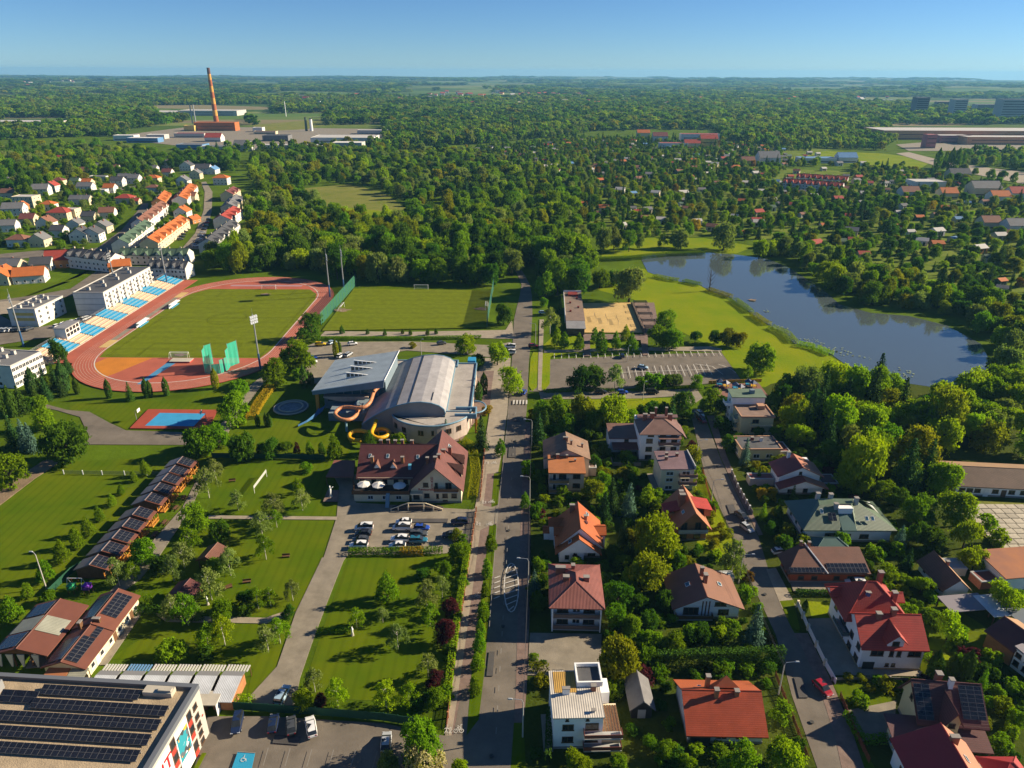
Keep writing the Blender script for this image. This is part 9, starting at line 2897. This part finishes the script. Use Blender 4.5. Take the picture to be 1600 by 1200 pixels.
grove("in the middle gardens", [(926, 760, 17, R_, 'olive'), (943, 745, 13, R_, 'mid'), (956, 775, 15, Sp, 'needle'), (945, 790, 15, Sp, 'needle'), (984, 780, 16, Sp, 'blue'), (1013, 770, 12, Li, 'bright'), (1027, 830, 36, R_, 'bright'), (1014, 884, 31, R_, 'olive'), (966, 925, 22, R_, 'dark'), (985, 900, 16, R_, 'mid'), (1084, 707, 13, R_, 'olive'), (1147, 868, 23, B_i, 'silver'),
      (1182, 975, 20, Sp, 'blue'), (970, 1022, 33, R_, 'olive'), (963, 960, 18, R_, 'mid'), (988, 975, 17, R_, 'mid'), (1014, 966, 16, R_, 'dark'), (1020, 998, 17, R_, 'mid'), (1055, 1004, 20, R_, 'mid'), (1015, 1025, 18, R_, 'mid'), (1098, 990, 13, R_, 'dark'), (1146, 980, 12, Sh, 'mid'), (1127, 1045, 14, R_, 'mid'), (1096, 1042, 11, Sh, 'dark'), (1040, 935, 16, R_, 'dark'), (946, 905, 13, R_, 'dark'),
      (1000, 940, 14, R_, 'dark'), (958, 860, 14, R_, 'dark'), (975, 835, 14, Sp, 'needle'), (1060, 870, 14, R_, 'mid'), (1120, 868, 10, Sh, 'bright'), (1170, 900, 9, Sh, 'rust'), (1205, 1000, 8, Sh, 'rust'), (1040, 1050, 9, Sh, 'mid'), (1045, 1130, 11, Sh, 'mid'), (850, 740, 12, Sh, 'dark'), (930, 720, 12, R_, 'dark'), (945, 700, 11, R_, 'dark'), (1000, 860, 13, R_, 'mid')], "garden trees between the two streets")
grove("right of the side street", [(1192, 769, 9, R_, 'yellow'), (1207, 769, 9.5, R_, 'yellow'), (1194, 798, 8, Sp, 'mid'), (1231, 827, 11, R_, 'olive'), (1204, 824, 10, R_, 'dark'), (1226, 848, 13, R_, 'dark'), (1217, 797, 9, R_, 'mid'), (1317, 842, 14, R_, 'mid'), (1329, 736, 24, R_, 'bright'), (1352, 756, 18, R_, 'bright'), (1387, 892, 16, R_, 'bright'), (1442, 910, 16, R_, 'mid'),
      (1421, 874, 10, Sp, 'needle'), (1487, 975, 26, R_, 'bright'), (1572, 926, 25, R_, 'bright'), (1462, 1042, 11, Th, 'thuja'), (1488, 1044, 9, Th, 'thuja'), (1512, 1042, 11, Th, 'thuja'), (1538, 1062, 11, Sp, 'mid'), (1342, 1092, 14, Sh, 'bright'), (1408, 838, 11, Sp, 'blue'), (1480, 742, 26, R_, 'bright'), (1500, 790, 28, R_, 'bright'), (1512, 830, 24, R_, 'bright'), (1524, 868, 20, R_, 'bright'), (1440, 790, 24, R_, 'mid'),
      (1460, 840, 20, R_, 'dark'), (1440, 830, 16, R_, 'dark'), (1258, 948, 5, Th, 'thuja'), (1186, 742, 7, Sp, 'thuja'), (1272, 750, 10, Sh, 'mid'), (1166, 705, 11, Sp, 'blue'), (1140, 690, 12, R_, 'dark'), (1150, 700, 9, Sh, 'dark'), (1130, 660, 15, Sh, 'dark'), (1540, 1096, 12, Sh, 'mid'), (1560, 1080, 12, R_, 'mid'), (1590, 1120, 15, R_, 'mid'), (1360, 1075, 8, Sh, 'olive'), (1325, 1058, 8, Sh, 'olive'),
      (1346, 1058, 8, Sh, 'olive'), (1370, 1060, 8, Sh, 'mid'), (1380, 760, 18, R_, 'mid'), (1405, 775, 15, R_, 'dark'), (1300, 705, 15, R_, 'silver'), (1250, 850, 9, R_, 'mid'), (1560, 840, 16, Sh, 'bright'), (1545, 815, 14, Sh, 'bright'), (1475, 905, 12, R_, 'mid'), (1560, 990, 10, Sh, 'dark'), (1590, 930, 14, R_, 'mid'), (1240, 770, 7, Sp, 'thuja')], "garden trees right of the side street")
grove("on the meadow beside the pond", [(1039, 496, 17, R_, 'mid'), (1028, 520, 15, R_, 'mid'), (1052, 524, 17, R_, 'mid'), (1036, 528, 13, R_, 'mid'), (1087, 524, 9, R_, 'dark'), (1117, 524, 10, R_, 'dark'), (1137, 524, 13, R_, 'olive'), (1156, 527, 12, R_, 'olive'), (1190, 552, 23, R_, 'mid'), (985, 435, 28, R_, 'silver'), (905, 428, 18, R_, 'silver'), (938, 432, 14, R_, 'mid'), (960, 430, 12, R_, 'dark'),
      (860, 495, 15, B_i, 'silver'), (853, 440, 15, T_, 'mid'), (850, 470, 7, R_, 'mid'), (876, 478, 5, Th, 'thuja'), (787, 486, 16, R_, 'dark'), (882, 528, 9, Li, 'mid'), (905, 530, 9, Li, 'mid'), (870, 524, 9, Li, 'bright'), (940, 530, 11, Li, 'mid'), (963, 528, 9, Li, 'mid'), (988, 530, 10, Li, 'mid'), (978, 516, 8, Li, 'bright'), (930, 520, 8, Li, 'mid'), (1170, 580, 8, B_i, 'bright')], "trees on the pond meadow")
grove("on the far shore of the pond", [(944, 370, 14, T_, 'silver'), (960, 368, 13, T_, 'silver'), (984, 372, 12, T_, 'mid'), (1000, 374, 8, T_, 'silver'), (1037, 372, 9, B_i, 'mid'), (1062, 368, 15, R_, 'silver'), (1133, 366, 18, R_, 'silver'), (1188, 385, 13, R_, 'bright'), (1208, 384, 12, R_, 'bright'), (1225, 380, 14, R_, 'silver'), (900, 388, 22, R_, 'bright'), (880, 372, 20, R_, 'bright'), (870, 395, 18, R_, 'silver')], "trees on the far shore")
grove("at the pond's right end", [(1575, 560, 26, R_, 'silver'), (1525, 592, 24, R_, 'bright'), (1556, 590, 22, R_, 'bright'), (1590, 600, 24, R_, 'bright'), (1445, 650, 26, R_, 'silver'), (1390, 640, 18, R_, 'olive')], "trees at the pond's right end")
# poplars by the distant road
grove("beside the distant main road", [(1467, 248, 6, Th, 'mid'), (1477, 252, 4, Th, 'mid'), (1487, 250, 6, Th, 'mid'), (1497, 250, 6, Th, 'mid'), (1505, 252, 5, Th, 'mid')], "poplars beside the distant road")
# undergrowth in the gardens
rgu = random.Random(31)
for poly in ([(828, 650), (1085, 655), (1140, 850), (1180, 930), (1225, 1060), (1270, 1190), (810, 1195), (832, 900)],
             [(1120, 660), (1230, 640), (1330, 770), (1480, 880), (1600, 1000), (1600, 1195), (1400, 1195), (1240, 900), (1190, 800)]):
 for p in scatter(poly, 3.9, seed=int(poly[0][0]), margin=1.2):
  lf = pick(rgu, [('dark', 4), ('mid', 4), ('olive', 1), ('bright', 1), ('purple', .3)])[0]
  w = rgu.uniform(1.8, 4.2)
  plant(p[0], p[1], w, 'shrub', lf, f"{COLWORD[lf]} shrub of the gardens nearest the {near(p)}", f"{COLWORD[lf]} shrubs nearest the {near(p)}", h=w * rgu.uniform(.6, 1.0), prio=2)
for p in scatter([(735, 860), (722, 860), (693, 1090), (640, 1100), (700, 1105), (708, 1080)], 2.2, seed=5, margin=0.3):
 w = rgu.uniform(1.6, 2.8)
 lf = pick(rgu, [('dark', 3), ('mid', 4), ('olive', 1)])[0]
 plant(p[0], p[1], w, 'shrub', lf, f"{COLWORD[lf]} shrub of the screen behind the red fence", f"{COLWORD[lf]} shrubs behind the red fence", prio=3)
# hedges: leafy walls
def hedge(pts_px, h, w, leaf, label, dens=90):
 pts = L(pts_px)
 cs, ns = [], []
 for (x0, y0), (x1, y1) in zip(pts, pts[1:]):
  ln = hypot(x1 - x0, y1 - y0)
  k = int(ln * dens * (h + w) / 2.5) + 4
  t = RNG.uniform(0, 1, k)
  s = RNG.uniform(-1, 1, k)
  top = RNG.uniform(0, 1, k) < 0.35
  z = np.where(top, h, RNG.uniform(0.05, h, k)) * RNG.uniform(0.9, 1.08, k)
  off = np.where(top, s, np.sign(s)) * w / 2 * RNG.uniform(0.8, 1.1, k)
  nx, ny = -(y1 - y0) / ln, (x1 - x0) / ln
  cs.append(np.stack([x0 + (x1 - x0) * t + nx * off, y0 + (y1 - y0) * t + ny * off, z], axis=1))
  n = np.stack([nx * np.sign(off) * ~top, ny * np.sign(off) * ~top, np.where(top, 1.0, 0.3)], axis=1) + RNG.normal(size=(k, 3)) * 0.4
  ns.append(n / np.linalg.norm(n, axis=1)[:, None])
 c, n = np.concatenate(cs), np.concatenate(ns)
 o = obj("hedge", leaf_mesh("hedge", quads(c - np.array([*pts[0], 0]), n, np.full(len(c), 0.165))), None, (*pts[0], 0), m=LEAF[leaf])
 return tag(o, label, "hedge")
hedge([(545, 866), (600, 866), (640, 865), (692, 864)], 1.5, 1.6, 'mid', "clipped green hedge between the hotel car park and the lawn")
hedge([(625, 866.5), (662, 866)], 1.7, 1.7, 'yellow', "short golden section of hedge in front of the hotel car park")
hedge([(1025, 1046), (1090, 1044), (1160, 1042), (1222, 1038)], 4.2, 1.5, 'thuja', "tall dark thuja hedge behind the big orange red roofed house")
hedge([(1242, 930), (1300, 930), (1336, 932)], 1.3, 1.0, 'thuja', "low row of dark thujas before the red-walled house's drive")
hedge([(500, 531), (640, 531), (752, 529)], 1.4, 1.6, 'mid', "long green hedge between practice pitch path and swimming hall car park")
hedge([(392, 656), (405, 632), (424, 606)], 1.4, 3.2, 'yellow', "golden yellow shrub bank beside the path to the running track")
hedge([(732, 858), (716, 960), (703, 1060), (697, 1108)], 1.9, 1.3, 'mid', "green hedge along the red fence of the hotel lawn")
hedge([(352, 1098), (375, 1100), (398, 1101)], 1.8, 1.6, 'bright', "bright green hedge clump over the dark green fence by the lean-to")
hedge([(850, 613.5), (910, 611), (960, 612)], 1.1, 1.6, 'mid', "left green hedge strip between car park and lane")
hedge([(985, 612), (1050, 608), (1100, 606)], 0.9, 1.4, 'mid', "right green hedge strip between car park and lane")
hedge([(210, 960), (232, 955), (262, 962), (300, 968), (322, 966)], 1.5, 1.8, 'dark', "dark clipped hedge curving beside the restaurant path")
hedge([(232, 940), (236, 955)], 2.0, 1.4, 'mid', "small green hedge block by the restaurant corner")
hedge([(858, 1118), (857, 1160), (856, 1195)], 2.2, 1.0, 'thuja', "dark row of thujas between main road and white flat-roofed house")
hedge([(826, 1046), (858, 1047)], 1.3, 1.6, 'olive', "olive hedge by the drive of the white flat-roofed house")
hedge([(1322, 1118), (1345, 1160), (1400, 1158)], 1.3, 1.4, 'mid', "green hedge beside the drive at the bottom right")
hedge([(494, 988), (520, 988), (548, 988)], 1.0, 1.0, 'mid', "low green hedge of the flower bed on the hotel lawn")
hedge([(722, 690), (738, 700), (744, 740), (738, 780)], 1.2, 2.6, 'olive', "flowering shrub border between hotel and cycle path")
hedge([(700, 676), (690, 690)], 1.0, 1.2, 'mid', "small green hedge behind the hotel gable")
# reeds on the pond's near bank
for i, (pts, lf) in enumerate((([(1022, 433), (1044, 438), (1060, 440)], 'bright'), ([(1068, 441), (1094, 447)], 'mid'), ([(1106, 454), (1124, 460), (1142, 466)], 'olive'), ([(1146, 470), (1162, 481), (1172, 490)], 'silver'),
                               ([(1176, 493), (1190, 503), (1200, 509)], 'olive'), ([(1204, 513), (1228, 523), (1240, 537)], 'silver'), ([(1246, 540), (1272, 545), (1298, 556)], 'bright'))):
 hedge(pts, 1.7, 3.6, lf, f"{COLWORD[lf]} reed clump on the near bank of the pond, {nth(i)} from the far end", 70)
hedge([(935, 408), (985, 406), (1040, 400), (1100, 398)], 2.2, 4.0, 'mid', "reed belt along the far shore of the pond")
# lily pads
rgl = random.Random(3)
b = MB()
for c in scatter([(1140, 470), (1190, 480), (1240, 515), (1300, 540), (1380, 570), (1440, 588), (1490, 600), (1400, 594), (1300, 556), (1240, 538), (1184, 498)], 2.6, seed=8, check=False):
 if nz(c[0], c[1], 14, 4) > 0.0:
  for k in range(3):
   x, y, r = c[0] + rgl.uniform(-1.6, 1.6), c[1] + rgl.uniform(-1.6, 1.6), rgl.uniform(0.18, 0.5)
   if inside((x, y), POND_W):
    b.face([(x + r * cos(t * pi / 3 + k), y + r * sin(t * pi / 3 + k), 0.34) for t in range(6)])
tag(b.build("lily_pads", mat("lily pads", (0.20, 0.25, 0.13), 0.6)), "pale green lily pads floating along the near shore of the pond", "water plants", kind='stuff')
# a bare dead tree on the bank
x, y = G2(1108, 455)
t = thing("dead_tree", "bare grey dead tree standing at the pond's near shore", "tree", (x, y, 0))
b = MB()
rgd2 = random.Random(6)
b.tube([(0, 0, 0), (0.1, 0, 5), (0, 0.1, 12)], [0.35, 0.25, 0.06], 6)
b.build("trunk", M_BARK, t)
for i in range(9):
 a, z = i * 2.1, 3 + i * 0.8
 b = MB()
 b.tube([(0.05, 0, z), (cos(a) * 1.6, sin(a) * 1.6, z + 1.6), (cos(a) * 2.6, sin(a) * 2.6, z + 3.4)], [0.14, 0.09, 0.03], 5)
 b.build("branch", M_BARK, t)
# ================================================================ planting out
CAPS = {'broadleaf_tree': 298, 'birch_tree': 120, 'lime_tree': 80, 'spruce_tree': 200, 'shrub': 250, 'thuja': 150}
def size_seen(p):
 return p['w'] * p['h'] / mpp((p['x'], p['y'], 0)) ** 2
groups = {}
for p in PLANTS:
 groups.setdefault(KNAME[p['shape']], []).append(p)
rgp = random.Random(99)
for kind, ps in groups.items():
 ps.sort(key=lambda p: (-(p['prio'] >= 5), -size_seen(p)))
 for i, p in enumerate(ps):
  if i < CAPS[kind] and (p['prio'] >= 5 or size_seen(p) > 60):
   sh = p['shape']
   v = rgp.randrange(NV[sh])
   root = thing(kind, p['label'], KCAT[sh], (p['x'], p['y'], 0.0), rgp.uniform(0, 6.28), p['group'])
   sc = (p['w'] * rgp.uniform(0.88, 1.12), p['w'] * rgp.uniform(0.88, 1.12), p['h'] * rgp.uniform(0.93, 1.07))
   obj("trunk", TRUNK[sh], root, scale=sc)
   obj("crown", CROWN[sh, v], root, scale=sc, m=LEAF[p['leaf']])
  else:
   STUFF.setdefault(p.get('stuff') or 'woodland', []).append((p['x'], p['y'], p['w'], p['h'], p['shape'], p['leaf']))
PROTO = {}
def proto(sh, v, lf):
 k = (sh, v, lf)
 if k not in PROTO:
  o = bpy.data.objects.new("leaf_source", CROWN[sh, v])     # only a source for the masses below, not linked to the scene
  o.material_slots[0].link = 'OBJECT'
  o.material_slots[0].material = LEAF[lf]
  PROTO[k] = o
 return PROTO[k]
def mass(name, rows, label, category, coarse=False, zf=hill):
 """One object of kind stuff: instances of the crown meshes on points."""
 rg = random.Random(len(rows))
 use = {}
 idx, pos, scl, rot = [], [], [], []
 for x, y, w, h, sh, lf in rows:
  far = coarse or mpp((x, y, 0)) > 0.9
  k = ('far', rg.randrange(4), lf) if far and sh != 'spruce' else (sh, rg.randrange(NV[sh]), lf)
  idx.append(use.setdefault(k, len(use)))
  pos.append((x, y, zf(x, y) if zf else 0.0))
  scl.append((w * rg.uniform(0.8, 1.2), w * rg.uniform(0.8, 1.2), h * rg.uniform(0.8, 1.2)))
  rot.append(rg.uniform(0, 6.28))
 me = bpy.data.meshes.new(name)
 me.from_pydata(pos, [], [])
 for nm, ty, dat in (("pick", 'INT', idx), ("turn", 'FLOAT', rot)):
  a = me.attributes.new(nm, ty, 'POINT')
  a.data.foreach_set("value", dat)
 a = me.attributes.new("size", 'FLOAT_VECTOR', 'POINT')
 a.data.foreach_set("vector", np.array(scl, dtype=np.float32).ravel())
 o = obj(name, me)
 ng = bpy.data.node_groups.new(name, 'GeometryNodeTree')
 ng.interface.new_socket("Geometry", in_out='INPUT', socket_type='NodeSocketGeometry')
 ng.interface.new_socket("Geometry", in_out='OUTPUT', socket_type='NodeSocketGeometry')
 gi, go = ng.nodes.new("NodeGroupInput"), ng.nodes.new("NodeGroupOutput")
 iop = ng.nodes.new("GeometryNodeInstanceOnPoints")
 jn = ng.nodes.new("GeometryNodeJoinGeometry")
 inv = sorted(use.items(), key=lambda t: -t[1])       # a join stacks its inputs last link first
 for k, _i in inv:
  oi = ng.nodes.new("GeometryNodeObjectInfo")
  oi.inputs["Object"].default_value = proto(*k)
  oi.inputs["As Instance"].default_value = True
  ng.links.new(oi.outputs["Geometry"], jn.inputs[0])
 def attr(nm, ty):
  n = ng.nodes.new("GeometryNodeInputNamedAttribute")
  n.data_type = ty
  n.inputs["Name"].default_value = nm
  return n.outputs["Attribute"]
 cx = ng.nodes.new("ShaderNodeCombineXYZ")
 ng.links.new(attr("turn", 'FLOAT'), cx.inputs[2])
 ng.links.new(gi.outputs[0], iop.inputs["Points"])
 ng.links.new(jn.outputs[0], iop.inputs["Instance"])
 iop.inputs["Pick Instance"].default_value = True
 ng.links.new(attr("pick", 'INT'), iop.inputs["Instance Index"])
 ng.links.new(cx.outputs[0], iop.inputs["Rotation"])
 ng.links.new(attr("size", 'FLOAT_VECTOR'), iop.inputs["Scale"])
 ng.links.new(iop.outputs[0], go.inputs[0])
 md = o.modifiers.new("planting", 'NODES')
 md.node_group = ng
 return tag(o, label, category, kind='stuff')
STUFF_TEXT = {
 'woodland': ("dense green woodland behind the stadium and beyond the houses", "woodland"),
 'allotment_trees': ("fruit trees and bushes filling the allotment gardens beyond the pond", "garden trees"),
 'distant_woodland': ("far-off woods fading to blue towards the horizon", "woodland"),
}
for k, rows in STUFF.items():
 mass(k, rows, *STUFF_TEXT[k], coarse=(k == 'distant_woodland'))
# ================================================================ the air between here and the horizon
hz_ = MB()
hz_.box(-15600, 15600, -15600, 15600, -6, 150)
mh_ = bpy.data.materials.new("haze")
mh_.use_nodes = True
nh = mh_.node_tree
nh.nodes.clear()
pv = nh.nodes.new("ShaderNodeVolumePrincipled")
pv.inputs["Color"].default_value = (0.25, 0.62, 1.0, 1)
pv.inputs["Density"].default_value = 0.000062
pv.inputs["Anisotropy"].default_value = 0.15
ho = nh.nodes.new("ShaderNodeOutputMaterial")
nh.links.new(pv.outputs[0], ho.inputs["Volume"])
haze = hz_.build("haze", mh_)
haze['kind'] = 'stuff'
